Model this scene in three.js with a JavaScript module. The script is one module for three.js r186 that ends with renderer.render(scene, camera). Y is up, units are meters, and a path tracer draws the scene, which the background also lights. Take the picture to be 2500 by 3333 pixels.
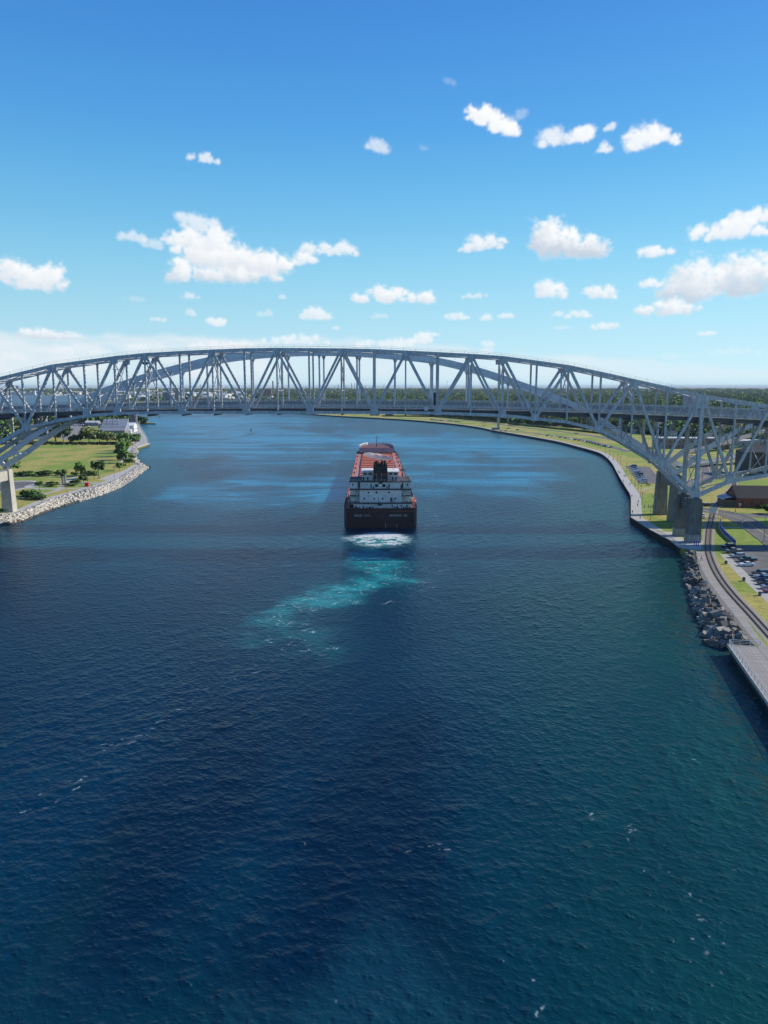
import * as THREE from 'three';
import { mergeGeometries } from 'three/addons/utils/BufferGeometryUtils.js';
import { MarchingCubes } from 'three/addons/objects/MarchingCubes.js';
import { FontLoader } from 'three/addons/loaders/FontLoader.js';
import { TextGeometry } from 'three/addons/geometries/TextGeometry.js';

const rad = THREE.MathUtils.degToRad, clamp = THREE.MathUtils.clamp, lerp = THREE.MathUtils.lerp;
const sstep = (a, b, x) => { const t = clamp((x - a) / (b - a), 0, 1); return t * t * (3 - 2 * t); };
function rngOf(seed) { let s = seed | 0; return () => { s = (s + 0x6d2b79f5) | 0; let t = Math.imul(s ^ (s >>> 15), 1 | s); t = (t + Math.imul(t ^ (t >>> 7), 61 | t)) ^ t; return ((t ^ (t >>> 14)) >>> 0) / 4294967296; }; }

// ---------- camera, sky, sun, exposure ----------
const scene = new THREE.Scene();
const camera = new THREE.PerspectiveCamera(69.75, 768 / 1024, 0.5, 60000);
camera.position.set(0, 60, 0);
camera.rotation.set(rad(-9.7), 0, 0);
const renderer = new THREE.WebGLRenderer({ antialias: true });
renderer.setSize(768, 1024);
renderer.toneMapping = THREE.LinearToneMapping;
renderer.toneMappingExposure = 1.0;
renderer.shadowMap.enabled = true;

const SUN_DIR = new THREE.Vector3(Math.sin(rad(78)) * Math.cos(rad(31)), Math.sin(rad(31)), -Math.cos(rad(78)) * Math.cos(rad(31)));
const sun = new THREE.DirectionalLight(new THREE.Color().setRGB(1.0, 0.93, 0.8), 5);
sun.position.copy(SUN_DIR).multiplyScalar(900).add(new THREE.Vector3(0, 0, -330));
sun.target.position.set(0, 0, -330);
sun.castShadow = true;
Object.assign(sun.shadow.camera, { left: -420, right: 420, top: 420, bottom: -420, near: 10, far: 2200 });
sun.shadow.mapSize.set(4096, 4096);
scene.add(sun, sun.target);

// value noise used by the sky and by the surface textures
const hash2 = (x, y, s) => { let h = Math.imul(x | 0, 374761393) ^ Math.imul(y | 0, 668265263) ^ Math.imul(s | 0, 2147483647 ^ 0x5bd1e995); h = Math.imul(h ^ (h >>> 13), 1274126177); return ((h ^ (h >>> 16)) >>> 0) / 4294967296; };
function vnoise(x, y, s = 0, per = 0) {
  let x0 = Math.floor(x), y0 = Math.floor(y); const fx = x - x0, fy = y - y0; let x1 = x0 + 1, y1 = y0 + 1;
  if (per) { x0 = ((x0 % per) + per) % per; x1 = ((x1 % per) + per) % per; y0 = ((y0 % per) + per) % per; y1 = ((y1 % per) + per) % per; }
  const u = fx * fx * (3 - 2 * fx), v = fy * fy * (3 - 2 * fy);
  const a = hash2(x0, y0, s), b = hash2(x1, y0, s), c = hash2(x0, y1, s), d = hash2(x1, y1, s);
  return a + (b - a) * u + (c - a) * v + (a - b - c + d) * u * v;
}
function fbm(x, y, oct, s = 0, per = 0, gain = 0.5) { let a = 0, w = 1, t = 0; for (let i = 0; i < oct; i++) { a += w * vnoise(x, y, s + i * 17, per); t += w; w *= gain; x *= 2; y *= 2; per *= 2; } return a / t; }

const srgb = (c) => c.map((v) => { v /= 255; return v <= 0.04045 ? v / 12.92 : ((v + 0.055) / 1.055) ** 2.4; });
const SKY = [[-1, [206, 238, 248]], [0, [208, 239, 249]], [1.5, [201, 237, 249]], [4.7, [176, 227, 247]], [8.3, [148, 213, 244]], [11.6, [122, 196, 240]], [15, [101, 179, 235]], [18, [86, 164, 230]], [22, [74, 149, 223]], [26.6, [63, 134, 213]], [40, [44, 104, 192]], [65, [34, 84, 172]], [90, [30, 76, 162]]].map(([e, c]) => [e, srgb(c)]);
function skyAt(el) { let i = 0; while (i < SKY.length - 2 && el > SKY[i + 1][0]) i++; const [e0, a] = SKY[i], [e1, b] = SKY[i + 1], t = clamp((el - e0) / (e1 - e0), 0, 1); return [0, 1, 2].map((k) => a[k] + (b[k] - a[k]) * t); }
// clouds: azimuth, elevation of the middle, half width, half height (degrees), lean, density, greyness of the base
const CL = [
  [-12.28,8.11, 5.6, 1.15, 0, 1, .5], [-12.07,9.2, 4.9, 1.5, -.12, 1, .35], [-13.01,10.29, 3.2, 1.1, -.12, .95, .2], [-13.13,11.3, 2.4, .8, -.25, .7, .1], [-17.95,10.26, 1.7, .5, -.15, .6, .2], [-16.72,9.87, 1.2, .5, -.1, .5, .2], [-6.01,9.22, 1.0, .65, .1, .9, .2], [-4.05,9.89, 2.7, .7, -.1, .85, .2], [-8.57,8.69, 2.4, 1.2, -.1, 1, .35],
  [-25.56,7.26, 3.9, 1.3, -.12, 1, .35], [0.3,6.65, 4.2, .85, 0, 1, .3], [7.22,10.22, 2.1, .72, .12, .9, .3], [12.88,10.2, 3.6, 1.75, -.06, 1, .75], [19.34,9.21, 1.6, .52, .1, .9, .25],
  [25.57,11.11, 2.2, .8, .05, .95, .15], [24.37,10.3, 3.6, .95, 0, .95, .15], [23.9,6.93, 5.8, 1.75, .05, 1, .6], [19.24,7.19, .9, .5, 0, .9, .2], [20.67,5.41, 2.5, .75, 0, 1, .45],
  [12.26,6.89, 1.6, .8, -.12, .95, .3], [15.87,6.62, 1.4, .6, -.1, .9, .25], [6.68,6.61, 1.7, .28, 0, .6, .2], [5.6,5.15, 1.2, .38, 0, .75, .2], [7.74,5.06, .7, .35, 0, .75, .2], [9.11,5.18, .7, .28, 0, .75, .2], [12.92,5.24, .5, .26, 0, .6, .2], [14.34,5.15, 1.2, .36, 0, .8, .2], [16.33,4.29, 1.4, .34, 0, .8, .3], [13.29,4.25, .9, .16, 0, .5, .2], [23.25,3.64, .8, .22, 0, .8, .2],
  [6.95,18.61, 1.15, .75, -.2, 1, .05], [8.02,18.06, 1.7, .85, -.5, 1, .05], [8.85,17.58, 1.0, .6, -.3, .9, .05], [9.64,18.38, .7, .5, .6, .25, 0], [12.45,16.88, 1.5, .75, .1, .75, .05], [11.58,16.79, .9, .7, 0, .35, 0], [14.19,16.96, 1.0, .7, .15, .95, .05], [15.68,16.04, .62, .45, -.1, .8, .05], [15.98,17.3, .38, .34, 0, .75, .05], [18.08,16.4, 1.2, 1.05, .3, .95, .05], [19.5,16.38, 1.2, .6, -.35, .95, .05], [-12.95,15.63, 1.2, .5, -.05, .75, .05], [-0.39,16.69, 1.1, .6, -.4, .6, .05], [4.66,20.59, .6, .3, -.4, .16, 0], [2.88,16.61, .35, .25, 0, .15, 0],
  [-12.34,4.66, 1.1, .5, -.2, .85, .2], [-5.15,5.26, 1.3, .52, -.05, .85, .25], [-14.32,6.45, .9, .28, 0, .6, .2], [-16.6,4.77, .7, .26, -.1, .55, .2], [-14.27,5.25, .45, .3, -.3, .55, .2], [-9,5.35, .9, .33, .05, .4, .2], [-0.33,5.21, .85, .26, 0, .35, .2], [-7.61,6.56, .28, .28, 0, .5, .1], [-3.66,4.32, .3, .2, 0, .6, .1], [-18.18,6.16, 1, .25, -.1, .25, .2],
  [-24.26,3.55, 2.0, .55, 0, .9, .5], [-22.64,3.47, 1.7, .4, -.05, .6, .6], [-23.3,2.47, 1.1, .5, -.1, .45, .1], [-26.24,2.07, 1.2, .4, 0, .4, .1], [-20.73,2.36, 1.3, .34, .05, .45, .1], [-18.04,2.85, 1.1, .3, 0, .4, .1],
  [0.37,3.21, 3.2, .5, .05, .75, .1], [2.66,3.48, 1.1, .62, .25, .85, .15], [3.53,3.88, .8, .22, 0, .7, .05], [7.79,3.18, .7, .26, 0, .5, .05], [7.9,2.7, .45, .6, 0, .4, .05], [-6.64,3.42, 3.6, .5, 0, .75, .1], [-12.13,3.03, 3.5, .45, 0, .6, .1], [20.63,2.1, 2.6, .3, 0, .22, .1], [25.1,2.34, 2.2, .35, 0, .22, .1], [13.87,2.18, 1.6, .22, 0, .15, .1],
];
{ // the same kind of fair-weather clouds all the way round, outside the view as well
  const r = rngOf(77);
  for (let i = 0; i < 190; i++) {
    const az = r() * 360 - 180, el = 2.5 + 30 * Math.pow(r(), 1.7); if (Math.abs(az) < 34 && el < 34) continue;
    const w = (1.0 + 3.2 * r() * r()) * (0.7 + 0.6 * r()); CL.push([az, el, w, w * (0.28 + 0.25 * r()), (r() - 0.5) * 0.3, 0.7 + 0.3 * r(), 0.1 + 0.4 * r()]);
  }
}
function makeSky() {
  const W = 4096, H = 2048, d = new Float32Array(W * H * 4), sa = rad(78), se = rad(31);
  for (let j = 0; j < H; j++) {
    const el = ((j + 0.5) / H - 0.5) * 180, c = skyAt(el), e = rad(el), ce = Math.cos(e), sn = Math.sin(e);
    for (let i = 0; i < W; i++) {
      const az = ((i + 0.5) / W - 0.25) * 2 * Math.PI, o = (j * W + i) * 4;
      const cs = sn * Math.sin(se) + ce * Math.cos(se) * Math.cos(az - sa), g = 0.02 + 0.22 * Math.pow(Math.max(0, cs * 0.5 + 0.5), 6) + 0.5 * Math.pow(Math.max(0, cs), 40), k = 0.88 + 0.28 * Math.max(0, cs * 0.5 + 0.5) ** 2;
      d[o] = c[0] * k + g * 0.16; d[o + 1] = c[1] * k + g * 0.17; d[o + 2] = c[2] * k + g * 0.14; d[o + 3] = 1;
    }
  }
  const deg = 360 / W;
  // thin milky bank along the horizon
  for (let j = H / 2; j < H / 2 + 5.2 / deg; j++) {
    const el = (j + 0.5 - H / 2) * deg;
    for (let i = 0; i < W; i++) {
      const az = ((i + 0.5) / W - 0.25) * 360, o = (j * W + i) * 4;
      const topEdge = 3.1 + 1.1 * fbm(az * 0.09 + 40, 3, 3, 5) + 0.5 * fbm(az * 0.8, 7, 3, 9) - 0.09 * Math.max(0, Math.min(30, az + 2)), a = (0.42 + 0.4 * sstep(6, -12, az) * sstep(-60, -35, az) * sstep(0.36, 0.6, fbm(az * 0.3 + 4, el * 0.9, 4, 33))) * sstep(topEdge, topEdge - 0.5, el) * sstep(-0.2, 1.2, el) * (0.45 + 0.9 * fbm(az * 0.35, el * 1.4, 4, 21));
      const w = [0.86, 0.9, 0.95];
      for (let k = 0; k < 3; k++) d[o + k] = lerp(d[o + k], w[k], clamp(a, 0, 0.8));
    }
  }
  for (const [az0, el0, hw, hh, lean, dens, grey] of CL) {
    const j0 = Math.floor((el0 - hh * 2.2) / deg + H / 2), j1 = Math.ceil((el0 + hh * 2.4) / deg + H / 2), cw = hw * 1.6 / Math.cos(rad(el0)), i0 = Math.floor((az0 - cw) / deg + W / 4), i1 = Math.ceil((az0 + cw) / deg + W / 4), seed = Math.floor((az0 + 200) * 37 + el0 * 91);
    // a heap of rounded billows on a flat base; the outline is frayed by noise
    const r = rngOf(seed), N = Math.round(clamp(7 + 7 * hw / hh, 9, 30)), puffs = [], fs = 1 / clamp(hh, 0.3, 1.1);
    for (let k = 0; k < N; k++) { const u = (r() + r() - 1) * 0.92, env = Math.sqrt(1 - u * u), rr = hh * (0.34 + 0.42 * r()) * (0.45 + 0.55 * env), up = -0.5 + (0.1 + 1.05 * r() ** 1.3) * env; puffs.push([u * hw * 0.92, lean * u * hw * 0.6 + up * hh * 0.8, rr * (1 + 0.5 * r())]); }
    const base = -hh * 0.78;
    for (let j = Math.max(j0, H / 2 + 1); j <= Math.min(j1, H - 1); j++) for (let i = i0; i <= i1; i++) {
      const el = (j + 0.5 - H / 2) * deg, az = (i + 0.5 - W / 4) * deg, X = (az - az0) * Math.cos(rad(el)), Y = el - el0;
      const n1 = fbm(X * fs * 1.3 + 7, Y * fs * 1.8, 4, seed + 3, 0, 0.55) - 0.5, n2 = fbm(X * fs * 1.6, Y * fs * 1.8 + 9, 4, seed + 8, 0, 0.55) - 0.5, n3 = fbm(X * fs * 5, Y * fs * 5.5, 4, seed + 14, 0, 0.6) - 0.5, x = X + n1 * 0.75 * hh, y = Y + n2 * 0.6 * hh;
      let best = -9, ws = 0, nx = 0, ny = 0, nz = 0;
      for (const [px, py, pr] of puffs) { const dx = (x - px) / pr, dy = (y - py) / (pr * 0.85), d2 = dx * dx + dy * dy, q = 1 - Math.sqrt(d2); if (q > best) best = q; if (q > -0.15) { const hgt = Math.sqrt(Math.max(0, 1.2 - d2)) * pr / hh, w = Math.exp(7 * hgt); ws += w; nx += w * dx; ny += w * dy; nz += w * Math.sqrt(Math.max(0.05, 1.2 - d2)); } }
      const lean2 = Y - lean * X * 0.6, cut = sstep(base - 0.1 * hh, base + 0.42 * hh, lean2 + n1 * 0.3 * hh), q = Math.min(best, best * 0.4 + 0.6 * cut) + n3 * 0.75 + n1 * 0.2 - 0.35 * (1 - cut) + 0.02; if (q <= 0) continue;
      const a = clamp(dens * Math.pow(sstep(0.0, 0.72 + 0.2 * (1 - dens), q), 1.15), 0, 1), l = ws ? (nx * 0.42 + ny * 0.68 + nz * 0.5) / (Math.hypot(nx, ny, nz) + 1e-6) : 0.6;
      const sh = clamp((0.22 + grey) * (0.8 * sstep(0.95, 0.1, l + n3 * 0.4) + 1.0 * grey * sstep(0.35 * hh, base, lean2 + n2 * 0.5 * hh)), 0, 1) * sstep(0.0, 0.5, q);
      const w = [lerp(1.0, 0.6, sh), lerp(1.01, 0.68, sh), lerp(1.02, 0.78, sh)], o = (j * W + ((i % W) + W) % W) * 4, hz = clamp(1 - el / 9, 0, 1) * 0.2;
      for (let k = 0; k < 3; k++) d[o + k] = lerp(d[o + k], lerp(w[k], d[o + k], hz), a);
    }
  }
  const t = new THREE.DataTexture(d, W, H, THREE.RGBAFormat, THREE.FloatType);
  t.mapping = THREE.EquirectangularReflectionMapping; t.magFilter = THREE.LinearFilter; t.needsUpdate = true;
  return t;
}
const skyTexture = makeSky();
scene.background = skyTexture; scene.environment = skyTexture;
console.log('sky');

// ---------- helpers ----------
const V = (x, y, z) => new THREE.Vector3(x, y, z);
const taken = new Map();
function numbered(name) { const n = taken.get(name) ?? 0; taken.set(name, n + 1); return n ? name + '_' + String(n).padStart(3, '0') : name; }
function tag(o, label, category, group, kind) { if (label) o.userData.label = label; if (category) o.userData.category = category; if (group) o.userData.group = group; if (kind) o.userData.kind = kind; return o; }
function thing(name, label, category, [x, y, z] = [0, 0, 0], turn = 0, group) { const o = new THREE.Group(); o.name = numbered(name); o.position.set(x, y, z); o.rotation.y = turn; tag(o, label, category, group); scene.add(o); return o; }
function copyOf(root, [x, y, z], turn, label, group) { const r = root.clone(); r.name = numbered(root.name.replace(/_\d{3}$/, '')); r.userData = { ...root.userData }; r.position.set(x, y, z); r.rotation.y = turn; tag(r, label, null, group); scene.add(r); return r; }
const ORD = ['first', 'second', 'third', 'fourth', 'fifth', 'sixth', 'seventh', 'eighth', 'ninth', 'tenth', 'eleventh', 'twelfth', 'thirteenth', 'fourteenth', 'fifteenth', 'sixteenth', 'seventeenth', 'eighteenth', 'nineteenth', 'twentieth', 'twenty-first', 'twenty-second', 'twenty-third', 'twenty-fourth', 'twenty-fifth', 'twenty-sixth', 'twenty-seventh', 'twenty-eighth', 'twenty-ninth', 'thirtieth'];

class MB { // collects faces in metres; uv follow the largest axis of the normal
  constructor() { this.p = []; this.n = []; this.u = []; }
  vert(a, n, k) { this.p.push(a.x, a.y, a.z); this.n.push(n.x, n.y, n.z); if (k === 1) this.u.push(a.x, a.z); else if (k === 0) this.u.push(a.z, a.y); else this.u.push(a.x, a.y); }
  tri(a, b, c, na, nb, nc) {
    const fn = b.clone().sub(a).cross(c.clone().sub(a)); if (fn.lengthSq() < 1e-14) return this; fn.normalize();
    const ax = Math.abs(fn.x), ay = Math.abs(fn.y), az = Math.abs(fn.z), k = ay >= ax && ay >= az ? 1 : ax >= az ? 0 : 2;
    this.vert(a, na ?? fn, k); this.vert(b, nb ?? fn, k); this.vert(c, nc ?? fn, k); return this;
  }
  quad(a, b, c, d) { return this.tri(a, b, c).tri(a, c, d); }
  hexa(c) { // eight corners: 0-3 bottom ring, 4-7 top ring, both counter-clockwise seen from above
    return this.quad(c[3], c[2], c[1], c[0]).quad(c[4], c[5], c[6], c[7]).quad(c[0], c[1], c[5], c[4]).quad(c[1], c[2], c[6], c[5]).quad(c[2], c[3], c[7], c[6]).quad(c[3], c[0], c[4], c[7]);
  }
  box(x, y, z, w, h, d, turn = 0, taper = 1) { // x, z the middle, y the base
    const cs = Math.cos(turn), sn = Math.sin(turn), q = (a, b, yy, k) => V(x + (a * cs + b * sn) * k, yy, z + (-a * sn + b * cs) * k), hw = w / 2, hd = d / 2;
    return this.hexa([q(-hw, hd, y, 1), q(hw, hd, y, 1), q(hw, -hd, y, 1), q(-hw, -hd, y, 1), q(-hw, hd, y + h, taper), q(hw, hd, y + h, taper), q(hw, -hd, y + h, taper), q(-hw, -hd, y + h, taper)]);
  }
  beam(a, b, w, h, up = V(0, 0, 1)) { // w along up, h across
    const d = b.clone().sub(a).normalize(); let s = up.clone().cross(d); if (s.lengthSq() < 1e-6) s = V(1, 0, 0).cross(d); s.normalize(); const t = d.clone().cross(s).normalize();
    const q = (o, i, j) => o.clone().addScaledVector(s, i * h / 2).addScaledVector(t, j * w / 2);
    return this.hexa([q(a, 1, -1), q(a, 1, 1), q(a, -1, 1), q(a, -1, -1), q(b, 1, -1), q(b, 1, 1), q(b, -1, 1), q(b, -1, -1)].map((v) => v));
  }
  hbeam(a, b, w, h, up = V(0, 0, 1)) { // H section: two flanges (spread along up) and a web
    const d = b.clone().sub(a).normalize(); let s = up.clone().cross(d); if (s.lengthSq() < 1e-6) s = V(1, 0, 0).cross(d); s.normalize(); const t = d.clone().cross(s).normalize(), f = Math.min(0.12, w * 0.16);
    for (const k of [-1, 1]) { const o = t.clone().multiplyScalar(k * (w / 2 - f / 2)); this.beam(a.clone().add(o), b.clone().add(o), f, h, up); }
    return this.beam(a, b, w - f * 2, h * 0.3, up);
  }
  cyl(a, b, r0, r1, n = 8, caps = true) {
    const d = b.clone().sub(a).normalize(), s = Math.abs(d.y) > 0.9 ? V(1, 0, 0) : V(0, 1, 0).cross(d).normalize(), t = d.clone().cross(s).normalize(); s.copy(t.clone().cross(d));
    for (let i = 0; i < n; i++) {
      const A = i / n * 2 * Math.PI, B = (i + 1) / n * 2 * Math.PI, na = s.clone().multiplyScalar(Math.cos(A)).addScaledVector(t, Math.sin(A)), nb = s.clone().multiplyScalar(Math.cos(B)).addScaledVector(t, Math.sin(B));
      const p0 = a.clone().addScaledVector(na, r0), p1 = a.clone().addScaledVector(nb, r0), p2 = b.clone().addScaledVector(nb, r1), p3 = b.clone().addScaledVector(na, r1);
      this.tri(p0, p1, p2, na, nb, nb).tri(p0, p2, p3, na, nb, na);
      if (caps) { this.tri(b, p3, p2); this.tri(a, p1, p0); }
    }
    return this;
  }
  geo(g, m) { const q = (g.index ? g.toNonIndexed() : g.clone()); if (m) q.applyMatrix4(m); const p = q.attributes.position, n = q.attributes.normal, w = V(0, 0, 0), e = V(0, 0, 0); for (let i = 0; i < p.count; i++) { w.fromBufferAttribute(p, i); e.fromBufferAttribute(n, i); const ax = Math.abs(e.x), ay = Math.abs(e.y), az = Math.abs(e.z); this.vert(w, e, ay >= ax && ay >= az ? 1 : ax >= az ? 0 : 2); } return this; }
  flat(pts, y) { // polygon of [x, z] lying at y
    const c = pts.map(([x, z]) => new THREE.Vector2(x, -z)); if (THREE.ShapeUtils.isClockWise(c)) c.reverse();
    for (const [i, j, k] of THREE.ShapeUtils.triangulateShape(c, [])) this.tri(V(c[i].x, y, -c[i].y), V(c[j].x, y, -c[j].y), V(c[k].x, y, -c[k].y));
    return this;
  }
  slab(pts, y0, y1) { // polygon with sides
    const c = pts.map(([x, z]) => [x, z]); if (THREE.ShapeUtils.isClockWise(c.map(([x, z]) => new THREE.Vector2(x, -z)))) c.reverse();
    this.flat(c, y1);
    for (let i = 0; i < c.length; i++) { const [x0, z0] = c[i], [x1, z1] = c[(i + 1) % c.length]; this.quad(V(x0, y0, z0), V(x1, y0, z1), V(x1, y1, z1), V(x0, y1, z0)); }
    return this;
  }
  strip(a, b, ya, yb = ya) { // between two lines of [x, z] of equal length
    for (let i = 0; i + 1 < a.length; i++) { const g = (q, y) => V(q[0], y, q[1]), A = g(a[i], ya), B = g(a[i + 1], ya), C = g(b[i + 1], yb), D = g(b[i], yb); if (B.clone().sub(A).cross(D.clone().sub(A)).y >= 0 || ya !== yb) this.quad(A, B, C, D); else this.quad(D, C, B, A); }
    return this;
  }
  done() { const g = new THREE.BufferGeometry(); g.setAttribute('position', new THREE.Float32BufferAttribute(this.p, 3)); g.setAttribute('normal', new THREE.Float32BufferAttribute(this.n, 3)); g.setAttribute('uv', new THREE.Float32BufferAttribute(this.u, 2)); return g; }
  build(name, mat, parent) { const m = new THREE.Mesh(this.done(), mat); m.name = parent && parent !== scene ? name : numbered(name); (parent ?? scene).add(m); return m; }
}
function curve(pts, n) { // smooth line through [x, z]
  return new THREE.CatmullRomCurve3(pts.map(([x, z]) => V(x, 0, z)), false, 'centripetal').getPoints(n).map((p) => [p.x, p.z]);
}
function shift(pts, d) { // parallel line, d metres to the right of the way the line runs
  return pts.map((p, i) => { const a = pts[Math.max(0, i - 1)], b = pts[Math.min(pts.length - 1, i + 1)], dx = b[0] - a[0], dz = b[1] - a[1], l = Math.hypot(dx, dz) || 1; return [p[0] - dz / l * d, p[1] + dx / l * d]; });
}
function interp(tab, x) { let i = 0; while (i < tab.length - 2 && x > tab[i + 1][0]) i++; const [x0, y0] = tab[i], [x1, y1] = tab[i + 1]; return y0 + (y1 - y0) * (x - x0) / (x1 - x0); }
function inside([x, z], poly) { let c = false; for (let i = 0, j = poly.length - 1; i < poly.length; j = i++) { const [xi, zi] = poly[i], [xj, zj] = poly[j]; if ((zi > z) !== (zj > z) && x < (xj - xi) * (z - zi) / (zj - zi) + xi) c = !c; } return c; }

// ---------- textures and materials ----------
function tex(size, fn, metres, isColor = true) { // fn(u, v) -> grey or [r, g, b] in 0..1 (sRGB)
  const d = new Uint8Array(size * size * 4);
  for (let j = 0; j < size; j++) for (let i = 0; i < size; i++) { const v = fn(i / size, j / size), o = (j * size + i) * 4; for (let k = 0; k < 3; k++) d[o + k] = clamp((v.length ? v[k] : v) * 255, 0, 255); d[o + 3] = 255; }
  const t = new THREE.DataTexture(d, size, size, THREE.RGBAFormat); t.wrapS = t.wrapT = THREE.RepeatWrapping; t.magFilter = THREE.LinearFilter; t.minFilter = THREE.LinearMipmapLinearFilter; t.generateMipmaps = true;
  if (isColor) t.colorSpace = THREE.SRGBColorSpace; t.repeat.set(1 / metres, 1 / metres); t.needsUpdate = true; return t;
}
function scaled(t, m, m2 = m) { const c = t.clone(); c.repeat.set(1 / m, 1 / m2); c.needsUpdate = true; return c; }
const T = {};
T.mottle = tex(512, (u, v) => 0.74 + 0.26 * (0.6 * fbm(u * 8, v * 8, 5, 1, 8) + 0.4 * vnoise(u * 128, v * 128, 7, 128)) + 0.06, 9);
T.streak = tex(512, (u, v) => 0.62 + 0.42 * (0.65 * fbm(u * 40, v * 3, 4, 3, 0) + 0.35 * fbm(u * 8, v * 8, 4, 11, 8)), 12);
T.rough = tex(512, (u, v) => fbm(u * 16, v * 16, 5, 31, 16), 4, false);
T.grass = tex(1024, (u, v) => { const a = fbm(u * 6, v * 6, 5, 41, 6), b = fbm(u * 64, v * 64, 3, 43, 64), c = vnoise(u * 512, v * 512, 47, 512), y = sstep(0.36, 0.6, a), g = 0.72 + 0.28 * b + 0.16 * (c - 0.5); return [lerp(0.56, 0.74, y) * g, lerp(0.65, 0.69, y) * g, lerp(0.22, 0.34, y) * g]; }, 90);
T.asphalt = tex(512, (u, v) => { const a = 0.7 + 0.3 * fbm(u * 6, v * 6, 5, 51, 6), b = vnoise(u * 256, v * 256, 53, 256); const crack = Math.abs(fbm(u * 10, v * 10, 3, 57, 10) - 0.5) < 0.006 ? 0.75 : 1; return clamp((0.93 * a + 0.12 * b) * crack, 0, 1); }, 24);
T.gravel = tex(512, (u, v) => 0.6 + 0.4 * vnoise(u * 128, v * 128, 61, 128) * (0.6 + 0.4 * fbm(u * 8, v * 8, 3, 63, 8)), 6);
T.wood = tex(512, (u, v) => { const p = Math.floor(v * 32), s = hash2(p, 3, 9); return (0.8 + 0.2 * s) * (0.88 + 0.12 * fbm(u * 6 + s * 50, v * 120, 3, 71)); }, 8);
const col = (r, g, b) => new THREE.Color().setRGB(r, g, b);
function mat(r, g, b, o = {}) { const { tx, m, ...rest } = o; const k = new (rest.transmission || rest.clearcoat || rest.ior ? THREE.MeshPhysicalMaterial : THREE.MeshStandardMaterial)({ color: col(r, g, b), roughness: 0.85, metalness: 0, ...rest }); if (tx) k.map = m ? scaled(T[tx], m) : T[tx]; return k; }
const M = {
  steel: mat(0.68, 0.71, 0.73, { tx: 'streak', roughness: 0.55 }), steelFar: mat(0.76, 0.78, 0.78, { tx: 'mottle', roughness: 0.55 }), steelDark: mat(0.12, 0.13, 0.15, { tx: 'mottle', roughness: 0.6 }), galv: mat(0.6, 0.62, 0.62, { tx: 'mottle', m: 3, roughness: 0.45, metalness: 0.3 }),
  deck: mat(0.2, 0.2, 0.2, { tx: 'asphalt' }), fascia: mat(0.5, 0.51, 0.51, { tx: 'streak' }), girder: mat(0.1, 0.11, 0.12, { tx: 'mottle', roughness: 0.7 }),
  pierOld: mat(0.25, 0.235, 0.21, { tx: 'streak', bumpMap: T.rough, bumpScale: 0.03 }), pierBase: mat(0.42, 0.41, 0.38, { tx: 'streak' }), pierNew: mat(0.5, 0.475, 0.42, { tx: 'mottle' }), pierMid: mat(0.33, 0.31, 0.27, { tx: 'streak' }),
  grass: mat(1, 1, 1, { tx: 'grass', roughness: 1 }), asphalt: mat(0.2, 0.19, 0.185, { tx: 'asphalt', roughness: 0.95 }), concrete: mat(0.56, 0.53, 0.47, { tx: 'mottle', m: 14 }), walk: mat(0.5, 0.47, 0.41, { tx: 'mottle', m: 11 }), gravel: mat(0.33, 0.31, 0.28, { tx: 'gravel' }), ballast: mat(0.58, 0.52, 0.4, { tx: 'gravel', m: 9 }),
  kerb: mat(0.55, 0.52, 0.45, { tx: 'mottle' }), paint: mat(0.75, 0.74, 0.7), paintYellow: mat(0.62, 0.47, 0.12), rust: mat(0.1, 0.055, 0.04, { tx: 'mottle', roughness: 0.8 }), wall: mat(0.045, 0.042, 0.042, { tx: 'streak', roughness: 0.8 }),
  wood: mat(0.46, 0.42, 0.37, { tx: 'wood' }), timber: mat(0.12, 0.1, 0.085, { tx: 'wood' }), black: mat(0.015, 0.015, 0.017, { roughness: 0.6 }), white: mat(0.74, 0.74, 0.73, { tx: 'mottle', m: 5 }), glass: mat(0.02, 0.025, 0.03, { roughness: 0.08, ior: 1.5 }),
  brick: mat(0.24, 0.09, 0.07, { tx: 'mottle', m: 2 }), roofDark: mat(0.055, 0.055, 0.06, { tx: 'gravel', m: 3 }), roofGrey: mat(0.4, 0.44, 0.49, { tx: 'streak', roughness: 0.5 }), roofBrown: mat(0.28, 0.19, 0.14, { tx: 'gravel', m: 3 }),
  trunk: mat(0.11, 0.085, 0.065, { tx: 'streak', m: 2 }), blue: mat(0.03, 0.045, 0.3, { roughness: 0.5 }), red: mat(0.5, 0.04, 0.03, { roughness: 0.5 }), rubber: mat(0.02, 0.02, 0.02, { roughness: 0.9 }), orange: mat(0.5, 0.085, 0.025, { roughness: 0.45 }),
};
console.log('materials');

// ---------- land outlines ----------
const SHORE_R = [[-9000, -5700], [-2900, -5400], [-2050, -5200], [-1650, -4200], [-1180, -3000], [-850, -2500], [-480, -2000], [-166.89,-1597.89], [-95.13,-1480.1], [-26.06,-1396.21], [27.52,-1326.26], [77.06,-1237.3], [114.28,-1146.15], [137.44,-1056.12], [148.88,-974.99], [171.36,-865.93], [185.16,-784.33], [189.38,-710.76], [190.43,-650.58], [183.32,-602.29], [172.98,-553.81], [162.66,-512.45], [150.12,-462.21], [140.15,-420.8], [132.6,-390.51], [122.27,-358.4], [110.8,-323.87]];
const WALL_PTS = SHORE_R.slice(7);
const wallLine = [...curve(WALL_PTS, 150), [109.02,-293.3], [109.28,-275.09], [107.47,-260.48]];
const ROCK_IN = [[110.52,-254.46], [103.33,-235.33], [97.87,-219.9], [94.26,-206.62], [92.32,-196.87], [89.76,-187.14], [87.74,-177.3], [86.02,-168.61], [84.22,-161.94]];
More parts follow.
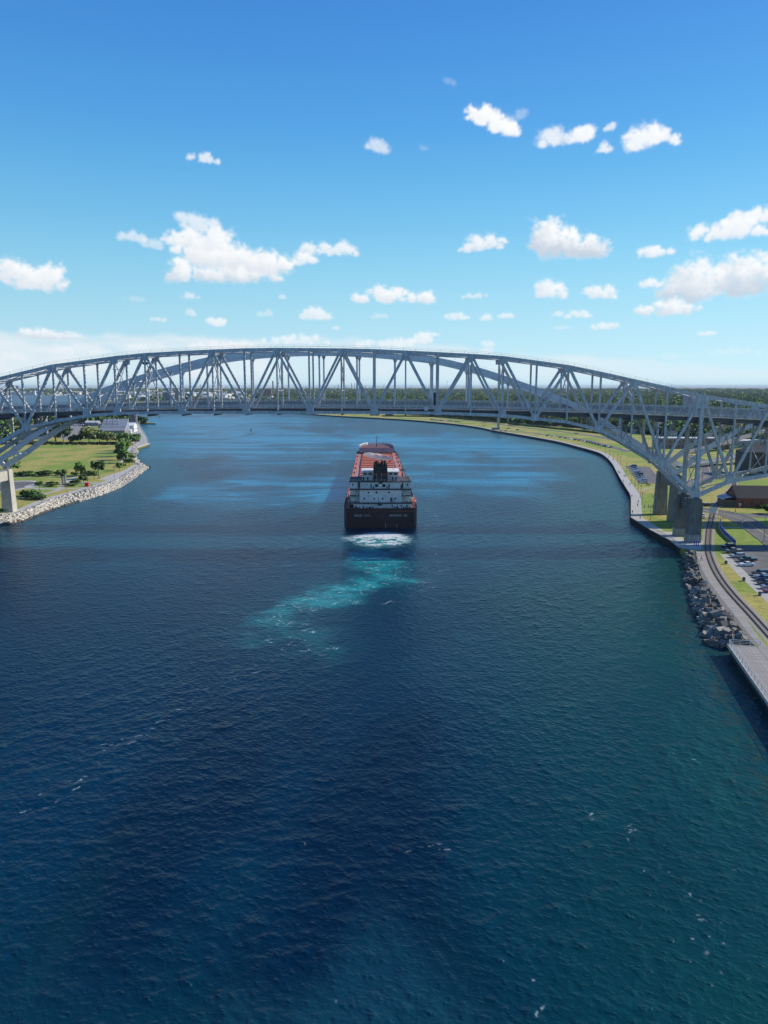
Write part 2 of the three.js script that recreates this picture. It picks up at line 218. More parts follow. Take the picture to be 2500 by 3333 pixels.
const ROCK_OUT = [[108.17,-264.14], [101.05,-240.83], [92.78,-218.66], [87.86,-202.2], [83.33,-189.83], [81.58,-182.02], [79.63,-174.57], [77.39,-166.82], [77.67,-163.69]];
const WALK_L = [[110.52,-254.46], [101.52,-227.56], [95.46,-205.31], [90.53,-183.92], [86.98,-169.06], [84.55,-157.69]], WALK_R = [[113.13,-254.46], [103.7,-228.76], [98.58,-209.28], [93.57,-187.14], [88.23,-166.4], [85.88,-156.51]];
const BOARD = [[77.84,-159.06], [71.03,-128.13]]; // water side of the timber deck
const boardDir = [BOARD[1][0] - BOARD[0][0], BOARD[1][1] - BOARD[0][1]], boardEnd = [BOARD[0][0] + boardDir[0] * 4.2, BOARD[0][1] + boardDir[1] * 4.2];
const landRight = [...SHORE_R.slice(0, 7), ...wallLine, ...ROCK_IN, [boardEnd[0] + 30, boardEnd[1]], [260, 60], [30000, 60], [30000, -42000], [-42000, -42000], [-42000, -6200]];
const LEFT_OUT = [[-188.6,-267.23], [-177.23,-303.8], [-166.65,-316.29], [-162.84,-327.48], [-164.12,-344.85], [-161.94,-375.03], [-159.94,-398.48], [-158.89,-434.66], [-168.34,-501.89], [-176.81,-550.47]];
const LEFT_IN = [[-198.45,-282.11], [-184.45,-316.97], [-175.13,-330.24], [-170.93,-333.53], [-170.52,-352.77], [-172.67,-375.76], [-168.22,-420.02], [-167.3,-443.42], [-173.05,-489.37], [-182,-545.89]];
const COVE_OUT = [[-176.81,-550.47], [-191.65,-577.22], [-206.02,-611.84], [-241.62,-722.96]], COVE_IN = [[-182,-545.89], [-192.82,-565.2], [-206.77,-602.29], [-240.41,-707.13]];
const DOCK = [[-236.57,-707.13], [-240.16,-753.25], [-273.81,-850.06], [-340.12,-1032.7], [-398.1,-1201.22]];
const landLeft = [...LEFT_IN, ...COVE_IN.slice(1), ...DOCK, [-365, -1180], [-480, -1350], [-800, -1600], [-1500, -1900], [-5000, -2100], [-30000, -2300], [-30000, 200], [-198.45,-282.11]];

{ // the ground on both banks: one sheet each, their edges hidden by the walls and stones
  const g = new MB().slab(landRight, -3, 2.2).build('ground_west_bank', M.grass); tag(g, null, null, null, 'structure');
  const h = new MB().slab(landLeft, -3, 2.2).build('ground_east_bank', M.grass); tag(h, null, null, null, 'structure');
}

// ---------- river ----------
function fft(re, im, n, inv) { for (let i = 1, j = 0; i < n; i++) { let b = n >> 1; for (; j & b; b >>= 1) j ^= b; j ^= b; if (i < j) { let t = re[i]; re[i] = re[j]; re[j] = t; t = im[i]; im[i] = im[j]; im[j] = t; } } for (let len = 2; len <= n; len <<= 1) { const a = 2 * Math.PI / len * (inv ? 1 : -1), wr = Math.cos(a), wi = Math.sin(a); for (let i = 0; i < n; i += len) { let cr = 1, ci = 0; for (let k = 0; k < len / 2; k++) { const p = i + k, q = p + len / 2, vr = re[q] * cr - im[q] * ci, vi = re[q] * ci + im[q] * cr; re[q] = re[p] - vr; im[q] = im[p] - vi; re[p] += vr; im[p] += vi; const t = cr * wr - ci * wi; ci = cr * wi + ci * wr; cr = t; } } } }
function waves(n, L, peak, shortest, dir, spread, seed, sharp) { // periodic height field, unit variance, sharpened crests
  const r = rngOf(seed), re = new Float64Array(n * n), im = new Float64Array(n * n), gs = () => Math.sqrt(-2 * Math.log(r() + 1e-9)) * Math.cos(2 * Math.PI * r());
  for (let j = 0; j < n; j++) for (let i = 0; i < n; i++) {
    const kx = (i < n / 2 ? i : i - n) * 2 * Math.PI / L, kz = (j < n / 2 ? j : j - n) * 2 * Math.PI / L, k = Math.hypot(kx, kz), g1 = gs(), g2 = gs(); if (!k) continue;
    const k0 = 2 * Math.PI / peak, c = (kx * dir[0] + kz * dir[1]) / k, p = Math.exp(-((k0 / k) ** 2)) / k ** 3.5 * (spread + (1 - spread) * c * c * c * c) * Math.exp(-((k * shortest / 6.28) ** 2)), a = Math.sqrt(p);
    re[j * n + i] = g1 * a; im[j * n + i] = g2 * a;
  }
  const row = new Float64Array(n), rowi = new Float64Array(n);
  for (let j = 0; j < n; j++) { fft(row2(re, j), row2(im, j), n, true); }
  function row2(a, j) { return a.subarray(j * n, j * n + n); }
  for (let i = 0; i < n; i++) { for (let j = 0; j < n; j++) { row[j] = re[j * n + i]; rowi[j] = im[j * n + i]; } fft(row, rowi, n, true); for (let j = 0; j < n; j++) re[j * n + i] = row[j]; }
  let s = 0; for (const v of re) s += v * v; s = Math.sqrt(s / re.length);
  for (let i = 0; i < re.length; i++) re[i] = (Math.exp(sharp * re[i] / s) - 1) / sharp;
  return re;
}
function waveNormals(n, L, h, amp) {
  const d = new Float32Array(n * n * 4), px = L / n;
  for (let j = 0; j < n; j++) for (let i = 0; i < n; i++) {
    const sx = amp * (h[j * n + (i + 1) % n] - h[j * n + (i + n - 1) % n]) / (2 * px), sz = amp * (h[((j + 1) % n) * n + i] - h[((j + n - 1) % n) * n + i]) / (2 * px), l = 1 / Math.hypot(sx, sz, 1), o = (j * n + i) * 4;
    d[o] = 0.5 - sx * l * 0.5; d[o + 1] = 0.5 - sz * l * 0.5; d[o + 2] = 0.5 + l * 0.5; d[o + 3] = 1;
  }
  const t = new THREE.DataTexture(d, n, n, THREE.RGBAFormat, THREE.FloatType); t.wrapS = t.wrapT = THREE.RepeatWrapping; t.magFilter = THREE.LinearFilter; t.repeat.set(1 / L, 1 / L); t.needsUpdate = true; return t;
}
function waveBump(n, L, h) {
  let lo = 1e9, hi = -1e9; for (const v of h) { lo = Math.min(lo, v); hi = Math.max(hi, v); }
  const d = new Float32Array(n * n * 4); for (let i = 0; i < n * n; i++) { d[i * 4] = d[i * 4 + 1] = d[i * 4 + 2] = (h[i] - lo) / (hi - lo); d[i * 4 + 3] = 1; }
  const t = new THREE.DataTexture(d, n, n, THREE.RGBAFormat, THREE.FloatType); t.wrapS = t.wrapT = THREE.RepeatWrapping; t.magFilter = THREE.LinearFilter; t.repeat.set(1 / L, 1 / L); t.needsUpdate = true; t.userData = { range: hi - lo }; return t;
}
const hA = waves(1024, 137, 7.5, 0.5, [0.28, 0.96], 0.25, 11, 0.28), hB = waves(1024, 53, 2.2, 0.16, [-0.42, 0.9], 0.35, 23, 0.4);
const WAVE = 0.05, waterN = waveNormals(1024, 137, hA, WAVE), waterB = waveBump(1024, 53, hB);
console.log('waves');

const distTo = (line) => (x, z) => { let b = 1e9; for (let i = 0; i + 1 < line.length; i++) { const [ax, az] = line[i], [bx, bz] = line[i + 1], dx = bx - ax, dz = bz - az, t = clamp(((x - ax) * dx + (z - az) * dz) / (dx * dx + dz * dz), 0, 1), q = Math.hypot(x - ax - dx * t, z - az - dz * t); if (q < b) b = q; } return b; };
const rightEdge = [...wallLine.filter((_, i) => i % 5 === 0 || i > 148), ...ROCK_OUT, BOARD[0], boardEnd], leftEdge = [...LEFT_OUT, ...COVE_OUT, ...DOCK];
const dR = distTo(rightEdge), dL = distTo(leftEdge), PLUME = [[-1.59,-264.65], [-2.51,-243.42], [0,-227.88], [-7.52,-217.95], [-15.16,-206.25], [-24.26,-192.86], [-31.31,-179.8]], PLUME_W = [12, 14, 15, 15, 13, 12, 8], PLUME_B = [18, 24, 30, 34, 34, 30, 24], PLUME2 = [[-23.39,-200.09], [-24.89,-178.58], [-23.91,-168.31], [-17.55,-167.24]];
const plumeAt = (pts, ws, x, z) => { let b = 0; for (let i = 0; i + 1 < pts.length; i++) { const [ax, az] = pts[i], [bx, bz] = pts[i + 1], dx = bx - ax, dz = bz - az, t = clamp(((x - ax) * dx + (z - az) * dz) / (dx * dx + dz * dz), 0, 1), q = Math.hypot(x - ax - dx * t, z - az - dz * t), w = ws.length ? lerp(ws[i], ws[i + 1], t) : ws; b = Math.max(b, 1 - q / w); } return b; };
const BOIL = [-1.34,-286.16];
function field(w, h, x0, x1, z0, z1, fn) { const a = new Float32Array((w + 1) * (h + 1)); for (let j = 0; j <= h; j++) for (let i = 0; i <= w; i++) a[j * (w + 1) + i] = fn(lerp(x0, x1, i / w), lerp(z0, z1, j / h)); return (x, z) => { const u = clamp((x - x0) / (x1 - x0) * w, 0, w - 1e-3), v = clamp((z - z0) / (z1 - z0) * h, 0, h - 1e-3), i = u | 0, j = v | 0, f = u - i, g = v - j, o = j * (w + 1) + i; return (a[o] * (1 - f) + a[o + 1] * f) * (1 - g) + (a[o + w + 1] * (1 - f) + a[o + w + 2] * f) * g; }; }
const NEAR = [-165, 165, -500, -30], MID = [-900, 700, -2200, 300];
const fR = field(320, 500, MID[0], MID[1], MID[2], MID[3], dR), fL = field(320, 500, MID[0], MID[1], MID[2], MID[3], dL);
const SKY_BANDS = [[...[-186.74,-799.28], 190, 260], [...[-78.53,-625.22], 95, 110], [...[56.69,-799.28], 130, 190], [...[120.21,-719.34], 110, 130], [...[-342.74,-1195.65], 260, 420], [...[-66.05,-447.9], 75, 90], [...[66.79,-512.76], 85, 110]]; // where pale streaks of reflected sky are painted into the water colour
function waterColor(x, z, fine) { // clear blue, silt and air stirred up by the propeller, green shallows, plus painted sky reflection; linear values
  const n1 = fbm(x * 0.012 + 7, z * 0.005, 4, 201), n2 = fbm(x * 0.035, z * 0.012 + 3, 4, 207), n3 = fbm(x * 0.11 + 5, z * 0.05, 3, 211);
  let c = [0.0004, 0.017 + 0.016 * n1, 0.038 + 0.036 * n1];
  const mix = (k, t) => { for (let i = 0; i < 3; i++) c[i] += (k[i] - c[i]) * t; };
  mix([0.001, 0.0065, 0.02], sstep(0.5, 0.72, n2) * 0.55);
  mix([0.0025, 0.04, 0.05], sstep(0.5, 0.75, n1 * 0.6 + n3 * 0.4) * 0.5);
  const skyBand = fbm(x * 0.006 + 3 + 1.6 * n1, z * 0.016 + 1.2 * n2, 5, 221, 0, 0.58); mix([0.006, 0.055, 0.085], sstep(0.52, 0.7, skyBand) * 0.6); let msk = 0; for (const [ex, ez, rx, rz] of SKY_BANDS) msk = Math.max(msk, sstep(1.1, 0.45, Math.hypot((x - ex) / rx, (z - ez) / rz) + (n2 - 0.5) * 1.2)); if (msk > 0) { const wp = fbm(x * 0.01 + 11, z * 0.01, 3, 271), fil = fbm(x * 0.011 + 3 * wp, z * 0.06 + 2.2 * wp, 5, 277, 0, 0.62); mix([0.014, 0.2, 0.33], msk * (0.3 + 0.7 * sstep(0.42, 0.6, fil))); } mix([0.001, 0.012, 0.035], sstep(0.42, 0.28, skyBand) * 0.5);  // lighter and darker bands of sky reflection, painted into the base colour
  const a = fR(x, z) + (n2 - 0.5) * 44 + (n3 - 0.5) * 14, b = fL(x, z) + (n2 - 0.5) * 40;
  mix([0.003, 0.06, 0.052], 0.85 * sstep(70, 8, a) * (0.6 + 0.6 * n3)); mix([0.008, 0.075, 0.085], 0.65 * sstep(48, 5, b) * (0.6 + 0.6 * n3));
  if (fine) {
    const s = fbm(x * 0.45, z * 0.45, 3, 231), st = vnoise(x * 0.9, z * 0.7, 237);
    mix([0.035, 0.048, 0.03], 0.6 * sstep(13, 3, fR(x, z) + (s - 0.5) * 10) * (z > -215 ? 1 : 0.25) * sstep(0.35, 0.7, st)); mix([0.05, 0.055, 0.04], 0.5 * sstep(9, 1, fL(x, z) + (s - 0.5) * 8) * sstep(0.3, 0.7, st));
    const wx = x + (fbm(x * 0.09, z * 0.09, 3, 241) - 0.5) * 22, wz = z + (fbm(x * 0.09, z * 0.09, 3, 251) - 0.5) * 22, p = Math.max(plumeAt(PLUME, PLUME_W, wx, wz), 0.8 * plumeAt(PLUME2, 8, wx, wz)), tx = fbm(x * 0.22, z * 0.3, 4, 255);
    mix([0.004, 0.05, 0.075], sstep(0, 1, Math.max(plumeAt(PLUME, PLUME_B, wx, wz), 0.7 * plumeAt(PLUME2, 20, wx, wz))) * (0.3 + 0.7 * tx)); mix([0.005, 0.085, 0.105], clamp(1.2 * p, 0, 1) * (0.2 + 0.8 * tx)); mix([0.018, 0.27, 0.28], sstep(0.1, 0.95, p) * (0.35 + 0.65 * sstep(0.25, 0.65, tx)) * sstep(-160, -222, z));
    const q = Math.hypot((wx * 0.35 + x * 0.65 - BOIL[0]) / 14, (wz * 0.3 + z * 0.7 - BOIL[1]) / 15);
    mix([0.02, 0.24, 0.25], sstep(1.05, 0.6, q));
    const fo = fbm(x * 0.5 + 3, z * 0.62, 5, 261, 0, 0.6), rd = 1 - Math.abs(fbm(x * 0.38, z * 0.5, 4, 265) - 0.5) * 5;
    mix([0.78, 0.82, 0.82], clamp(sstep(1.02, 0.5, q) * sstep(0.44, 0.56, fo + 0.2 * sstep(BOIL[1] + 4, BOIL[1] - 8, z) - 0.05) + 0.6 * sstep(1.2, 0.75, q) * sstep(0.75, 1, rd), 0, 1));
    mix([0.45, 0.6, 0.6], 0.8 * sstep(0.15, 0.6, p) * sstep(0.84, 1.0, rd) * sstep(0.48, 0.6, fo));
  }
  return c;
}
function nearWaves() { // the same chop, but stronger and weaker in places, turned by the bank, with the ship's stern waves
  const n = 2048, [x0, x1, z0, z1] = NEAR, dx = (x1 - x0) / n, dz = (z1 - z0) / n, h = new Float32Array(n * n), N = 1024, L = 137, k = N / L;
  const tile = (x, z) => { const u = ((x * k) % N + N) % N, v = ((z * k) % N + N) % N, i = u | 0, j = v | 0, f = u - i, g = v - j, i2 = (i + 1) % N, j2 = (j + 1) % N; return (hA[j * N + i] * (1 - f) + hA[j * N + i2] * f) * (1 - g) + (hA[j2 * N + i] * (1 - f) + hA[j2 * N + i2] * f) * g; };
  const amp = field(165, 235, x0, x1, z0, z1, (x, z) => { const a = fbm(x * 0.011 + 2, z * 0.011, 4, 501), b = fbm(x * 0.03, z * 0.02, 3, 505), e = Math.min(sstep(0, 50, Math.min(x - x0, x1 - x)), sstep(0, 60, z - z0)); return lerp(1, 0.4 + 1.0 * sstep(0.3, 0.72, a * 0.7 + b * 0.3), e); }), turn = field(165, 235, x0, x1, z0, z1, (x, z) => sstep(0.35, 0.6, fbm(x * 0.008 + 9, z * 0.007, 3, 511) + (x - 10) * 0.0022) * Math.min(sstep(0, 50, Math.min(x - x0, x1 - x)), sstep(0, 60, z - z0)));
  const ca = Math.cos(0.75), sa = Math.sin(0.75);
  for (let j = 0; j < n; j++) { const z = z0 + (j + 0.5) * dz; for (let i = 0; i < n; i++) {
    const x = x0 + (i + 0.5) * dx, t = turn(x, z); let v = tile(x, z) * (1 - t); if (t > 0) v += t * tile(x * ca - z * sa + 31, x * sa + z * ca + 57); v *= WAVE * amp(x, z) / Math.sqrt((1 - t) ** 2 + t * t);
    const bz = z + 322; if (bz > 0 && bz < 230) { const bx = x + 1.4; for (const s of [-1, 1]) { const off = s * bx - 16 - bz * 0.42, g = Math.exp(-((off / (9 + bz * 0.1)) ** 2)) * Math.exp(-bz / 120) * sstep(0, 30, bz); if (g > 0.02) v += 0.05 * g * Math.sin((bz * 0.62 + s * bx * 0.78) * 1.05 + 2 * fbm(x * 0.05, z * 0.05, 2, 521)); } const r0 = Math.exp(-((bx / 26) ** 2)) * Math.exp(-bz / 60) * sstep(0, 12, bz); if (r0 > 0.02) v += 0.05 * r0 * Math.sin(bz * 0.75 + 3 * fbm(x * 0.08, z * 0.08, 2, 527)); }
    h[j * n + i] = v;
  } }
  const d = new Float32Array(n * n * 4);
  for (let j = 0; j < n; j++) for (let i = 0; i < n; i++) { const a = Math.min(n - 1, i + 1), b = Math.max(0, i - 1), c = Math.min(n - 1, j + 1), e = Math.max(0, j - 1), sx = (h[j * n + a] - h[j * n + b]) / ((a - b) * dx), sz = (h[c * n + i] - h[e * n + i]) / ((c - e) * dz), l = 1 / Math.hypot(sx, sz, 1), o = (j * n + i) * 4; d[o] = 0.5 - sx * l * 0.5; d[o + 1] = 0.5 - sz * l * 0.5; d[o + 2] = 0.5 + l * 0.5; d[o + 3] = 1; }
  const t = new THREE.DataTexture(d, n, n, THREE.RGBAFormat, THREE.FloatType); t.wrapS = t.wrapT = THREE.ClampToEdgeWrapping; t.magFilter = THREE.LinearFilter; t.repeat.set(1 / (x1 - x0), 1 / (z1 - z0)); t.offset.set(-x0 / (x1 - x0), -z0 / (z1 - z0)); t.needsUpdate = true; return t;
}
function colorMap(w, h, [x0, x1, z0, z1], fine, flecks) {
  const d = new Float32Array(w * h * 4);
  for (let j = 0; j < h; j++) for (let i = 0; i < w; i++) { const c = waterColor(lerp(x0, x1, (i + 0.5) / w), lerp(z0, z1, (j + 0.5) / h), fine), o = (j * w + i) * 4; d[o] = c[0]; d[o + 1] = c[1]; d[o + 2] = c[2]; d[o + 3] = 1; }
  for (const [fx, fz, len, wid, ang, k] of flecks ?? []) { // breaking crests: small ragged scraps of foam
    const R = len * 1.2, ca = Math.cos(ang), sa = Math.sin(ang);
    for (let j = Math.floor((fz - R - z0) / (z1 - z0) * h); j <= (fz + R - z0) / (z1 - z0) * h; j++) for (let i = Math.floor((fx - R - x0) / (x1 - x0) * w); i <= (fx + R - x0) / (x1 - x0) * w; i++) {
      if (i < 0 || j < 0 || i >= w || j >= h) continue; const x = lerp(x0, x1, (i + 0.5) / w) - fx, z = lerp(z0, z1, (j + 0.5) / h) - fz, u = (x * ca + z * sa) / len, v = (-x * sa + z * ca) / wid + Math.sin(u * 5 + fx) * 0.5, q = 1 - Math.hypot(u, v) + (vnoise((x + fx) * 2.2, (z + fz) * 2.2, 301) - 0.5) * 1.5, t = k * sstep(0.1, 0.7, q), o = (j * w + i) * 4;
      if (t > 0) { d[o] += (0.6 - d[o]) * t; d[o + 1] += (0.68 - d[o + 1]) * t; d[o + 2] += (0.7 - d[o + 2]) * t; }
    }
  }
  const t = new THREE.DataTexture(d, w, h, THREE.RGBAFormat, THREE.FloatType); t.wrapS = t.wrapT = THREE.ClampToEdgeWrapping; t.magFilter = THREE.LinearFilter; t.repeat.set(1 / (x1 - x0), 1 / (z1 - z0)); t.offset.set(-x0 / (x1 - x0), -z0 / (z1 - z0)); t.needsUpdate = true; return t;
}
const FLECKS = [];
{
  const r = rngOf(5), along = (pts, n, spread, lo0, hi0, lo = lo0 * 2, hi = hi0 * 2) => { for (let i = 0; i < n; i++) { const t = r() * (pts.length - 1), k = Math.min(t | 0, pts.length - 2), f = t - k, x = lerp(pts[k][0], pts[k + 1][0], f) + (r() + r() - 1) * spread, z = lerp(pts[k][1], pts[k + 1][1], f) + (r() + r() - 1) * spread; FLECKS.push([x, z, lo + (hi - lo) * r() ** 2, 0.09 + 0.1 * r(), -0.5 + (r() - 0.5) * 1.6, 0.15 + 0.4 * r()]); } };
  along([[-52.75,-92.18], [-49.07,-103.2], [-47.46,-114.18], [-43.09,-115.77], [-39.16,-127.52], [-35.47,-135.69]], 30, 4, 0.2, 0.6);
  along([[-38.32,-132.86], [-31.64,-146.53], [-24.42,-159.11], [-18.96,-173.88]], 20, 5, 0.2, 0.6);
  along([[16.51,-323.67], [17.47,-272.54], [17.17,-235], [9.96,-209.47], [0,-200.09]], 46, 7, 0.7, 2.2);
  along([[20.69,-376.04], [25.33,-331.39], [18.03,-302.47]], 34, 5, 0.6, 1.8);
  along([[-31.54,-295.99], [-39.34,-247.85], [-46.42,-219.73]], 22, 9, 0.6, 2.4);
  along([[36.46,-88.09], [35.21,-79.71], [36.33,-74.55], [36.6,-67.01]], 14, 3.5, 0.15, 0.35);
  along([[31.26,-96.63], [32.88,-90.78], [34.9,-89.42]], 6, 4, 0.2, 0.4);
  along([[5.75,-89.42], [7.29,-88.09]], 3, 3, 0.2, 0.6);
  along([[-7.49,-62.45], [-5.63,-61.74], [0.3,-63.54]], 2, 3, 0.15, 0.3); along([[15.2,-65.04], [15.2,-62.09]], 3, 2, 0.15, 0.3);
  for (let i = 0; i < 40; i++) FLECKS.push([(r() - 0.5) * 300, -60 - 420 * r() * r(), 0.2 + 0.5 * r(), 0.08 + 0.06 * r(), (r() - 0.5) * 3, 0.1 + 0.2 * r()]);
}
{
  const common = { roughness: 0.3, ior: 1.333, specularIntensity: 0.55, specularColor: col(0.25, 0.6, 1), normalMap: waterN, bumpMap: waterB, bumpScale: 0.021 * waterB.userData.range };
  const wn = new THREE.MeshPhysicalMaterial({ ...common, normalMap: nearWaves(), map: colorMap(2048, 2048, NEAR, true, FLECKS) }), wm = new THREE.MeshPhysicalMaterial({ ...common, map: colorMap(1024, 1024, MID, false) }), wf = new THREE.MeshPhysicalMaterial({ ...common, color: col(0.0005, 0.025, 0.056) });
  const rect = (b, x0, x1, z0, z1) => { const nx = Math.ceil((x1 - x0) / 400), nz = Math.ceil((z1 - z0) / 400), k = Math.min(12, Math.max(nx, 1)), l = Math.min(12, Math.max(nz, 1)); for (let i = 0; i < k; i++) for (let j = 0; j < l; j++) { const a = lerp(x0, x1, i / k), c = lerp(x0, x1, (i + 1) / k), e = lerp(z0, z1, j / l), f = lerp(z0, z1, (j + 1) / l); b.quad(V(a, 0, f), V(c, 0, f), V(c, 0, e), V(a, 0, e)); } };
  const around = (b, o, i) => { rect(b, o[0], o[1], o[2], i[2]); rect(b, o[0], o[1], i[3], o[3]); rect(b, o[0], i[0], i[2], i[3]); rect(b, i[1], o[1], i[2], i[3]); };
  const b = new MB(); rect(b, ...NEAR); const n0 = b.p.length / 3; around(b, MID, NEAR); const n1 = b.p.length / 3; around(b, [-32000, 2500, -6500, 900], MID); const n2 = b.p.length / 3;
  const g = b.done(); g.addGroup(0, n0, 0); g.addGroup(n0, n1 - n0, 1); g.addGroup(n1, n2 - n1, 2);
  const river = new THREE.Mesh(g, [wn, wm, wf]); river.name = 'river'; tag(river, null, null, null, 'structure'); scene.add(river);
}
console.log('river');

// ---------- near bridge: cantilever through truss ----------
{
  const bridge = thing('truss_bridge', 'blue-grey steel cantilever truss bridge nearest to the camera, arching over the ship', 'bridge', [116.2, 0, -271], rad(-1.44), 'the twin road bridges over the river');
  const X0 = 116.2, GAP = 12.2; // local x = world x minus X0, front truss at z 0, rear truss at z -GAP
  const TOP = [[-260, 40], [-171, 56.5], [-158, 59.5], [-146.5, 62], [-134, 64.9], [-122.9, 67.4], [-99.3, 70.4], [-87.2, 71.6], [-67.6, 72.6], [-51, 73.2], [-39.5, 73.3], [-27.3, 73.2], [-15.8, 73.1], [0, 72.7], [7.7, 72.3], [19.8, 71.7], [31.6, 71.1], [43.4, 70.3], [54.8, 68.8], [67, 67.1], [79.3, 64.6], [91.6, 61.9], [103.2, 59.4], [115.8, 56.6], [128.1, 54.8], [139.9, 52.9], [165, 50.4]];
  const BOT = [[-171, 19.6], [-158, 30.8], [-146.5, 38.3], [-134.9, 44.6], [-122.5, 47.3], [-111.1, 49.2], [-98.5, 50.2], [-75.2, 50.5], [-3.9, 50.5], [19.6, 50.3], [43.2, 49.5], [55.6, 48.3], [67.9, 47], [79.4, 44.2], [91.8, 38.3], [104.4, 30.8], [116.1, 19.6], [128.3, 25.3], [142.1, 27.6], [165, 34]];
  // t: diagonals meet at the top chord, b: at the bottom chord, m: both
  const NODES = [[-171, 't'], [-158, 'b'], [-146, 't'], [-134.5, 'b'], [-122.8, 't'], [-111, 'b'], [-99.6, 'm'], [-88.2, 't'], [-75.2, 'b'], [-63.2, 't'], [-51.3, 'b'], [-39.4, 't'], [-27.5, 'b'], [-15.7, 't'], [-3.8, 'b'], [7.9, 't'], [19.8, 'b'], [31.9, 't'], [43.5, 'm'], [55.6, 'b'], [67.2, 't'], [79, 'b'], [91, 't'], [103.4, 'b'], [116.2, 't'], [128.4, 'b'], [141, 't'], [153.5, 'b'], [166, 't']];
  const deckY = (x) => 52.0 - 3.1 * ((x + 27.5) / 143.7) ** 2;
  const up = V(0, 0, 1), at = (x, y, z) => V(x - X0, y, z);
  const battened = (q, a, b, w, h) => { // two plates joined by batten plates on both sides
    const d = b.clone().sub(a), len = d.length(); d.normalize(); const s = up.clone().cross(d).normalize(); for (const k of [-1, 1]) { const o = V(0, 0, k * (w / 2 - 0.06)); q.beam(a.clone().add(o), b.clone().add(o), 0.12, h, up); }
    const n = Math.max(2, Math.round(len / 1.5)); for (let i = 0; i < n; i++) for (const k of [-1, 1]) { const c = a.clone().addScaledVector(d, (i + 0.2) / n * len).addScaledVector(s, k * (h / 2 - 0.05)), e = c.clone().addScaledVector(d, len / n * 0.6); q.beam(c, e, w - 0.24, 0.08, up); }
  };
  for (const [tn, z] of [['front_truss', 0], ['rear_truss', -GAP]]) {
    const tr = new THREE.Group(); tr.name = tn; bridge.add(tr);
    const member = (n, a, b, w, h, lace) => { const q = new MB(); if (lace) { battened(q, a, b, w, h); } else q.beam(a, b, w, h, up); return q.build(n, M.steel, tr); };
    for (let i = 0; i < NODES.length; i++) {
      const [x, k] = NODES[i], yt = interp(TOP, x), yb = interp(BOT, x), tower = Math.abs(x - 116.2) < 1 || x < -170;
      member('vertical_post', at(x, yb + 0.3, z), at(x, yt - 0.3, z), tower ? 1.1 : 0.72, tower ? 1.35 : k === 't' ? 0.5 : 0.62, true);
      if (k !== 'b') { new MB().box(x - X0, yt - (tower ? 4.4 : 2.1), z, tower ? 4.6 : 2.6, tower ? 4.7 : 2.4, 1.12, 0).build('gusset_plate', M.steel, tr); }
      if (k !== 't' || tower) { new MB().box(x - X0, yb - 0.75, z, tower ? 3.2 : 3.0, tower ? 3.4 : 2.5, 1.14, 0, tower ? 0.8 : 0.9).build('gusset_plate', M.steel, tr); }
      if (i + 1 === NODES.length) continue;
      const [x2, k2] = NODES[i + 1], yt2 = interp(TOP, x2), yb2 = interp(BOT, x2), thick = x > 85 || x < -135 ? 1.35 : 1.05;
      member('top_chord', at(x, yt, z), at(x2, yt2, z), 1.0, 1.15);
      member('bottom_chord', at(x, yb, z), at(x2, yb2, z), 1.0, thick);
      const left = x < -99.7 || (x >= -88.3 && x < 43), downRight = k === 't' && (k2 === 'b' || k2 === 'm') ? true : k === 'm' && x > 0 && k2 === 'b';
      if (downRight) member('diagonal', at(x + 0.5, yt - 0.8, z), at(x2 - 0.4, yb2 + 0.6, z), 0.85, x > 40 || x < -90 ? 0.95 : 0.8, true);
      else member('diagonal', at(x + 0.4, yb + 0.6, z), at(x2 - 0.5, yt2 - 0.8, z), 0.85, x > 40 || x < -90 ? 0.95 : 0.8, true);
    }
    // hand cable on top of the chord
    const r = new MB(), N = 70; let prev = null;
    for (let i = 0; i <= N; i++) { const x = lerp(-170, 140, i / N), y = interp(TOP, x) + 0.55, p = at(x, y + 1.15, z); r.beam(at(x, y, z), p, 0.05, 0.05); if (prev) { r.beam(prev, p, 0.035, 0.035); r.beam(prev.clone().setY(prev.y - 0.5), p.clone().setY(p.y - 0.5), 0.03, 0.03); } prev = p; }
    tag(r.build('hand_cable', M.steelDark, tr), null, null, null, 'stuff');
  }
  // bracing between the two trusses
  const br = new THREE.Group(); br.name = 'top_bracing'; bridge.add(br);
  const sw = new THREE.Group(); sw.name = 'sway_bracing'; bridge.add(sw);
  const bl = new THREE.Group(); bl.name = 'bottom_bracing'; bridge.add(bl);
  const lattice = (a, b, w, h) => { // two angles with zigzag lacing
    const q = new MB(), d = b.clone().sub(a), n = Math.max(3, Math.round(d.length() / 1.3)), o = V(0, h / 2, 0);
    q.beam(a.clone().add(o), b.clone().add(o), 0.14, 0.14).beam(a.clone().sub(o), b.clone().sub(o), 0.14, 0.14);
    for (let i = 0; i < n; i++) q.beam(a.clone().addScaledVector(d, i / n).addScaledVector(o, i % 2 ? 1 : -1), a.clone().addScaledVector(d, (i + 1) / n).addScaledVector(o, i % 2 ? -1 : 1), 0.08, 0.08);
    return q;
  };
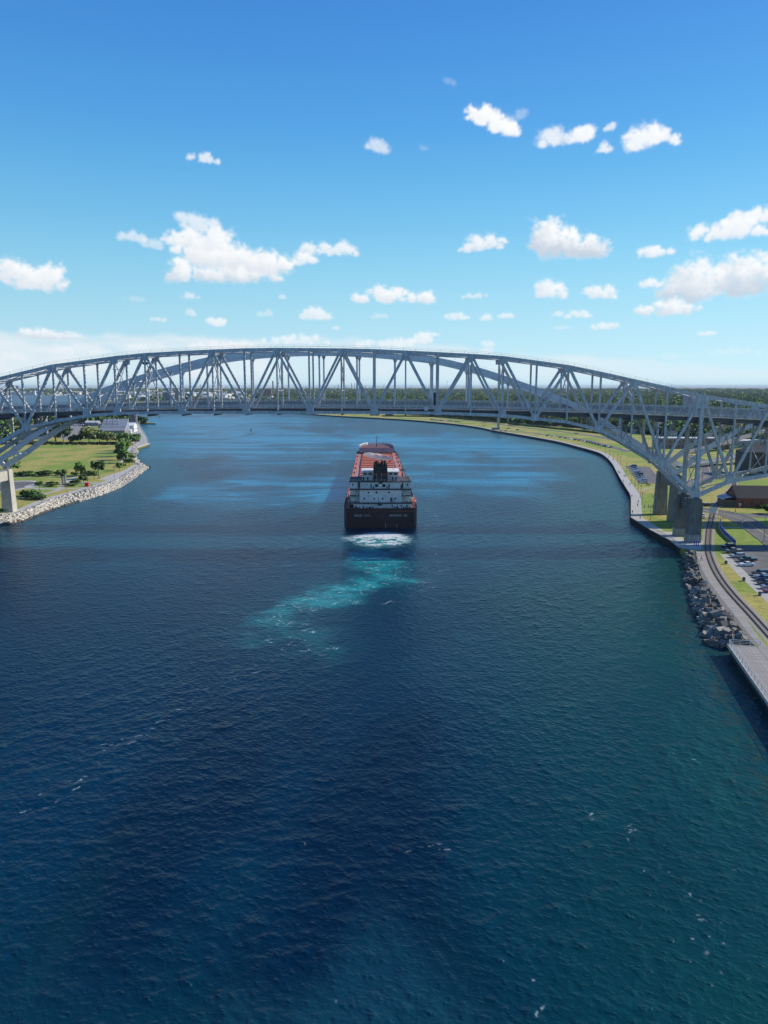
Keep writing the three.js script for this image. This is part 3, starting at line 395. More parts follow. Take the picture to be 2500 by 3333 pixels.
  for (let i = 0; i + 1 < NODES.length; i++) {
    const [x, k] = NODES[i], [x2] = NODES[i + 1], yt = interp(TOP, x) - 0.3, yt2 = interp(TOP, x2) - 0.3, yb = interp(BOT, x), yb2 = interp(BOT, x2);
    if (yt > deckY(x) + 6.5) {
      lattice(at(x, yt, -0.5), at(x, yt, -GAP + 0.5), 0.3, 0.9).build('cross_strut', M.steel, br);
      const q = new MB(); q.beam(at(x, yt, -0.4), at(x2, yt2, -GAP + 0.4), 0.28, 0.28, V(0, 1, 0)).beam(at(x, yt - 0.02, -GAP + 0.4), at(x2, yt2 - 0.02, -0.4), 0.28, 0.28, V(0, 1, 0)); q.build('lateral_brace', M.steel, br);
      if (k !== 'b') { const y0 = Math.max(deckY(x) + 6.2, yb + 8), s = new MB(); s.beam(at(x, yt - 1.2, -0.4), at(x, y0, -GAP + 0.4), 0.26, 0.26, V(1, 0, 0)).beam(at(x + 0.05, yt - 1.2, -GAP + 0.4), at(x + 0.05, y0, -0.4), 0.26, 0.26, V(1, 0, 0)).beam(at(x, y0, -0.4), at(x, y0, -GAP + 0.4), 0.4, 0.3, V(0, 1, 0)); s.build('sway_frame', M.steel, sw); }
    }
    const q = new MB(); q.beam(at(x, yb, -0.4), at(x2, yb2, -GAP + 0.4), 0.32, 0.3, V(0, 1, 0)).beam(at(x, yb - 0.03, -GAP + 0.4), at(x2, yb2 - 0.03, -0.4), 0.32, 0.3, V(0, 1, 0)); q.build('lateral_brace', M.steel, bl);
    lattice(at(x, yb, -0.5), at(x, yb, -GAP + 0.5), 0.4, 0.7).build('cross_strut', M.steel, bl);
    if (deckY(x) - yb > 7) { // frames under the deck over the piers
      const n = Math.max(1, Math.round((deckY(x) - 3 - yb) / 11)), s = new MB();
      for (let j = 0; j < n; j++) { const a = lerp(yb + 0.5, deckY(x) - 2.5, j / n), b = lerp(yb + 0.5, deckY(x) - 2.5, (j + 1) / n); s.beam(at(x, a, -0.4), at(x, b, -GAP + 0.4), 0.24, 0.24, V(1, 0, 0)).beam(at(x + 0.04, a, -GAP + 0.4), at(x + 0.04, b, -0.4), 0.24, 0.24, V(1, 0, 0)).beam(at(x, b, -0.4), at(x, b, -GAP + 0.4), 0.3, 0.3, V(0, 1, 0)); }
      s.build('sway_frame', M.steel, sw);
    }
  }
  // deck
  const dk = new THREE.Group(); dk.name = 'deck'; bridge.add(dk);
  const slabs = new MB(), XS = [...NODES.map((n) => n[0]), 215]; XS.unshift(-230);
  const roadStrip = new MB(), stringer = [new MB(), new MB(), new MB(), new MB()];
  for (let i = 0; i + 1 < XS.length; i++) {
    const a = XS[i], b = XS[i + 1], ya = deckY(Math.min(Math.max(a, -180), 180)), yb = deckY(Math.min(Math.max(b, -180), 180));
    slabs.beam(at(a, ya - 0.18, -GAP / 2), at(b, yb - 0.18, -GAP / 2), GAP - 1.5, 0.36, up);
    stringer.forEach((s, k) => s.beam(at(a, ya - 0.95, -1.5 - k * (GAP - 3) / 3), at(b, yb - 0.95, -1.5 - k * (GAP - 3) / 3), 0.34, 1.1, up));
    if (i > 0 && i < XS.length - 1) new MB().beam(at(a, ya - 1.75, -0.45), at(a, ya - 1.75, -GAP + 0.45), 0.5, 1.5, V(1, 0, 0)).build('floor_beam', M.steelDark, dk);
  }
  slabs.build('road_slab', M.deck, dk); stringer.forEach((s) => s.build('stringer', M.girder, dk));
  for (const z of [-0.95, -GAP + 0.95]) { // parapet rails
    const r = new MB(), posts = new MB(), N = 150; for (let i = 0; i < N; i++) { const a = lerp(-185, 180, i / N), b = lerp(-185, 180, (i + 1) / N); for (const h of [0.35, 0.75, 1.15]) r.beam(at(a, deckY(a) + h, z), at(b, deckY(b) + h, z), 0.11, 0.11, up); posts.beam(at(a, deckY(a), z), at(a, deckY(a) + 1.25, z), 0.12, 0.12, up); }
    r.build('railing', M.galv, dk); tag(posts.build('railing_posts', M.galv, dk), null, null, null, 'stuff');
  }
  { // inspection catwalk under the deck near the piers
    for (const [a, b] of [[46, 175], [-185, -100]]) { const q = new MB(), n = Math.round((b - a) / 2.1); for (let i = 0; i < n; i++) { const x = lerp(a, b, i / n), x2 = lerp(a, b, (i + 1) / n), y = deckY(x) - 5.4, y2 = deckY(x2) - 5.4; for (const h of [0, 0.6, 1.2]) q.beam(at(x, y + h, -1.2), at(x2, y2 + h, -1.2), 0.1, 0.1, up); q.beam(at(x, y, -1.8), at(x2, y2, -1.8), 1.2, 0.08, up); q.beam(at(x, y, -1.2), at(x, deckY(x) - 1.5, -1.2), 0.1, 0.1, up); } q.build('catwalk', M.steelDark, dk); }
  }
  // plain girder approaches on both banks
  for (const [a, b] of [[166, 640], [-640, -171]]) for (let x = a; x < b - 1; x += (b - a) / 9) { const x2 = x + (b - a) / 9, m = Math.abs((x + x2) / 2) > 600 ? 0 : 0, g = new THREE.Group(); g.name = 'approach_span'; bridge.add(g); const yy = (q) => deckY(clamp(q, -180, 180)) - 0.028 * Math.max(0, Math.abs(q) - 180); const q = new MB(); q.beam(at(x, yy(x) - 0.2, -GAP / 2), at(x2, yy(x2) - 0.2, -GAP / 2), GAP - 1.5, 0.4, up); q.build('road_slab', M.deck, g); for (const z of [-1.6, -GAP + 1.6]) new MB().beam(at(x, yy(x) - 1.7, z), at(x2, yy(x2) - 1.7, z), 0.6, 2.5, up).build('girder', M.steel, g); const px = a > 0 ? x2 : x; for (const z of [-2.2, -GAP + 2.2]) new MB().box(px - X0, 1.9, z, 2.2, yy(px) - 4.9, 2.2, 0, 0.85).build('column', M.pierMid, g); new MB().box(px - X0, yy(px) - 4.1, -GAP / 2, 2.0, 1.1, GAP - 1.6).build('pier_cap', M.pierMid, g); }
  // maintenance ladder cages hung from the top chord on the east side, and a signal box
  new MB().box(-99.6 - X0, 66.2, -1, 2.2, 0.15, 2.2).box(-99.6 - X0, 64.4, -1, 0.1, 3.2, 0.1).build('inspection_cage', M.steelDark, bridge);
  new MB().box(-88.2 - X0, 68, -0.9, 1.9, 0.9, 1.9).build('hoist_platform', M.steelDark, bridge);
  new MB().box(18.6 - X0, 53.2, 0.62, 0.8, 4.6, 0.7).build('signal_box', M.black, bridge);
  new MB().box(15.5 - X0, 51.2, 0.2, 1.3, 1.4, 0.7).build('equipment_cabinet', M.white, bridge);
  // piers: pairs of stepped concrete shafts with a pale band at the foot
  for (const [px, name] of [[116.2, 'right'], [-171, 'left']]) for (const z of [0, -GAP]) {
    const g = new THREE.Group(); g.name = 'pier'; bridge.add(g); const x = px - X0;
    new MB().box(x, 5.4, z, 4.3, 11.8, 3.3, 0, 0.95).box(x, 17.2, z, 4.0, 1.4, 3.1).build('shaft', M.pierOld, g);
    const ribs = new MB(); for (const k of [-1, 1]) ribs.box(x + k * 1.95, 5.3, z, 0.8, 11.6, 3.6, 0, 0.96); ribs.build('corner_buttress', M.pierOld, g);
    new MB().box(x, 1.9, z, 4.9, 3.45, 3.9).build('pier_foot', M.pierBase, g);
    new MB().box(x, 18.6, z, 1.6, 0.8, 1.6).build('bearing', M.steelDark, g);
    if (z < 0) new MB().box(x, 13.4, z / 2, 2.2, 4.6, GAP - 3.2).build('cross_wall', M.pierOld, g);
  }
}

// ---------- far bridge: continuous arch ----------
{
  const X0 = 126, GAP = 18, bridge = thing('arch_bridge', 'pale grey steel arch bridge standing just behind the truss bridge', 'bridge', [126, 0, -314], rad(-1.44), 'the twin road bridges over the river');
  const at = (x, y, z) => V(x - X0, y, z), up = V(0, 0, 1);
  const RIB = [[-235, 48], [-220, 44], [-200, 36.5], [-176, 23.6], [-164, 31], [-154, 38], [-140.4, 46], [-133.5, 51.5], [-125.6, 56.1], [-114.1, 60.4], [-101, 64.6], [-91, 67.3], [-75.2, 71], [-64.9, 72.6], [-45, 74.2], [-27, 74.6], [-10, 74], [3, 73], [18.9, 71.4], [31.6, 68.9], [44.4, 65.4], [57.2, 61.1], [70, 56.5], [80, 52.4], [95.1, 44], [111, 33.9], [126, 23.4], [146, 36], [166, 44], [182, 48]];
  const rc = new THREE.CatmullRomCurve3(RIB.filter(([x]) => x >= -176 && x <= 126).map(([x, y]) => V(x, y, 0)), false, 'centripetal').getPoints(72), ribY = (x) => interp(rc.map((p) => [p.x, p.y]), x), deckY = (x) => 53.2 - 2.6 * ((x + 27) / 150) ** 2;
  for (const [n, z] of [['front_arch', 0], ['rear_arch', -GAP]]) {
    const g = new THREE.Group(); g.name = n; bridge.add(g);
    for (let s = 0; s < 18; s++) { const q = new MB(); for (let i = s * 4; i < s * 4 + 4; i++) q.beam(at(rc[i].x, rc[i].y, z), at(rc[i + 1].x, rc[i + 1].y, z), 1.25, 2.3, up); q.build('arch_rib_segment', M.steelFar, g); }
    for (const [a, b] of [[126, 166], [-176, -221]]) { const q = new MB(), n2 = 8; for (let i = 0; i < n2; i++) { const f = (t) => { const x = lerp(a, b, t); return at(x, 23.4 + (deckY(x) - 4 - 23.4) * Math.sin(t * Math.PI / 2), z); }; q.beam(f(i / n2), f((i + 1) / n2), 1.2, 1.9, up); } q.build('side_arch', M.steelFar, g); }
    for (let x = -27.5 - 16 * 9; x <= 126; x += 16) {
      const r = ribY(x), d = deckY(x); if (Math.abs(r - d) < 3.2) continue;
      const q = new MB();
      if (r > d) { q.hbeam(at(x, d - 1.5, z), at(x, r - 1.5, z), 0.6, 0.72, up); q.hexa([V(x - X0 - 0.36, r - 2.7, z + 0.3), V(x - X0 + 0.36, r - 2.7, z + 0.3), V(x - X0 + 0.36, r - 2.7, z - 0.3), V(x - X0 - 0.36, r - 2.7, z - 0.3), V(x - X0 - 1.1, r - 0.9, z + 0.3), V(x - X0 + 1.1, r - 0.9, z + 0.3), V(x - X0 + 1.1, r - 0.9, z - 0.3), V(x - X0 - 1.1, r - 0.9, z - 0.3)]); q.build('hanger', M.steelFar, g); }
      else { q.hbeam(at(x, r + 0.9, z), at(x, d - 2, z), 0.8, 0.9, up); q.build('spandrel_column', M.steelFar, g); }
    }
    const r = new MB(); let prev = null; for (let i = 0; i <= 60; i++) { const x = lerp(-130, 74, i / 60), p = at(x, ribY(x) + 2.1, z), b = at(x, ribY(x) + 1.1, z); r.beam(b, p, 0.05, 0.05); if (prev) r.beam(prev, p, 0.03, 0.03); prev = p; } tag(r.build('hand_cable', M.steelDark, g), null, null, null, 'stuff');
  }
  for (let x = -107.5; x <= 60; x += 32) { const y = ribY(x); if (y > deckY(x) + 6.5) new MB().beam(at(x, y, -0.6), at(x, y, -GAP + 0.6), 0.9, 1.1, V(1, 0, 0)).build('arch_strut', M.steelFar, bridge); }
  for (const x of [-165, -155, 104, 112]) { const y = ribY(x); new MB().beam(at(x, y, -0.6), at(x, y, -GAP + 0.6), 0.8, 0.9, V(1, 0, 0)).build('arch_strut', M.steelFar, bridge); }
  const dk = new THREE.Group(); dk.name = 'deck'; bridge.add(dk);
  const slab = new MB(), fas = [new MB(), new MB()], gird = [new MB(), new MB(), new MB()]; const N = 40;
  for (let i = 0; i < N; i++) {
    const a = lerp(-235, 225, i / N), b = lerp(-235, 225, (i + 1) / N), ya = deckY(clamp(a, -190, 190)), yb = deckY(clamp(b, -190, 190));
    slab.beam(at(a, ya - 0.15, -GAP / 2), at(b, yb - 0.15, -GAP / 2), GAP - 2.4, 0.3, up);
    fas.forEach((f, k) => f.beam(at(a, ya - 0.75, k ? -GAP + 0.85 : -0.85), at(b, yb - 0.75, k ? -GAP + 0.85 : -0.85), 0.5, 2.2, up));
    gird.forEach((f, k) => f.beam(at(a, ya - 1.3, -4 - k * 5), at(b, yb - 1.3, -4 - k * 5), 0.5, 1.9, up));
    new MB().beam(at(a, ya - 1.6, -1.1), at(a, ya - 1.6, -GAP + 1.1), 0.5, 1.5, V(1, 0, 0)).build('floor_beam', M.steelFar, dk);
  }
  slab.build('road_slab', M.deck, dk); fas.forEach((f) => f.build('edge_girder', M.fascia, dk)); gird.forEach((f) => f.build('girder', M.girder, dk));
  for (const z of [-0.85, -GAP + 0.85]) { const r = new MB(), ps = new MB(); for (let i = 0; i < 150; i++) { const a = lerp(-190, 190, i / 150), b = lerp(-190, 190, (i + 1) / 150); for (const h of [0.8, 1.25]) r.beam(at(a, deckY(a) + h, z), at(b, deckY(b) + h, z), 0.12, 0.12, up); ps.beam(at(a, deckY(a) + 0.3, z), at(a, deckY(a) + 1.3, z), 0.14, 0.14, up); } r.build('railing', M.galv, dk); tag(ps.build('railing_posts', M.galv, dk), null, null, null, 'stuff'); }
  for (const [a, b] of [[225, 640], [-640, -235]]) for (let x = a; x < b - 1; x += (b - a) / 8) { const x2 = x + (b - a) / 8, g = new THREE.Group(); g.name = 'approach_span'; bridge.add(g); const yy = (q) => deckY(clamp(q, -190, 190)) - 0.028 * Math.max(0, Math.abs(q) - 230); new MB().beam(at(x, yy(x) - 0.2, -GAP / 2), at(x2, yy(x2) - 0.2, -GAP / 2), GAP - 2.4, 0.4, up).build('road_slab', M.deck, g); for (const z of [-1.4, -GAP + 1.4]) new MB().beam(at(x, yy(x) - 1.4, z), at(x2, yy(x2) - 1.4, z), 0.6, 2.2, up).build('girder', M.fascia, g); const px = a > 0 ? x : x2; for (const z of [-3, -GAP + 3]) new MB().box(px - X0, 1.9, z, 2.6, yy(px) - 4.5, 2.6, 0, 0.85).build('column', M.pierMid, g); new MB().box(px - X0, yy(px) - 3.7, -GAP / 2, 2.2, 1.1, GAP - 2).build('pier_cap', M.pierMid, g); }
  for (const [px, m] of [[126, M.pierMid], [-176, M.pierNew]]) {
    const x = px - X0;
    for (const z of [0, -GAP]) { const g = new THREE.Group(); g.name = 'pier'; bridge.add(g); new MB().box(x, 1.9, z, 5.2, 20.2, 4.2, 0, 0.78).build('leg', m, g); new MB().box(x, 22.1, z, 1.8, 0.6, 1.8).build('bearing', M.steelDark, g); }
    new MB().box(x, 17.2, -GAP / 2, 2.9, 4.4, GAP - 3.5).build('pier_cross_beam', m, bridge);
    const r = new MB(); for (const h of [0.5, 1.0]) r.beam(V(x + 1.4, 21.6 + h, -2.4), V(x + 1.4, 21.6 + h, -GAP + 2.4), 0.07, 0.07).beam(V(x - 1.4, 21.6 + h, -2.4), V(x - 1.4, 21.6 + h, -GAP + 2.4), 0.07, 0.07); for (let k = 0; k < 8; k++) for (const s of [-1.4, 1.4]) r.beam(V(x + s, 21.6, lerp(-2.4, -GAP + 2.4, k / 7)), V(x + s, 22.6, lerp(-2.4, -GAP + 2.4, k / 7)), 0.07, 0.07); r.build('beam_railing', M.galv, bridge);
  }
}
console.log('bridges');

// ---------- bulk carrier ----------
const font = await new FontLoader().loadAsync('fonts/droid/droid_sans_bold.typeface.json');
{
  const S = thing('cargo_ship', 'long rust-red lake freighter with white stern house and black funnel, sailing away', 'ship', [-1.4, 0, -310], rad(0.9));
  const MS = { hull: mat(0.055, 0.019, 0.018, { tx: 'streak', m: 16, roughness: 0.7 }), deck: mat(0.62, 0.215, 0.165, { tx: 'mottle', m: 30 }), hatch: mat(0.72, 0.19, 0.1, { tx: 'mottle', m: 14 }), coaming: mat(0.07, 0.015, 0.013), house: mat(0.86, 0.86, 0.85, { tx: 'mottle', m: 20, roughness: 0.6 }), funnel: mat(0.012, 0.012, 0.014, { roughness: 0.55 }), band: mat(0.2, 0.06, 0.04), win: mat(0.01, 0.012, 0.016, { roughness: 0.15 }), rail: mat(0.5, 0.5, 0.48), red: mat(0.45, 0.05, 0.03), fore: mat(0.36, 0.3, 0.33, { tx: 'mottle' }), dk: mat(0.05, 0.05, 0.06) };
  const half = (z) => { const d = -z; if (d < 9) return 14.4 + 1.6 * Math.sin(d / 9 * Math.PI / 2); if (d < 268) return 16; const t = (d - 268) / 38; return 16 * Math.sqrt(Math.max(0, 1 - t ** 2.2)); };
  const ZS = [0, -1.5, -3, -5, -7, -9, -60, -140, -220, -268, -274, -280, -285, -290, -294, -298, -301, -303.5, -305.2, -306];
  const topY = (z) => 7.6 + 0.9 * sstep(4, 0, -z) * 0 + (z < -250 ? 1.6 * sstep(250, 306, -z) : 0);
  { // shell plating with a bulwark at the stern
    const q = new MB();
    for (let i = 0; i + 1 < ZS.length; i++) for (const s of [-1, 1]) { const a = ZS[i], b = ZS[i + 1], ha = s * half(a), hb = s * half(b), A = V(ha, -1.5, a), B = V(hb, -1.5, b), C = V(hb, topY(b), b), D = V(ha, topY(a), a); if (s > 0) q.quad(A, B, C, D); else q.quad(B, A, D, C); }
    q.quad(V(-14.4, -1.5, 0), V(14.4, -1.5, 0), V(14.4, topY(0), 0), V(-14.4, topY(0), 0));
    q.build('hull', MS.hull, S);
    const w = new MB(); for (let i = 0; i < 7; i++) for (const s of [-1, 1]) { const a = ZS[i], b = ZS[i + 1] < -40 ? -40 : ZS[i + 1], ha = s * half(a), hb = s * half(b); w.beam(V(ha - s * 0.1, 8.1, a), V(hb - s * 0.1, 8.1, b), 0.2, 1.0, V(1, 0, 0)); } w.beam(V(-14.4, 8.1, -0.1), V(14.4, 8.1, -0.1), 0.2, 1.0, V(0, 0, 1)); w.build('bulwark', MS.hull, S);
  }
  { const pts = [...ZS.map((z) => [half(z) - 0.02, z]), ...[...ZS].reverse().map((z) => [-half(z) + 0.02, z])].filter((p, i, a) => i === 0 || Math.hypot(p[0] - a[i - 1][0], p[1] - a[i - 1][1]) > 0.01); new MB().slab(pts.map(([x, z]) => [x, z]), 7.25, 7.55).build('main_deck', MS.deck, S); }
  { // hatches
    const one = new MB(), lid = new MB(); one.box(0, 7.55, 0, 21.4, 0.75, 7.0); lid.box(0, 8.3, 0, 21.8, 0.22, 6.4); for (let k = -4; k <= 4; k++) lid.box(k * 2.4, 8.52, 0, 0.22, 0.08, 6);
    const go = one.done(), gl = lid.done();
    for (let i = 0; i < 19; i++) { const g = new THREE.Group(); g.name = 'hatch'; g.position.set(0, 0, -58 - i * 11); S.add(g); const c = new THREE.Mesh(go, MS.coaming), l = new THREE.Mesh(gl, MS.hatch); c.name = 'coaming'; l.name = 'hatch_cover'; g.add(c, l); }
    for (const s of [-1, 1]) { const r = new MB(); r.box(s * 11.7, 7.56, -156, 0.35, 0.25, 214); r.build('crane_rail', MS.dk, S); }
  }
  const rail = (pts, y, h = 1.05, m = MS.rail, name = 'guard_rail') => { const q = new MB(); for (let i = 0; i + 1 < pts.length; i++) { const [x0, z0] = pts[i], [x1, z1] = pts[i + 1], n = Math.max(1, Math.round(Math.hypot(x1 - x0, z1 - z0) / 1.8)); for (const k of [0.5, 1]) q.beam(V(x0, y + h * k, z0), V(x1, y + h * k, z1), 0.06, 0.06, V(0, 1, 0)); for (let j = 0; j <= n; j++) q.beam(V(lerp(x0, x1, j / n), y, lerp(z0, z1, j / n)), V(lerp(x0, x1, j / n), y + h, lerp(z0, z1, j / n)), 0.06, 0.06, V(1, 0, 0)); } return q.build(name, m, S); };
  for (const s of [-1, 1]) rail([[s * 15.85, -40], [s * 15.85, -266]], 7.55, 1.05, MS.dk);
  // deck fittings along the sides
  { const r = rngOf(9); for (let i = 0; i < 16; i++) { const s = i % 2 ? 1 : -1, z = -60 - i * 13, q = new MB(); q.cyl(V(s * 14.6, 7.55, z), V(s * 14.6, 8.5, z), 0.4, 0.32).cyl(V(s * 14.6, 7.55, z - 1.6), V(s * 14.6, 8.5, z - 1.6), 0.4, 0.32).box(s * 14.6, 7.55, z - 0.8, 0.9, 0.25, 2.6); q.build('mooring_bollard', MS.dk, S); }
    for (const [s, z] of [[-1, -210], [-1, -246], [1, -205]]) { const q = new MB(); q.beam(V(s * 12.4, 8.4, z), V(s * 15.4, 8.4, z), 0.22, 0.22, V(0, 1, 0)).cyl(V(s * 12.4, 7.55, z), V(s * 12.4, 9.4, z), 0.14, 0.14).cyl(V(s * 15.4, 7.55, z), V(s * 15.4, 9.6, z), 0.14, 0.14); q.build('landing_boom', MS.house, S); }
    new MB().box(-12.6, 7.56, -120, 1.5, 0.12, 92).build('deck_walkway', mat(0.52, 0.33, 0.34, { tx: 'mottle' }), S);
    new MB().cyl(V(8.6, 8.95, -190), V(8.6, 10.1, -190), 0.7, 0.6).build('vent_head', MS.red, S);
    { const q = new MB(); q.cyl(V(12.6, 7.55, -84), V(12.6, 17.5, -84), 0.34, 0.22).beam(V(12.6, 16.6, -84), V(15.2, 13.2, -98), 0.3, 0.3); q.cyl(V(12.6, 7.55, -84), V(12.6, 9.3, -84), 0.8, 0.8); q.build('stores_crane', MS.dk, S); }
  }
  // forecastle
  { const q = new MB(), f = (d) => [half(-268 - d) * 0.86, -268 - d]; const pts = [0, 6, 12, 18, 23, 27, 30, 32.5].map(f); q.slab([...pts, ...[...pts].reverse().map(([x, z]) => [-x, z])], 8.4, 12.3); q.build('forecastle', MS.fore, S); new MB().slab([...pts, ...[...pts].reverse().map(([x, z]) => [-x, z])].map(([x, z]) => [x * 0.97, z]), 12.31, 12.4).build('forecastle_deck', mat(0.2, 0.08, 0.075, { tx: 'mottle' }), S);
    const w = new MB(); for (let i = 0; i + 1 < pts.length; i++) for (const s of [-1, 1]) w.beam(V(s * pts[i][0], 13.3, pts[i][1]), V(s * pts[i + 1][0], 13.3, pts[i + 1][1]), 0.35, 1.9, V(1, 0, 0)); w.beam(V(-pts[7][0], 13.3, pts[7][1]), V(pts[7][0], 13.3, pts[7][1]), 0.35, 1.9, V(0, 0, 1)); w.build('bow_bulwark', MS.house, S);
    const st = new MB(); for (let i = 0; i < 14; i++) { const t = i / 13, k = t * 6, a = Math.min(6, k | 0), p = lerp(pts[a][0], pts[a + 1][0], k - a) - 0.4, z = lerp(pts[a][1], pts[a + 1][1], k - a); for (const s of [-1, 1]) st.beam(V(s * p, 12.4, z), V(s * p, 14, z), 0.4, 0.25, V(1, 0, 0)); } st.build('bulwark_stays', MS.house, S);
    rail([[-13.6, -268.4], [13.6, -268.4]], 12.4);
    const m = new MB(); m.cyl(V(0, 12.4, -280), V(0, 21.4, -280), 0.32, 0.14).beam(V(-1.7, 19.6, -280), V(1.7, 19.6, -280), 0.14, 0.14, V(0, 1, 0)).beam(V(-1.1, 17.6, -280), V(1.1, 17.6, -280), 0.14, 0.14, V(0, 1, 0)).cyl(V(0, 12.4, -280), V(0, 14.5, -280), 0.7, 0.4); m.build('foremast', MS.dk, S);
    for (const x of [-8, -3.4, 3.6, 7.6]) new MB().cyl(V(x, 7.55, -265.5), V(x, 9.4, -265.5), 0.3, 0.3).box(x, 9.4, -265.5, 0.8, 0.4, 0.8).build('deck_ventilator', MS.dk, S);
  }
  // stern house, tier by tier (z runs forward, negative)
  const H = new THREE.Group(); H.name = 'stern_house'; S.add(H);
  const tier = (n, x0, x1, y0, y1, z0, z1, m = MS.house) => new MB().box((x0 + x1) / 2, y0, (z0 + z1) / 2, x1 - x0, y1 - y0, Math.abs(z1 - z0)).build(n, m, H);
  tier('lower_tier', -13.5, 13.5, 7.55, 9.78, -5.2, -38); tier('tier_deck', -13.9, 13.9, 9.78, 9.95, -4.4, -38.4, MS.dk);
  tier('main_block', -9.2, 9.3, 9.95, 15.45, -8.2, -37.6); for (const s of [-1, 1]) { tier('side_wall', s > 0 ? 9.3 : -13.3, s > 0 ? 13.3 : -9.2, 9.95, 15.45, -10.6, -36.5); tier('stair_landing', s > 0 ? 9.3 : -13.4, s > 0 ? 13.4 : -9.2, 12.62, 12.78, -8.2, -10.6, MS.dk); }
  tier('tier_deck', -13.6, 13.6, 15.45, 15.62, -7.4, -37.8, MS.dk);
  tier('upper_tier', -8.9, 8.9, 15.62, 18.4, -11.2, -36); for (const s of [-1, 1]) { tier('wing_cabin', s > 0 ? 10.1 : -13.4, s > 0 ? 13.4 : -10.1, 15.62, 18.55, -11.4, -24); tier('wing_deck', s > 0 ? 8.9 : -13.7, s > 0 ? 13.7 : -8.9, 18.55, 18.7, -10.6, -30, MS.dk); }
  tier('roof_deck', -8.9, 8.9, 18.42, 18.58, -10.6, -36.4, MS.dk);
  for (const s of [-1, 1]) { tier('wheelhouse', s > 0 ? 3.4 : -8.1, s > 0 ? 8.1 : -3.4, 18.58, 22.3, -16.5, -30); tier('wheelhouse_roof', s > 0 ? 3.3 : -8.5, s > 0 ? 8.5 : -3.3, 22.3, 22.55, -16.0, -30.6); for (let k = 0; k < 2; k++) { const x = s > 0 ? 4.6 + k * 2.2 : -4.6 - k * 2.2; new MB().box(x, 21.1, -16.46, 1.5, 0.8, 0.12).build('window', MS.win, H); } }
  tier('wheelhouse_front', -8.1, 8.1, 18.58, 22.3, -24.5, -30.2);
  { const f = new THREE.Group(); f.name = 'funnel'; S.add(f); new MB().box(0, 15.7, -17.2, 6.2, 9.9, 9.4).build('funnel_casing', MS.funnel, f); new MB().box(0, 21.3, -17.2, 6.26, 0.9, 9.46).build('funnel_band', MS.band, f); new MB().box(-0.6, 18.7, -12.44, 1.3, 4.6, 0.14).build('funnel_door', MS.dk, f); new MB().box(0.5, 18.7, -12.44, 0.12, 3.6, 0.16).box(-1.6, 18.7, -12.44, 0.1, 3.4, 0.16).build('funnel_ladder', MS.rail, f);
    for (const [x, z, h, r] of [[-2.6, -13.6, 27.3, 0.28], [-0.25, -13.4, 26.6, 0.24], [0.65, -13.3, 26.9, 0.2], [-1.0, -13.3, 26.2, 0.2], [-1.5, -13.9, 27.5, 0.36], [-0.7, -14.6, 27.2, 0.3], [0.3, -14.2, 27.0, 0.3], [1.0, -13.8, 27.3, 0.26], [1.8, -14.8, 27.5, 0.42], [2.7, -13.6, 26.6, 0.2], [-1.9, -17, 27.2, 0.4], [0.8, -17.6, 27.4, 0.4], [2.2, -18, 27.2, 0.35]]) new MB().cyl(V(x, 25.4, z), V(x, h, z), r, r, 9).build('exhaust_pipe', MS.funnel, f); }
  const win = (x, y, w, h, z, m = MS.win, n = 'window') => new MB().box(x, y, z, w, h, 0.14).build(n, m, H);
  for (const x of [-1.65, 1.55]) win(x, 16.3, 1.3, 1.25, -11.17);
  for (const x of [-3.0, 2.9]) win(x, 15.64, 0.55, 1.0, -11.16, MS.dk, 'door'); for (const x of [-4.1, 3.8]) win(x, 15.64, 0.5, 1.95, -11.16, MS.dk, 'door'); win(-6, 17.2, 0.5, 0.3, -11.17); win(0, 17.7, 1.8, 0.9, -11.18, MS.dk, 'vent_grille');
  for (const [x, s] of [[-12.2, 0.6], [11.9, 0.6]]) win(x, 16.9, s, 0.75, -11.37); for (const x of [-8.85, 9.95]) win(x > 0 ? 10.0 : -9.6, 15.64, 0.7, 2.3, -11.5, MS.dk, 'door');
  for (const x of [-5.3, -1.7, 3.75]) win(x, 13.9, 0.66, 0.75, -8.16);
  for (const x of [-7.1, -2.8, 0.9, 6.5]) win(x, 11.2, 0.62, 0.75, -8.16); win(4.7, 9.98, 0.85, 2.0, -8.16, MS.dk, 'door'); win(-4.5, 9.98, 1.9, 2.7, -8.15, MS.house, 'locker'); win(-4.5, 12.7, 2.1, 0.12, -8.13, MS.dk, 'locker_lintel'); win(5.7, 9.98, 0.9, 1.8, -8.1, MS.rail, 'cabinet');
  win(-12.6, 7.9, 1.7, 1.6, -5.16, MS.win, 'mooring_port'); for (const x of [5.1, 9.1, 11.5]) win(x, 8.5, 0.6, 0.65, -5.16); for (const x of [-10.9, -7.4, 7.3]) win(x, 7.6, 0.5, 1.3, -5.14, MS.dk, 'ventilator');
  { // stairs at both sides of the block and down to the poop
    for (const s of [-1, 1]) { const q = new MB(); for (const dz of [-0.4, 0.4]) { q.beam(V(s * 12.6, 9.95, -9.3 + dz), V(s * 10, 12.7, -9.3 + dz), 0.12, 0.3, V(0, 0, 1)).beam(V(s * 12.4, 11.0, -9.3 + dz), V(s * 9.8, 13.8, -9.3 + dz), 0.07, 0.07, V(0, 0, 1)); q.beam(V(s * 10, 12.7, -9.0 + dz), V(s * 12.6, 15.5, -9.0 + dz), 0.12, 0.3, V(0, 0, 1)).beam(V(s * 9.8, 13.8, -9.0 + dz), V(s * 12.4, 16.5, -9.0 + dz), 0.07, 0.07, V(0, 0, 1)); } for (let i = 0; i < 10; i++) q.box(s * lerp(12.6, 10, i / 10), 9.95 + 2.75 * i / 10, -9.3, 0.3, 0.05, 0.8).box(s * lerp(10, 12.6, i / 10), 12.7 + 2.75 * i / 10, -9.0, 0.3, 0.05, 0.8); q.build('stairway', MS.house, H); }
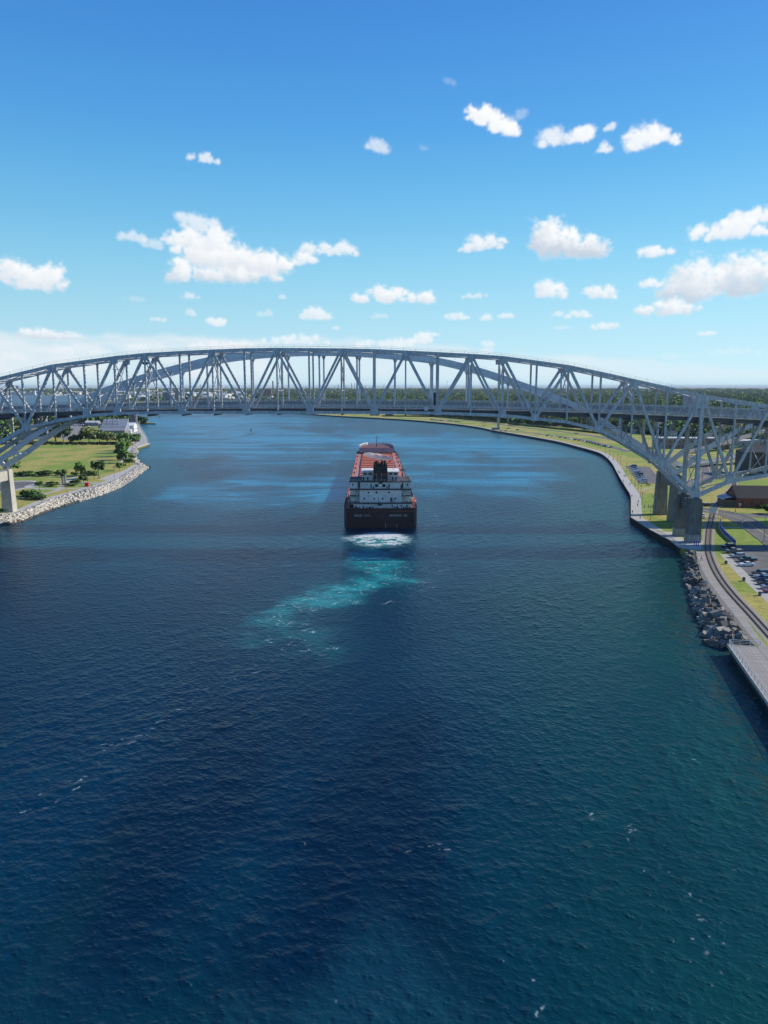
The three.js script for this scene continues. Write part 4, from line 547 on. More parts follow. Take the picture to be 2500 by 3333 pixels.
    const q = new MB(); for (const dz of [-0.35, 0.35]) q.beam(V(1.6, 9.8, -3.4 + dz), V(4.0, 7.6, -3.4 + dz), 0.12, 0.28, V(0, 0, 1)); for (let i = 0; i < 8; i++) q.box(lerp(1.6, 4, i / 8), 9.75 - 2.2 * i / 8, -3.4, 0.3, 0.05, 0.7); q.build('stairway', MS.house, H);
    const g = new MB(); g.box(-0.6, 9.1, -2.6, 4.5, 0.25, 1.6); for (const x of [-2.7, 1.5]) g.box(x, 7.55, -2.0, 0.3, 1.6, 0.3); g.box(-0.2, 8.0, -2.2, 0.7, 1.0, 0.3); g.build('stern_platform', MS.house, S);
    const c = new MB(); c.box(-0.4, 9.36, -2.6, 1.7, 1.3, 1.1).cyl(V(-0.7, 10.4, -2.6), V(-1.0, 13.3, -2.6), 0.14, 0.07); c.build('stern_winch', MS.dk, S);
  }
  rail([[-13.8, -38], [-13.8, -4.5], [13.8, -4.5], [13.8, -38]], 9.95); rail([[-13.5, -30], [-13.5, -7.5], [13.5, -7.5], [13.5, -30]], 15.62); rail([[-13.6, -30], [-13.6, -10.7], [-8.9, -10.7]], 18.7); rail([[8.9, -10.7], [13.6, -10.7], [13.6, -30]], 18.7); rail([[-8.8, -10.8], [8.8, -10.8]], 18.58);
  for (const x of [-7.4, -5.6, 5.4, 6.9]) new MB().cyl(V(x, 18.58, -13), V(x, 19.9, -13), 0.35, 0.35).box(x, 19.9, -13, 0.9, 0.5, 0.9).build('ventilator', MS.dk, H);
  { const q = new MB(); q.box(6, 22.55, -22, 0.3, 3.4, 0.3).beam(V(4.6, 25.2, -22), V(7.4, 25.2, -22), 0.16, 0.3, V(0, 1, 0)).cyl(V(6, 25.9, -22), V(6, 28.4, -22), 0.08, 0.05); q.build('radar_mast', MS.house, S); }
  // mooring gear and rope piles on the poop
  for (const [x, z] of [[-9.8, -2.4], [-5.4, -2.2], [-3.9, -2.6], [6.4, -2.2], [10.4, -2.4], [12.2, -1.8], [-12.4, -1.8]]) { const q = new MB(); q.cyl(V(x - 0.5, 7.55, z), V(x - 0.5, 8.9, z), 0.28, 0.28).cyl(V(x + 0.5, 7.55, z), V(x + 0.5, 8.9, z), 0.28, 0.28).box(x, 7.55, z, 1.7, 0.3, 0.8); q.build('mooring_bitts', MS.dk, S); }
  // lifeboat on the starboard side, small rescue boat to port
  for (const [x, z, k, n] of [[15.0, -15, 0.78, 'lifeboat'], [-14.6, -24, 0.55, 'rescue_boat']]) {
    const g = new THREE.Group(); g.name = n; S.add(g); const q = new MB(); const sh = new THREE.SphereGeometry(1, 14, 10); q.geo(sh, new THREE.Matrix4().compose(V(x, 9.4 + 0.2 * k, z), new THREE.Quaternion(), V(1.35 * k, 1.05 * k, 4.1 * k))); q.build('boat_shell', M.orange, g); new MB().box(x, 10.1 * 1, z, 1.5 * k, 0.9 * k, 3.4 * k, 0, 0.8).build('boat_canopy', M.orange, g); const d = new MB(); for (const dz of [-3 * k, 3 * k]) d.beam(V(x - Math.sign(x) * 1.4, 7.55, z + dz), V(x, 11.6, z + dz), 0.25, 0.25).beam(V(x - Math.sign(x) * 0.2, 7.55, z + dz), V(x, 8.5, z + dz), 0.25, 0.25); d.build('davit', MS.house, g);
  }
  // name and port on the transom, stern door, draught marks
  const word = (s, x0, x1, y, h, m) => { const g = new TextGeometry(s, { font, size: h, depth: 0.06, curveSegments: 3 }); g.computeBoundingBox(); const w = g.boundingBox.max.x - g.boundingBox.min.x; const t = new THREE.Mesh(g, m); t.name = 'lettering'; t.scale.x = (x1 - x0) / w; t.position.set(x0, y, 0.01); S.add(t); };
  const letter = mat(0.45, 0.45, 0.45), faint = mat(0.28, 0.26, 0.26);
  word('MESABI', -11.4, -8.05, 5.1, 0.78, letter); word('MINER', -7.2, -4.6, 5.1, 0.78, faint); word('WILMINGTON', 3.6, 8.9, 5.1, 0.78, letter); word('DEL.', 9.8, 11.6, 5.1, 0.78, letter);
  { const q = new MB(); for (const [x, y, w, h] of [[-1.55, 3.5, 0.18, 2.5], [1.45, 3.5, 0.18, 2.5], [-0.05, 3.5, 2.85, 0.16], [-0.05, 5.84, 2.85, 0.16]]) q.box(x, y, 0.05, w, h, 0.1); q.build('stern_port_frame', MS.dk, S); new MB().box(-0.75, 4.2, 0.04, 1.0, 1.1, 0.06).box(0.65, 4.2, 0.04, 1.0, 1.1, 0.06).build('stern_port', MS.dk, S); }
  for (const [x, h] of [[2.1, 2.1], [6.9, 1.7]]) new MB().box(x, 0.1, 0.05, 0.14, h, 0.06).build('draught_mark', letter, S);
}
{ // exhaust drifting off the funnel
  const r = rngOf(3), q = new MB();
  for (const [x, y, z, a, b, c] of [[2.6, 28.3, -4, 3.0, 0.9, 4], [0.2, 28.7, -6, 3.6, 1.15, 5], [-2.6, 29.2, -8, 3.4, 1.2, 5], [-5.2, 29.7, -10, 2.4, 0.9, 4]]) { const g = new THREE.IcosahedronGeometry(1, 4), p = g.attributes.position; for (let i = 0; i < p.count; i++) { const v = V(p.getX(i), p.getY(i), p.getZ(i)), k = 1 + 0.3 * (fbm(v.x * 2 + x, v.y * 2 + v.z * 2, 3, 400) - 0.5); p.setXYZ(i, v.x * a * k + x, v.y * b * k + y, v.z * c * k + z); } g.computeVertexNormals(); q.geo(g); }
  const m = q.build('exhaust_smoke', mat(0.72, 0.72, 0.74, { transparent: true, opacity: 0.34, roughness: 1 })); m.position.set(-1.6, 0, -322); tag(m, 'pale grey exhaust haze drifting above the black ship funnel', 'smoke', null, 'stuff');
}
console.log('ship');

// ---------- paved surfaces (sheets a few millimetres apart) ----------
const G = 2.2; let layer = 0;
function sheet(name, pts, m, dy) { const o = new MB().flat(pts, G + dy).build(name, m); return tag(o, null, null, null, 'structure'); }
function ribbon(name, line, a, b, m, dy) { const o = new MB().strip(shift(line, a), shift(line, b), G + dy).build(name, m); return tag(o, null, null, null, 'structure'); }
// west bank: sea wall and promenade
{
  const out = shift(wallLine, 0.25), inn = shift(wallLine, -0.45), w = thing('sea_wall', 'dark steel-faced sea wall curving along the west bank promenade', 'wall', [0, 0, 0]);
  new MB().strip(out, out.map((p) => p), -2.5, 2.05).build('wall_face', M.wall, w);
  const ribs = new MB(); for (let i = 2; i + 1 < out.length; i++) { const [x0, z0] = out[i], [x1, z1] = out[i + 1], l = Math.hypot(x1 - x0, z1 - z0), n = z0 < -700 ? 0 : Math.max(1, Math.round(l / 2.2)); for (let k = 0; k < n; k++) ribs.box(lerp(x0, x1, k / n), -2.4, lerp(z0, z1, k / n), 0.5, 4.4, 0.5, 0.4); } tag(ribs.build('sheet_pile_ribs', M.wall, w), null, null, null, 'stuff');
  const cap = new MB(); for (let i = 0; i + 1 < out.length; i++) { const q = (p, y) => V(p[0], y, p[1]); cap.quad(q(out[i], 2.36), q(out[i + 1], 2.36), q(inn[i + 1], 2.36), q(inn[i], 2.36)).quad(q(out[i], 2.05), q(out[i + 1], 2.05), q(out[i + 1], 2.36), q(out[i], 2.36)).quad(q(inn[i], 2.1), q(inn[i + 1], 2.1), q(inn[i + 1], 2.36), q(inn[i], 2.36)); } cap.build('wall_cap', M.concrete, w);
  ribbon('promenade_west', wallLine.slice(0, 152), -0.45, -4.7, M.concrete, 0.012);
}
sheet('pier_paving', [[110.34,-320], [108.65,-293.3], [108.93,-275.09], [107.56,-261], [111.76,-257.44], [115.62,-257.44], [122.05,-273.39], [115.04,-275.09], [117.39,-290.11], [110.44,-291.38], [114.69,-319.24]], M.concrete, 0.008);
{ const o = new MB().strip(curve(WALK_L, 40), curve(WALK_R, 40), G + 0.02).build('shore_walk', M.wood); tag(o, null, null, null, 'structure'); }
sheet('gravel_verge', [...ROCK_IN, ...[...WALK_L].reverse()], M.gravel, 0.006);
const RAIL_L = [[250.23,-577.05], [244.27,-553.81], [236.72,-524.21], [230.32,-499.37], [221.12,-468.56], [211.11,-441.27], [200.64,-420.8], [187.79,-399.73], [172.49,-374.3], [157.97,-348.21], [143.7,-319.24], [133.49,-297.89], [123.95,-276.82], [114.81,-255.94], [110.36,-244.08], [105.26,-229.16], [101.21,-215.53], [97.62,-201.16], [93.58,-181.84], [89.88,-164.67], [85.81,-144.43]];
{
  const a = curve(RAIL_L, 200); ribbon('rail_ballast', a, -2.9, 1.4, M.ballast, 0.016);
  M.sleeper = mat(0.46, 0.41, 0.33, { tx: 'wood' }); const t = thing('railway_track', 'single railway track curving beside the shore walk under the bridges', 'railway', [0, 0, 0]);
  const sl = new THREE.BoxGeometry(2.5, 0.07, 0.24); let acc = 0, n = 0, cnt = 0; const rest = new MB(), mid = shift(a, -0.75), ties = [];
  for (let i = 0; i + 1 < mid.length; i++) { const [x0, z0] = mid[i], [x1, z1] = mid[i + 1], l = Math.hypot(x1 - x0, z1 - z0), ang = Math.atan2(x1 - x0, z1 - z0); while (acc < l) { ties.push([lerp(x0, x1, acc / l), lerp(z0, z1, acc / l), ang]); acc += 0.75; } acc -= l; }
  const near = ties.filter((q) => q[1] > -330).sort((p, q) => q[1] - p[1]).slice(0, 290), far = ties.filter((q) => !near.includes(q));
  for (const [x, z, ang] of near) { const s = new THREE.Mesh(sl, M.sleeper); s.name = 'sleeper'; s.position.set(x, G + 0.035, z); s.rotation.y = ang; t.add(s); }
  const fb = new MB(); for (const [x, z, ang] of far) fb.box(x, G, z, 2.5, 0.07, 0.24, ang); tag(fb.build('far_sleepers', M.sleeper, t), null, null, null, 'stuff');
  for (const d of [0, -1.5]) { const r = new MB(), L = shift(a, d); for (let i = 0; i + 1 < L.length; i++) r.beam(V(L[i][0], G + 0.14, L[i][1]), V(L[i + 1][0], G + 0.14, L[i + 1][1]), 0.2, 0.24, V(0, 1, 0)); r.build('rail', M.rust, t); }
}
// roads, car parks, paths on the west bank
const ROAD_A = [[137.56,-230.37], [150.34,-282.11], [156.27,-308.92], [158.09,-323.87], [156.07,-337.72], [150.77,-343.76], [147.14,-350.93], [156.08,-382.78], [179.07,-431.48], [204.27,-466.96], [225.58,-506.76], [246.36,-565.2], [258.22,-629.8]];
ribbon('road', curve(ROAD_A, 80), -5.2, 5.2, M.asphalt, 0.01);
ribbon('road', [[159.72,-330.24], [165.93,-328.63], [175.83,-326.23], [191.09,-323.87]], -5, 5, M.asphalt, 0.0136);
{ const c = curve(ROAD_A, 120); for (const d of [-5.35, 5.35]) { const b = new MB(), L = shift(c, d); for (let i = 0; i + 1 < L.length; i++) b.beam(V(L[i][0], G + 0.05, L[i][1]), V(L[i + 1][0], G + 0.05, L[i + 1][1]), 0.32, 0.12, V(0, 1, 0)); tag(b.build('kerb', M.kerb), null, null, null, 'structure'); }
  const y = new MB(); for (let i = 4; i + 1 < c.length; i++) y.strip(shift([c[i], c[i + 1]], -0.12), shift([c[i], c[i + 1]], 0.12), G + 0.014); tag(y.build('road_marking', M.paintYellow), null, null, null, 'structure'); }
sheet('car_park', [[122.58,-264.65], [119.94,-249.64], [115.87,-232.41], [113.63,-222.52], [109.42,-201.79], [103.37,-163.19], [166.27,-257.44], [148.42,-265.18]], M.asphalt, 0.01);
{ const o = new MB().strip([[117.59,-251.07], [111.14,-226.38], [106.85,-206.29], [103.84,-191.32], [98.63,-164.89]], [[119.73,-249.64], [115.67,-232], [113.45,-222.14], [109.25,-201.79], [103.02,-167.5]], G + 0.02).build('car_park_footway', M.walk); tag(o, null, null, null, 'structure'); }
sheet('riverside_car_park', [[178.27,-540.73], [187.25,-536.5], [193.42,-532.34], [180.26,-483.48], [166.72,-439.84], [153.75,-439.84]], M.asphalt, 0.01);
{ const a = [[84.14,-1351.83], [143.22,-1277.92], [168.18,-1191.01], [197.59,-1056.12], [223.12,-974.99], [243.48,-899.5], [251.49,-815.17], [247.16,-721.87], [237.14,-629.8], [215.53,-532.34]]; ribbon('riverside_road', curve(a, 60), -4.5, 4.5, M.asphalt, 0.012); ribbon('lawn_parking_strip', curve([[143.98,-988.81], [174.87,-954.97], [200.89,-876.84], [218.37,-805.72], [220.03,-692.97], [220.71,-659.9]], 40), -4.5, 4.5, M.asphalt, 0.009); ribbon('lawn_parking_strip', curve([[80.29,-1289.67], [104.21,-1255.03], [129.41,-1222.19]], 10), -5, 5, M.asphalt, 0.0135); }
ribbon('lawn_path', curve([[140.71,-405.71], [148.99,-415.65], [156.71,-423.42], [167.52,-427.41]], 12), -0.7, 0.7, M.walk, 0.011);
ribbon('lawn_path', curve([[122.55,-346.42], [129.48,-347.31], [136.49,-346.42]], 6), -0.4, 0.4, M.walk, 0.011);
ribbon('lawn_path', curve([[140.31,-299.23], [145.78,-300.57], [150.21,-296.56]], 6), -0.8, 0.8, M.walk, 0.011);

// west bank revetment of big concrete blocks
{
  const t = thing('block_revetment', 'jumbled pile of grey concrete blocks between the shore walk and the water', 'rocks', [0, 0, 0]), r = rngOf(31), mats = [mat(0.22, 0.2, 0.165, { tx: 'mottle', m: 3 }), mat(0.31, 0.285, 0.235, { tx: 'mottle', m: 3 }), mat(0.13, 0.12, 0.1, { tx: 'mottle', m: 3 }), mat(0.42, 0.385, 0.32, { tx: 'mottle', m: 3 })];
  const geos = []; for (let k = 0; k < 9; k++) { const q = new MB(), j = () => (r() - 0.5) * 0.3; const c = [[-1, -1, 1], [1, -1, 1], [1, -1, -1], [-1, -1, -1], [-1, 1, 1], [1, 1, 1], [1, 1, -1], [-1, 1, -1]].map(([x, y, z]) => V(x * 0.5 + j() * 0.5, y * 0.5 + j() * 0.4, z * 0.5 + j() * 0.5)); q.hexa(c); geos.push(q.done()); }
  const A = curve(ROCK_OUT, 30), B = curve(ROCK_IN, 30);
  for (let i = 0; i < 290; i++) {
    const u = r() * 30, k = Math.min(29, u | 0), f = u - k, a = [lerp(A[k][0], A[k + 1][0], f), lerp(A[k][1], A[k + 1][1], f)], b = [lerp(B[k][0], B[k + 1][0], f), lerp(B[k][1], B[k + 1][1], f)], v = -0.03 + 1.0 * r(), big = v < 0.6 ? 1 : 0.72, s = (0.95 + 1.1 * r()) * big * (0.75 + 0.35 * u / 30), m = new THREE.Mesh(geos[i % 9], mats[(r() * 3.4) | 0]);
    m.name = 'concrete_block'; m.scale.set(s * (0.9 + 0.5 * r()), s * (0.55 + 0.3 * r()), s * (0.8 + 0.3 * r())); m.position.set(lerp(a[0], b[0], v), -0.25 + 2.3 * Math.min(1, v * 1.5) + r() * 0.5, lerp(a[1], b[1], v)); m.rotation.set((r() - 0.5) * 1.1, r() * 6.3, (r() - 0.5) * 1.1); t.add(m);
  }
  const core = new MB().strip(A.map(([x, z]) => [x, z]), B, -1.2, 1.9); core.build('rubble_core', mats[2], t);
}
// timber boardwalk with white rail
{
  const t = thing('boardwalk', 'wide weathered timber boardwalk with white railing over the water', 'boardwalk', [BOARD[0][0], 0, BOARD[0][1]]); const L = Math.hypot(...boardDir), ux = boardDir[0] / L, uz = boardDir[1] / L, nx = -uz, nz = ux; // u along the water edge towards the camera, n inland
  const s = nx > 0 ? 1 : -1, q = (u, n, y) => V(u * ux + n * nx * s, y, u * uz + n * nz * s), ang = Math.atan2(nx * s, nz * s);
  const planks = [0, 1, 2].map(() => new MB().box(0, -0.08, 0, 0.245, 0.08, 26).done()), pm = [mat(0.47, 0.43, 0.38, { tx: 'wood', m: 5 }), mat(0.42, 0.385, 0.34, { tx: 'wood', m: 5 }), mat(0.5, 0.46, 0.41, { tx: 'wood', m: 5 })];
  const n = Math.round(L * 1.15 / 0.26), rr = rngOf(8), inl = Math.hypot([84.55,-157.69][0] - BOARD[0][0], [84.55,-157.69][1] - BOARD[0][1]);
  for (let i = 0; i < n; i++) { const m = new THREE.Mesh(planks[i % 3], pm[(rr() * 3) | 0]); m.name = 'plank'; const c = q(i * 0.26 + 0.13, 13.1, 2.5 + (rr() - 0.5) * 0.012); m.position.copy(c); m.rotation.y = ang; t.add(m); }
  const b = new MB(); for (const u of [L * 1.17, L * 4.1]) 0; b.hexa([q(n * 0.26, 0.1, 2.2), q(L * 4.1, 0.1, 2.2), q(L * 4.1, 26, 2.2), q(n * 0.26, 26, 2.2), q(n * 0.26, 0.1, 2.49), q(L * 4.1, 0.1, 2.49), q(L * 4.1, 26, 2.49), q(n * 0.26, 26, 2.49)]); b.build('far_decking', M.wood, t);
  new MB().hexa([q(0, -0.12, 1.85), q(L * 4.1, -0.12, 1.85), q(L * 4.1, 0.1, 1.85), q(0, 0.1, 1.85), q(0, -0.12, 2.56), q(L * 4.1, -0.12, 2.56), q(L * 4.1, 0.1, 2.56), q(0, 0.1, 2.56)]).build('edge_beam', M.concrete, t);
  new MB().hexa([q(0.2, 0.6, -2.5), q(L * 4.1, 0.6, -2.5), q(L * 4.1, 1.2, -2.5), q(0.2, 1.2, -2.5), q(0.2, 0.6, 2.2), q(L * 4.1, 0.6, 2.2), q(L * 4.1, 1.2, 2.2), q(0.2, 1.2, 2.2)]).build('support_wall', M.wall, t);
  const E = [[84.55,-157.69][0] - BOARD[0][0], [84.55,-157.69][1] - BOARD[0][1]], run = (p0, p1, nm) => { for (const h of [0.35, 0.7, 1.08]) new MB().cyl(p0.clone().setY(2.5 + h), p1.clone().setY(2.5 + h), h > 1 ? 0.055 : 0.035, h > 1 ? 0.055 : 0.035, 6).build('rail', M.white, t); const k = Math.round(p0.distanceTo(p1) / 2.4); for (let i = 0; i <= k; i++) { const p = p0.clone().lerp(p1, i / k); new MB().box(p.x, 2.5, p.z, 0.09, 1.1, 0.09).build('rail_post', M.white, t); } };
  run(q(0.1, 0.3, 2.5), q(L * 1.5, 0.3, 2.5)); run(q(0.1, 0.45, 2.5), V(E[0], 2.5, E[1]));
}
// railing on the sea wall beside the old piers
{
  const t = thing('handrail', 'low grey pipe railing along the wall edge beside the bridge pier', 'railing', [0, 0, 0]); const line = [[109.02,-293.3], [109.28,-275.09], [107.65,-261.51]].map(([x, z]) => [x + 0.5, z - 0.4]);
  for (const h of [0.4, 0.75, 1.1]) { const q = new MB(); for (let i = 0; i < 2; i++) q.cyl(V(line[i][0], 2.25 + h, line[i][1]), V(line[i + 1][0], 2.25 + h, line[i + 1][1]), 0.05, 0.05, 6); q.build('rail', M.galv, t); }
  for (let i = 0; i < 2; i++) { const k = 8; for (let j = 0; j <= k; j++) new MB().box(lerp(line[i][0], line[i + 1][0], j / k), 2.22, lerp(line[i][1], line[i + 1][1], j / k), 0.08, 1.12, 0.08).build('rail_post', M.galv, t); }
}

// ---------- east bank ----------
{
  const line = curve(LEFT_IN, 80), inn = shift(line, -5.2);
  { const w = thing('stone_revetment', 'sloping bank of pale limestone slabs along the east bank path', 'rocks', [0, 0, 0]), r = rngOf(61), mats = [mat(0.54, 0.5, 0.43, { tx: 'mottle', m: 3 }), mat(0.44, 0.405, 0.345, { tx: 'mottle', m: 3 }), mat(0.6, 0.565, 0.5, { tx: 'mottle', m: 3 })], wet = mat(0.1, 0.085, 0.065, { tx: 'mottle', m: 2, roughness: 0.7 });
    const geos = []; for (let k = 0; k < 9; k++) { const q = new MB(), j = () => (r() - 0.5) * 0.28; q.hexa([[-1, -1, 1], [1, -1, 1], [1, -1, -1], [-1, -1, -1], [-1, 1, 1], [1, 1, 1], [1, 1, -1], [-1, 1, -1]].map(([x, y, z]) => V(x * 0.5 + j(), y * 0.5 + j() * 0.5, z * 0.5 + j()))); geos.push(q.done()); }
    const A = curve(LEFT_OUT, 80), cells = [];
    for (let i = 0; i < 80; i++) { const a = A[i], b = line[i], a2 = A[i + 1], b2 = line[i + 1], L = Math.hypot(a2[0] - a[0], a2[1] - a[1]), n = Math.max(1, Math.round(L / 1.7)), wd = Math.hypot(b[0] - a[0], b[1] - a[1]), rows = clamp(Math.round(wd / 1.6), 3, 7); for (let k = 0; k < n; k++) for (let v = 0; v < rows; v++) { const f = (k + r() * 0.5) / n, t = (v + 0.45 + (r() - 0.5) * 0.35) / rows, p = [lerp(a[0], a2[0], f), lerp(a[1], a2[1], f)], q = [lerp(b[0], b2[0], f), lerp(b[1], b2[1], f)]; cells.push([lerp(p[0], q[0], t), lerp(p[1], q[1], t), t, Math.atan2(a2[0] - a[0], a2[1] - a[1]), L / n, wd / rows]); } }
    const seen = cells.filter(([x, z]) => x > z * 0.56).sort((p, q) => q[1] - p[1]); const rest = new MB();
    cells.forEach((c) => { const [x, z, t, ang, l, d] = c, m = t < 0.2 ? wet : mats[(r() * 3) | 0], idx = seen.indexOf(c), e = new THREE.Mesh(geos[(r() * 9) | 0], m); e.name = t < 0.2 ? 'wet_stone' : 'limestone_slab'; e.scale.set(d * (1.0 + 0.25 * r()), 0.9 + 0.7 * r(), l * (0.85 + 0.3 * r())); e.position.set(x, -0.5 + 2.5 * t + (r() - 0.3) * 0.3, z); e.rotation.set((r() - 0.5) * 0.3, ang + (r() - 0.5) * 0.5, -0.16 + (r() - 0.5) * 0.3); if (idx >= 0 && idx < 300) w.add(e); else { e.updateMatrix(); rest.geo(e.geometry, e.matrix); } });
    tag(rest.build('far_slabs', mats[0], w), null, null, null, 'stuff');
    new MB().strip(A, line, -1.0, 1.7).build('rubble_core', mats[1], w);
    const cv = new MB(), co = curve(COVE_OUT, 14), ci = curve(COVE_IN, 14), w2 = thing('cove_revetment', 'short pale stone bank in the cove beyond the point of the east bank', 'rocks', [0, 0, 0]);
    cv.strip(co, ci, -1, 1.9).build('rubble_core', mats[1], w2); for (let i = 0; i < 90; i++) { const u = r() * 14, k = Math.min(13, u | 0), v = r(), f = u - k, e = new THREE.Mesh(geos[i % 9], v < 0.15 ? wet : mats[i % 3]); e.name = 'limestone_slab'; e.position.set(lerp(lerp(co[k][0], co[k + 1][0], f), lerp(ci[k][0], ci[k + 1][0], f), v), -0.4 + 2.5 * v, lerp(lerp(co[k][1], co[k + 1][1], f), lerp(ci[k][1], ci[k + 1][1], f), v)); e.scale.set(2 + r() * 2, 1 + r(), 2 + r() * 2); e.rotation.set((r() - 0.5) * 0.5, r() * 6, (r() - 0.5) * 0.5); w2.add(e); }
  }
  ribbon('promenade_east', line, 0.1, -5.2, M.concrete, 0.012);
  ribbon('promenade_east', curve([[-176.76,-457.56], [-179.05,-485.2], [-178.54,-504.89], [-183.71,-540.73], [-185.29,-553.81]], 16), -2.6, 2.6, M.concrete, 0.0165);
  ribbon('cove_path', curve([[-200.54,-562.89], [-214.07,-610.29], [-232.82,-672.75], [-247.16,-721.87]], 12), -2.6, 2.6, M.concrete, 0.012);
  const P = (name, pts, w, dy) => ribbon(name, curve(pts, 24), -w, w, M.walk, dy);
  P('park_path', [[-251.41,-466.96], [-234.12,-471.8], [-214.47,-476.74], [-190.42,-476.74], [-181.02,-478.41]], 0.9, 0.009);
  P('park_path', [[-184.92,-384.96], [-185.06,-398.55], [-184.05,-406.92], [-189.98,-431.48], [-197.36,-457.56], [-200.28,-473.43]], 1.6, 0.0125);
  P('park_path', [[-210.31,-428.76], [-202.36,-428.76], [-196.94,-428.76]], 0.7, 0.0095); P('park_path', [[-182.71,-431.48], [-176.17,-435.62], [-173.72,-448.53]], 0.7, 0.0095);
  { const c = [-189.44,-431.48], q = new MB(), rx = 22, rz = 11.5, N = 40; const a = [], b = []; for (let i = 0; i <= N; i++) { const t = i / N * 6.2832; a.push([c[0] + Math.cos(t) * rx, c[1] + Math.sin(t) * rz * 1.5]); b.push([c[0] + Math.cos(t) * (rx - 3), c[1] + Math.sin(t) * (rz - 3) * 1.5]); } tag(q.strip(a, b, G + 0.0155).build('plaza_ring', M.walk), null, null, null, 'structure'); }
  { const c = [-221.55,-427.41], a = [], b = [], N = 40; for (let i = 0; i <= N; i++) { const t = i / N * 6.2832; a.push([c[0] + Math.cos(t) * 17, c[1] + Math.sin(t) * 27]); b.push([c[0] + Math.cos(t) * 13.6, c[1] + Math.sin(t) * 23]); } sheet('turning_circle', b, M.asphalt, 0.01); tag(new MB().strip(a, b, G + 0.02).build('turning_circle_kerb', M.concrete), null, null, null, 'structure'); }
  sheet('east_car_park', [[-403.14,-888.03], [-347.71,-805.72], [-334.27,-805.72], [-359.5,-888.03], [-415.67,-1025.12], [-430.95,-1115.09], [-479.35,-1255.03], [-540.23,-1301.64], [-478.39,-1080.62]], mat(0.36, 0.34, 0.3, { tx: 'asphalt' }), 0.01);
  sheet('quay_apron', [...DOCK, [-450.89,-1277.92], [-353.85,-1025.12], [-280.37,-815.17], [-247.9,-729.47]], M.concrete, 0.008);
  sheet('road_east', [[-488.19,-923.34], [-472.17,-961.55], [-501.36,-1025.12], [-526.13,-995.87]], M.asphalt, 0.008);
  { const q = thing('quay_wall', 'brown sheet-pile corner of the quay by the metal shed', 'wall', [0, 0, 0]), d = [[-235.09,-699.98], ...DOCK]; new MB().strip(d, d, -2, 2.1).build('wall_face', M.rust, q); const c = new MB(); for (let i = 0; i + 1 < d.length; i++) c.beam(V(d[i][0], 2.3, d[i][1]), V(d[i + 1][0], 2.3, d[i + 1][1]), 0.9, 0.3, V(0, 1, 0)); c.build('wall_cap', M.concrete, q); }
  { const q = thing('mooring_dolphin', 'rusty brown fender piles standing at the lower left shore', 'piles', [0, 0, 0]); const [x, z] = [-159.25,-298.55]; for (let i = 0; i < 6; i++) new MB().cyl(V(x - 7 + i * 1.35, -2, z), V(x - 7 + i * 1.35, 4.2, z), 0.5, 0.5, 9).build('pile', i % 2 ? M.rust : mat(0.3, 0.06, 0.04, { tx: 'mottle' }), q); new MB().box(x - 3.6, 4.2, z - 1.4, 8.6, 0.5, 4.2).build('cap_slab', M.concrete, q); const r = new MB(); for (const h of [0.5, 1]) r.beam(V(x - 7.8, 4.7 + h, z + 0.5), V(x + 0.6, 4.7 + h, z + 0.5), 0.07, 0.07); for (let i = 0; i < 6; i++) r.box(x - 7.8 + i * 1.68, 4.7, z + 0.5, 0.07, 1, 0.07); r.build('railing', M.galv, q); }
}
console.log('banks');

// ---------- trees and shrubs ----------
const LEAF = [[0.05, 0.1, 0.024], [0.062, 0.118, 0.028], [0.075, 0.125, 0.04], [0.036, 0.072, 0.022], [0.1, 0.12, 0.04], [0.022, 0.045, 0.018]].map(([r, g, b]) => new THREE.MeshPhysicalMaterial({ color: col(r * 3.6, g * 3.6, b * 3.4), roughness: 1, transmission: 0.3, side: THREE.DoubleSide, specularIntensity: 0.2 }));
function crown(seed, rx, ry, rz, n, size, lobes = 7) { // leaf tufts spread through a few overlapping lobes
  const r = rngOf(seed), p = [], nn = [], L = []; L.push([0, -0.05, 0, 0.55]); for (let i = 0; i < lobes; i++) { const a = i / lobes * 6.28 + r(), e = (r() - 0.35) * 1.5, q = 0.42 + 0.3 * r(); L.push([Math.cos(a) * Math.cos(e) * q, Math.sin(e) * q, Math.sin(a) * Math.cos(e) * q, 0.24 + 0.2 * r()]); }
  for (let i = 0; i < n; i++) {
    const [lx, ly, lz, lr] = L[(r() * L.length) | 0], a = r() * 6.283, c = r() * 2 - 1, s = Math.sqrt(1 - c * c), q = lr * Math.pow(r(), 0.3), d = V(s * Math.cos(a), c, s * Math.sin(a)), o = V((lx + d.x * q) * rx, (ly + d.y * q) * ry, (lz + d.z * q) * rz);
    const t = V(r() - 0.5, r() - 0.5, r() - 0.5).normalize(), u = t.clone().cross(d).normalize(), w = u.clone().cross(t).normalize(), k = size * (0.6 + 0.8 * r()), nm = d.clone().multiplyScalar(0.7).add(V(0, 0.35, 0)).add(t.multiplyScalar(0.35)).normalize();
    const P = [[-0.5, -0.35], [0.5, -0.45], [0.6, 0.3], [-0.1, 0.6], [-0.6, 0.25]].map(([x, y]) => o.clone().addScaledVector(u, x * k).addScaledVector(w, y * k));
    for (const [x, y, z] of [[0, 1, 2], [0, 2, 3], [0, 3, 4]]) for (const m of [x, y, z]) { p.push(P[m].x, P[m].y, P[m].z); nn.push(nm.x, nm.y, nm.z); }
  }
  const g = new THREE.BufferGeometry(); g.setAttribute('position', new THREE.Float32BufferAttribute(p, 3)); g.setAttribute('normal', new THREE.Float32BufferAttribute(nn, 3)); return g;
}
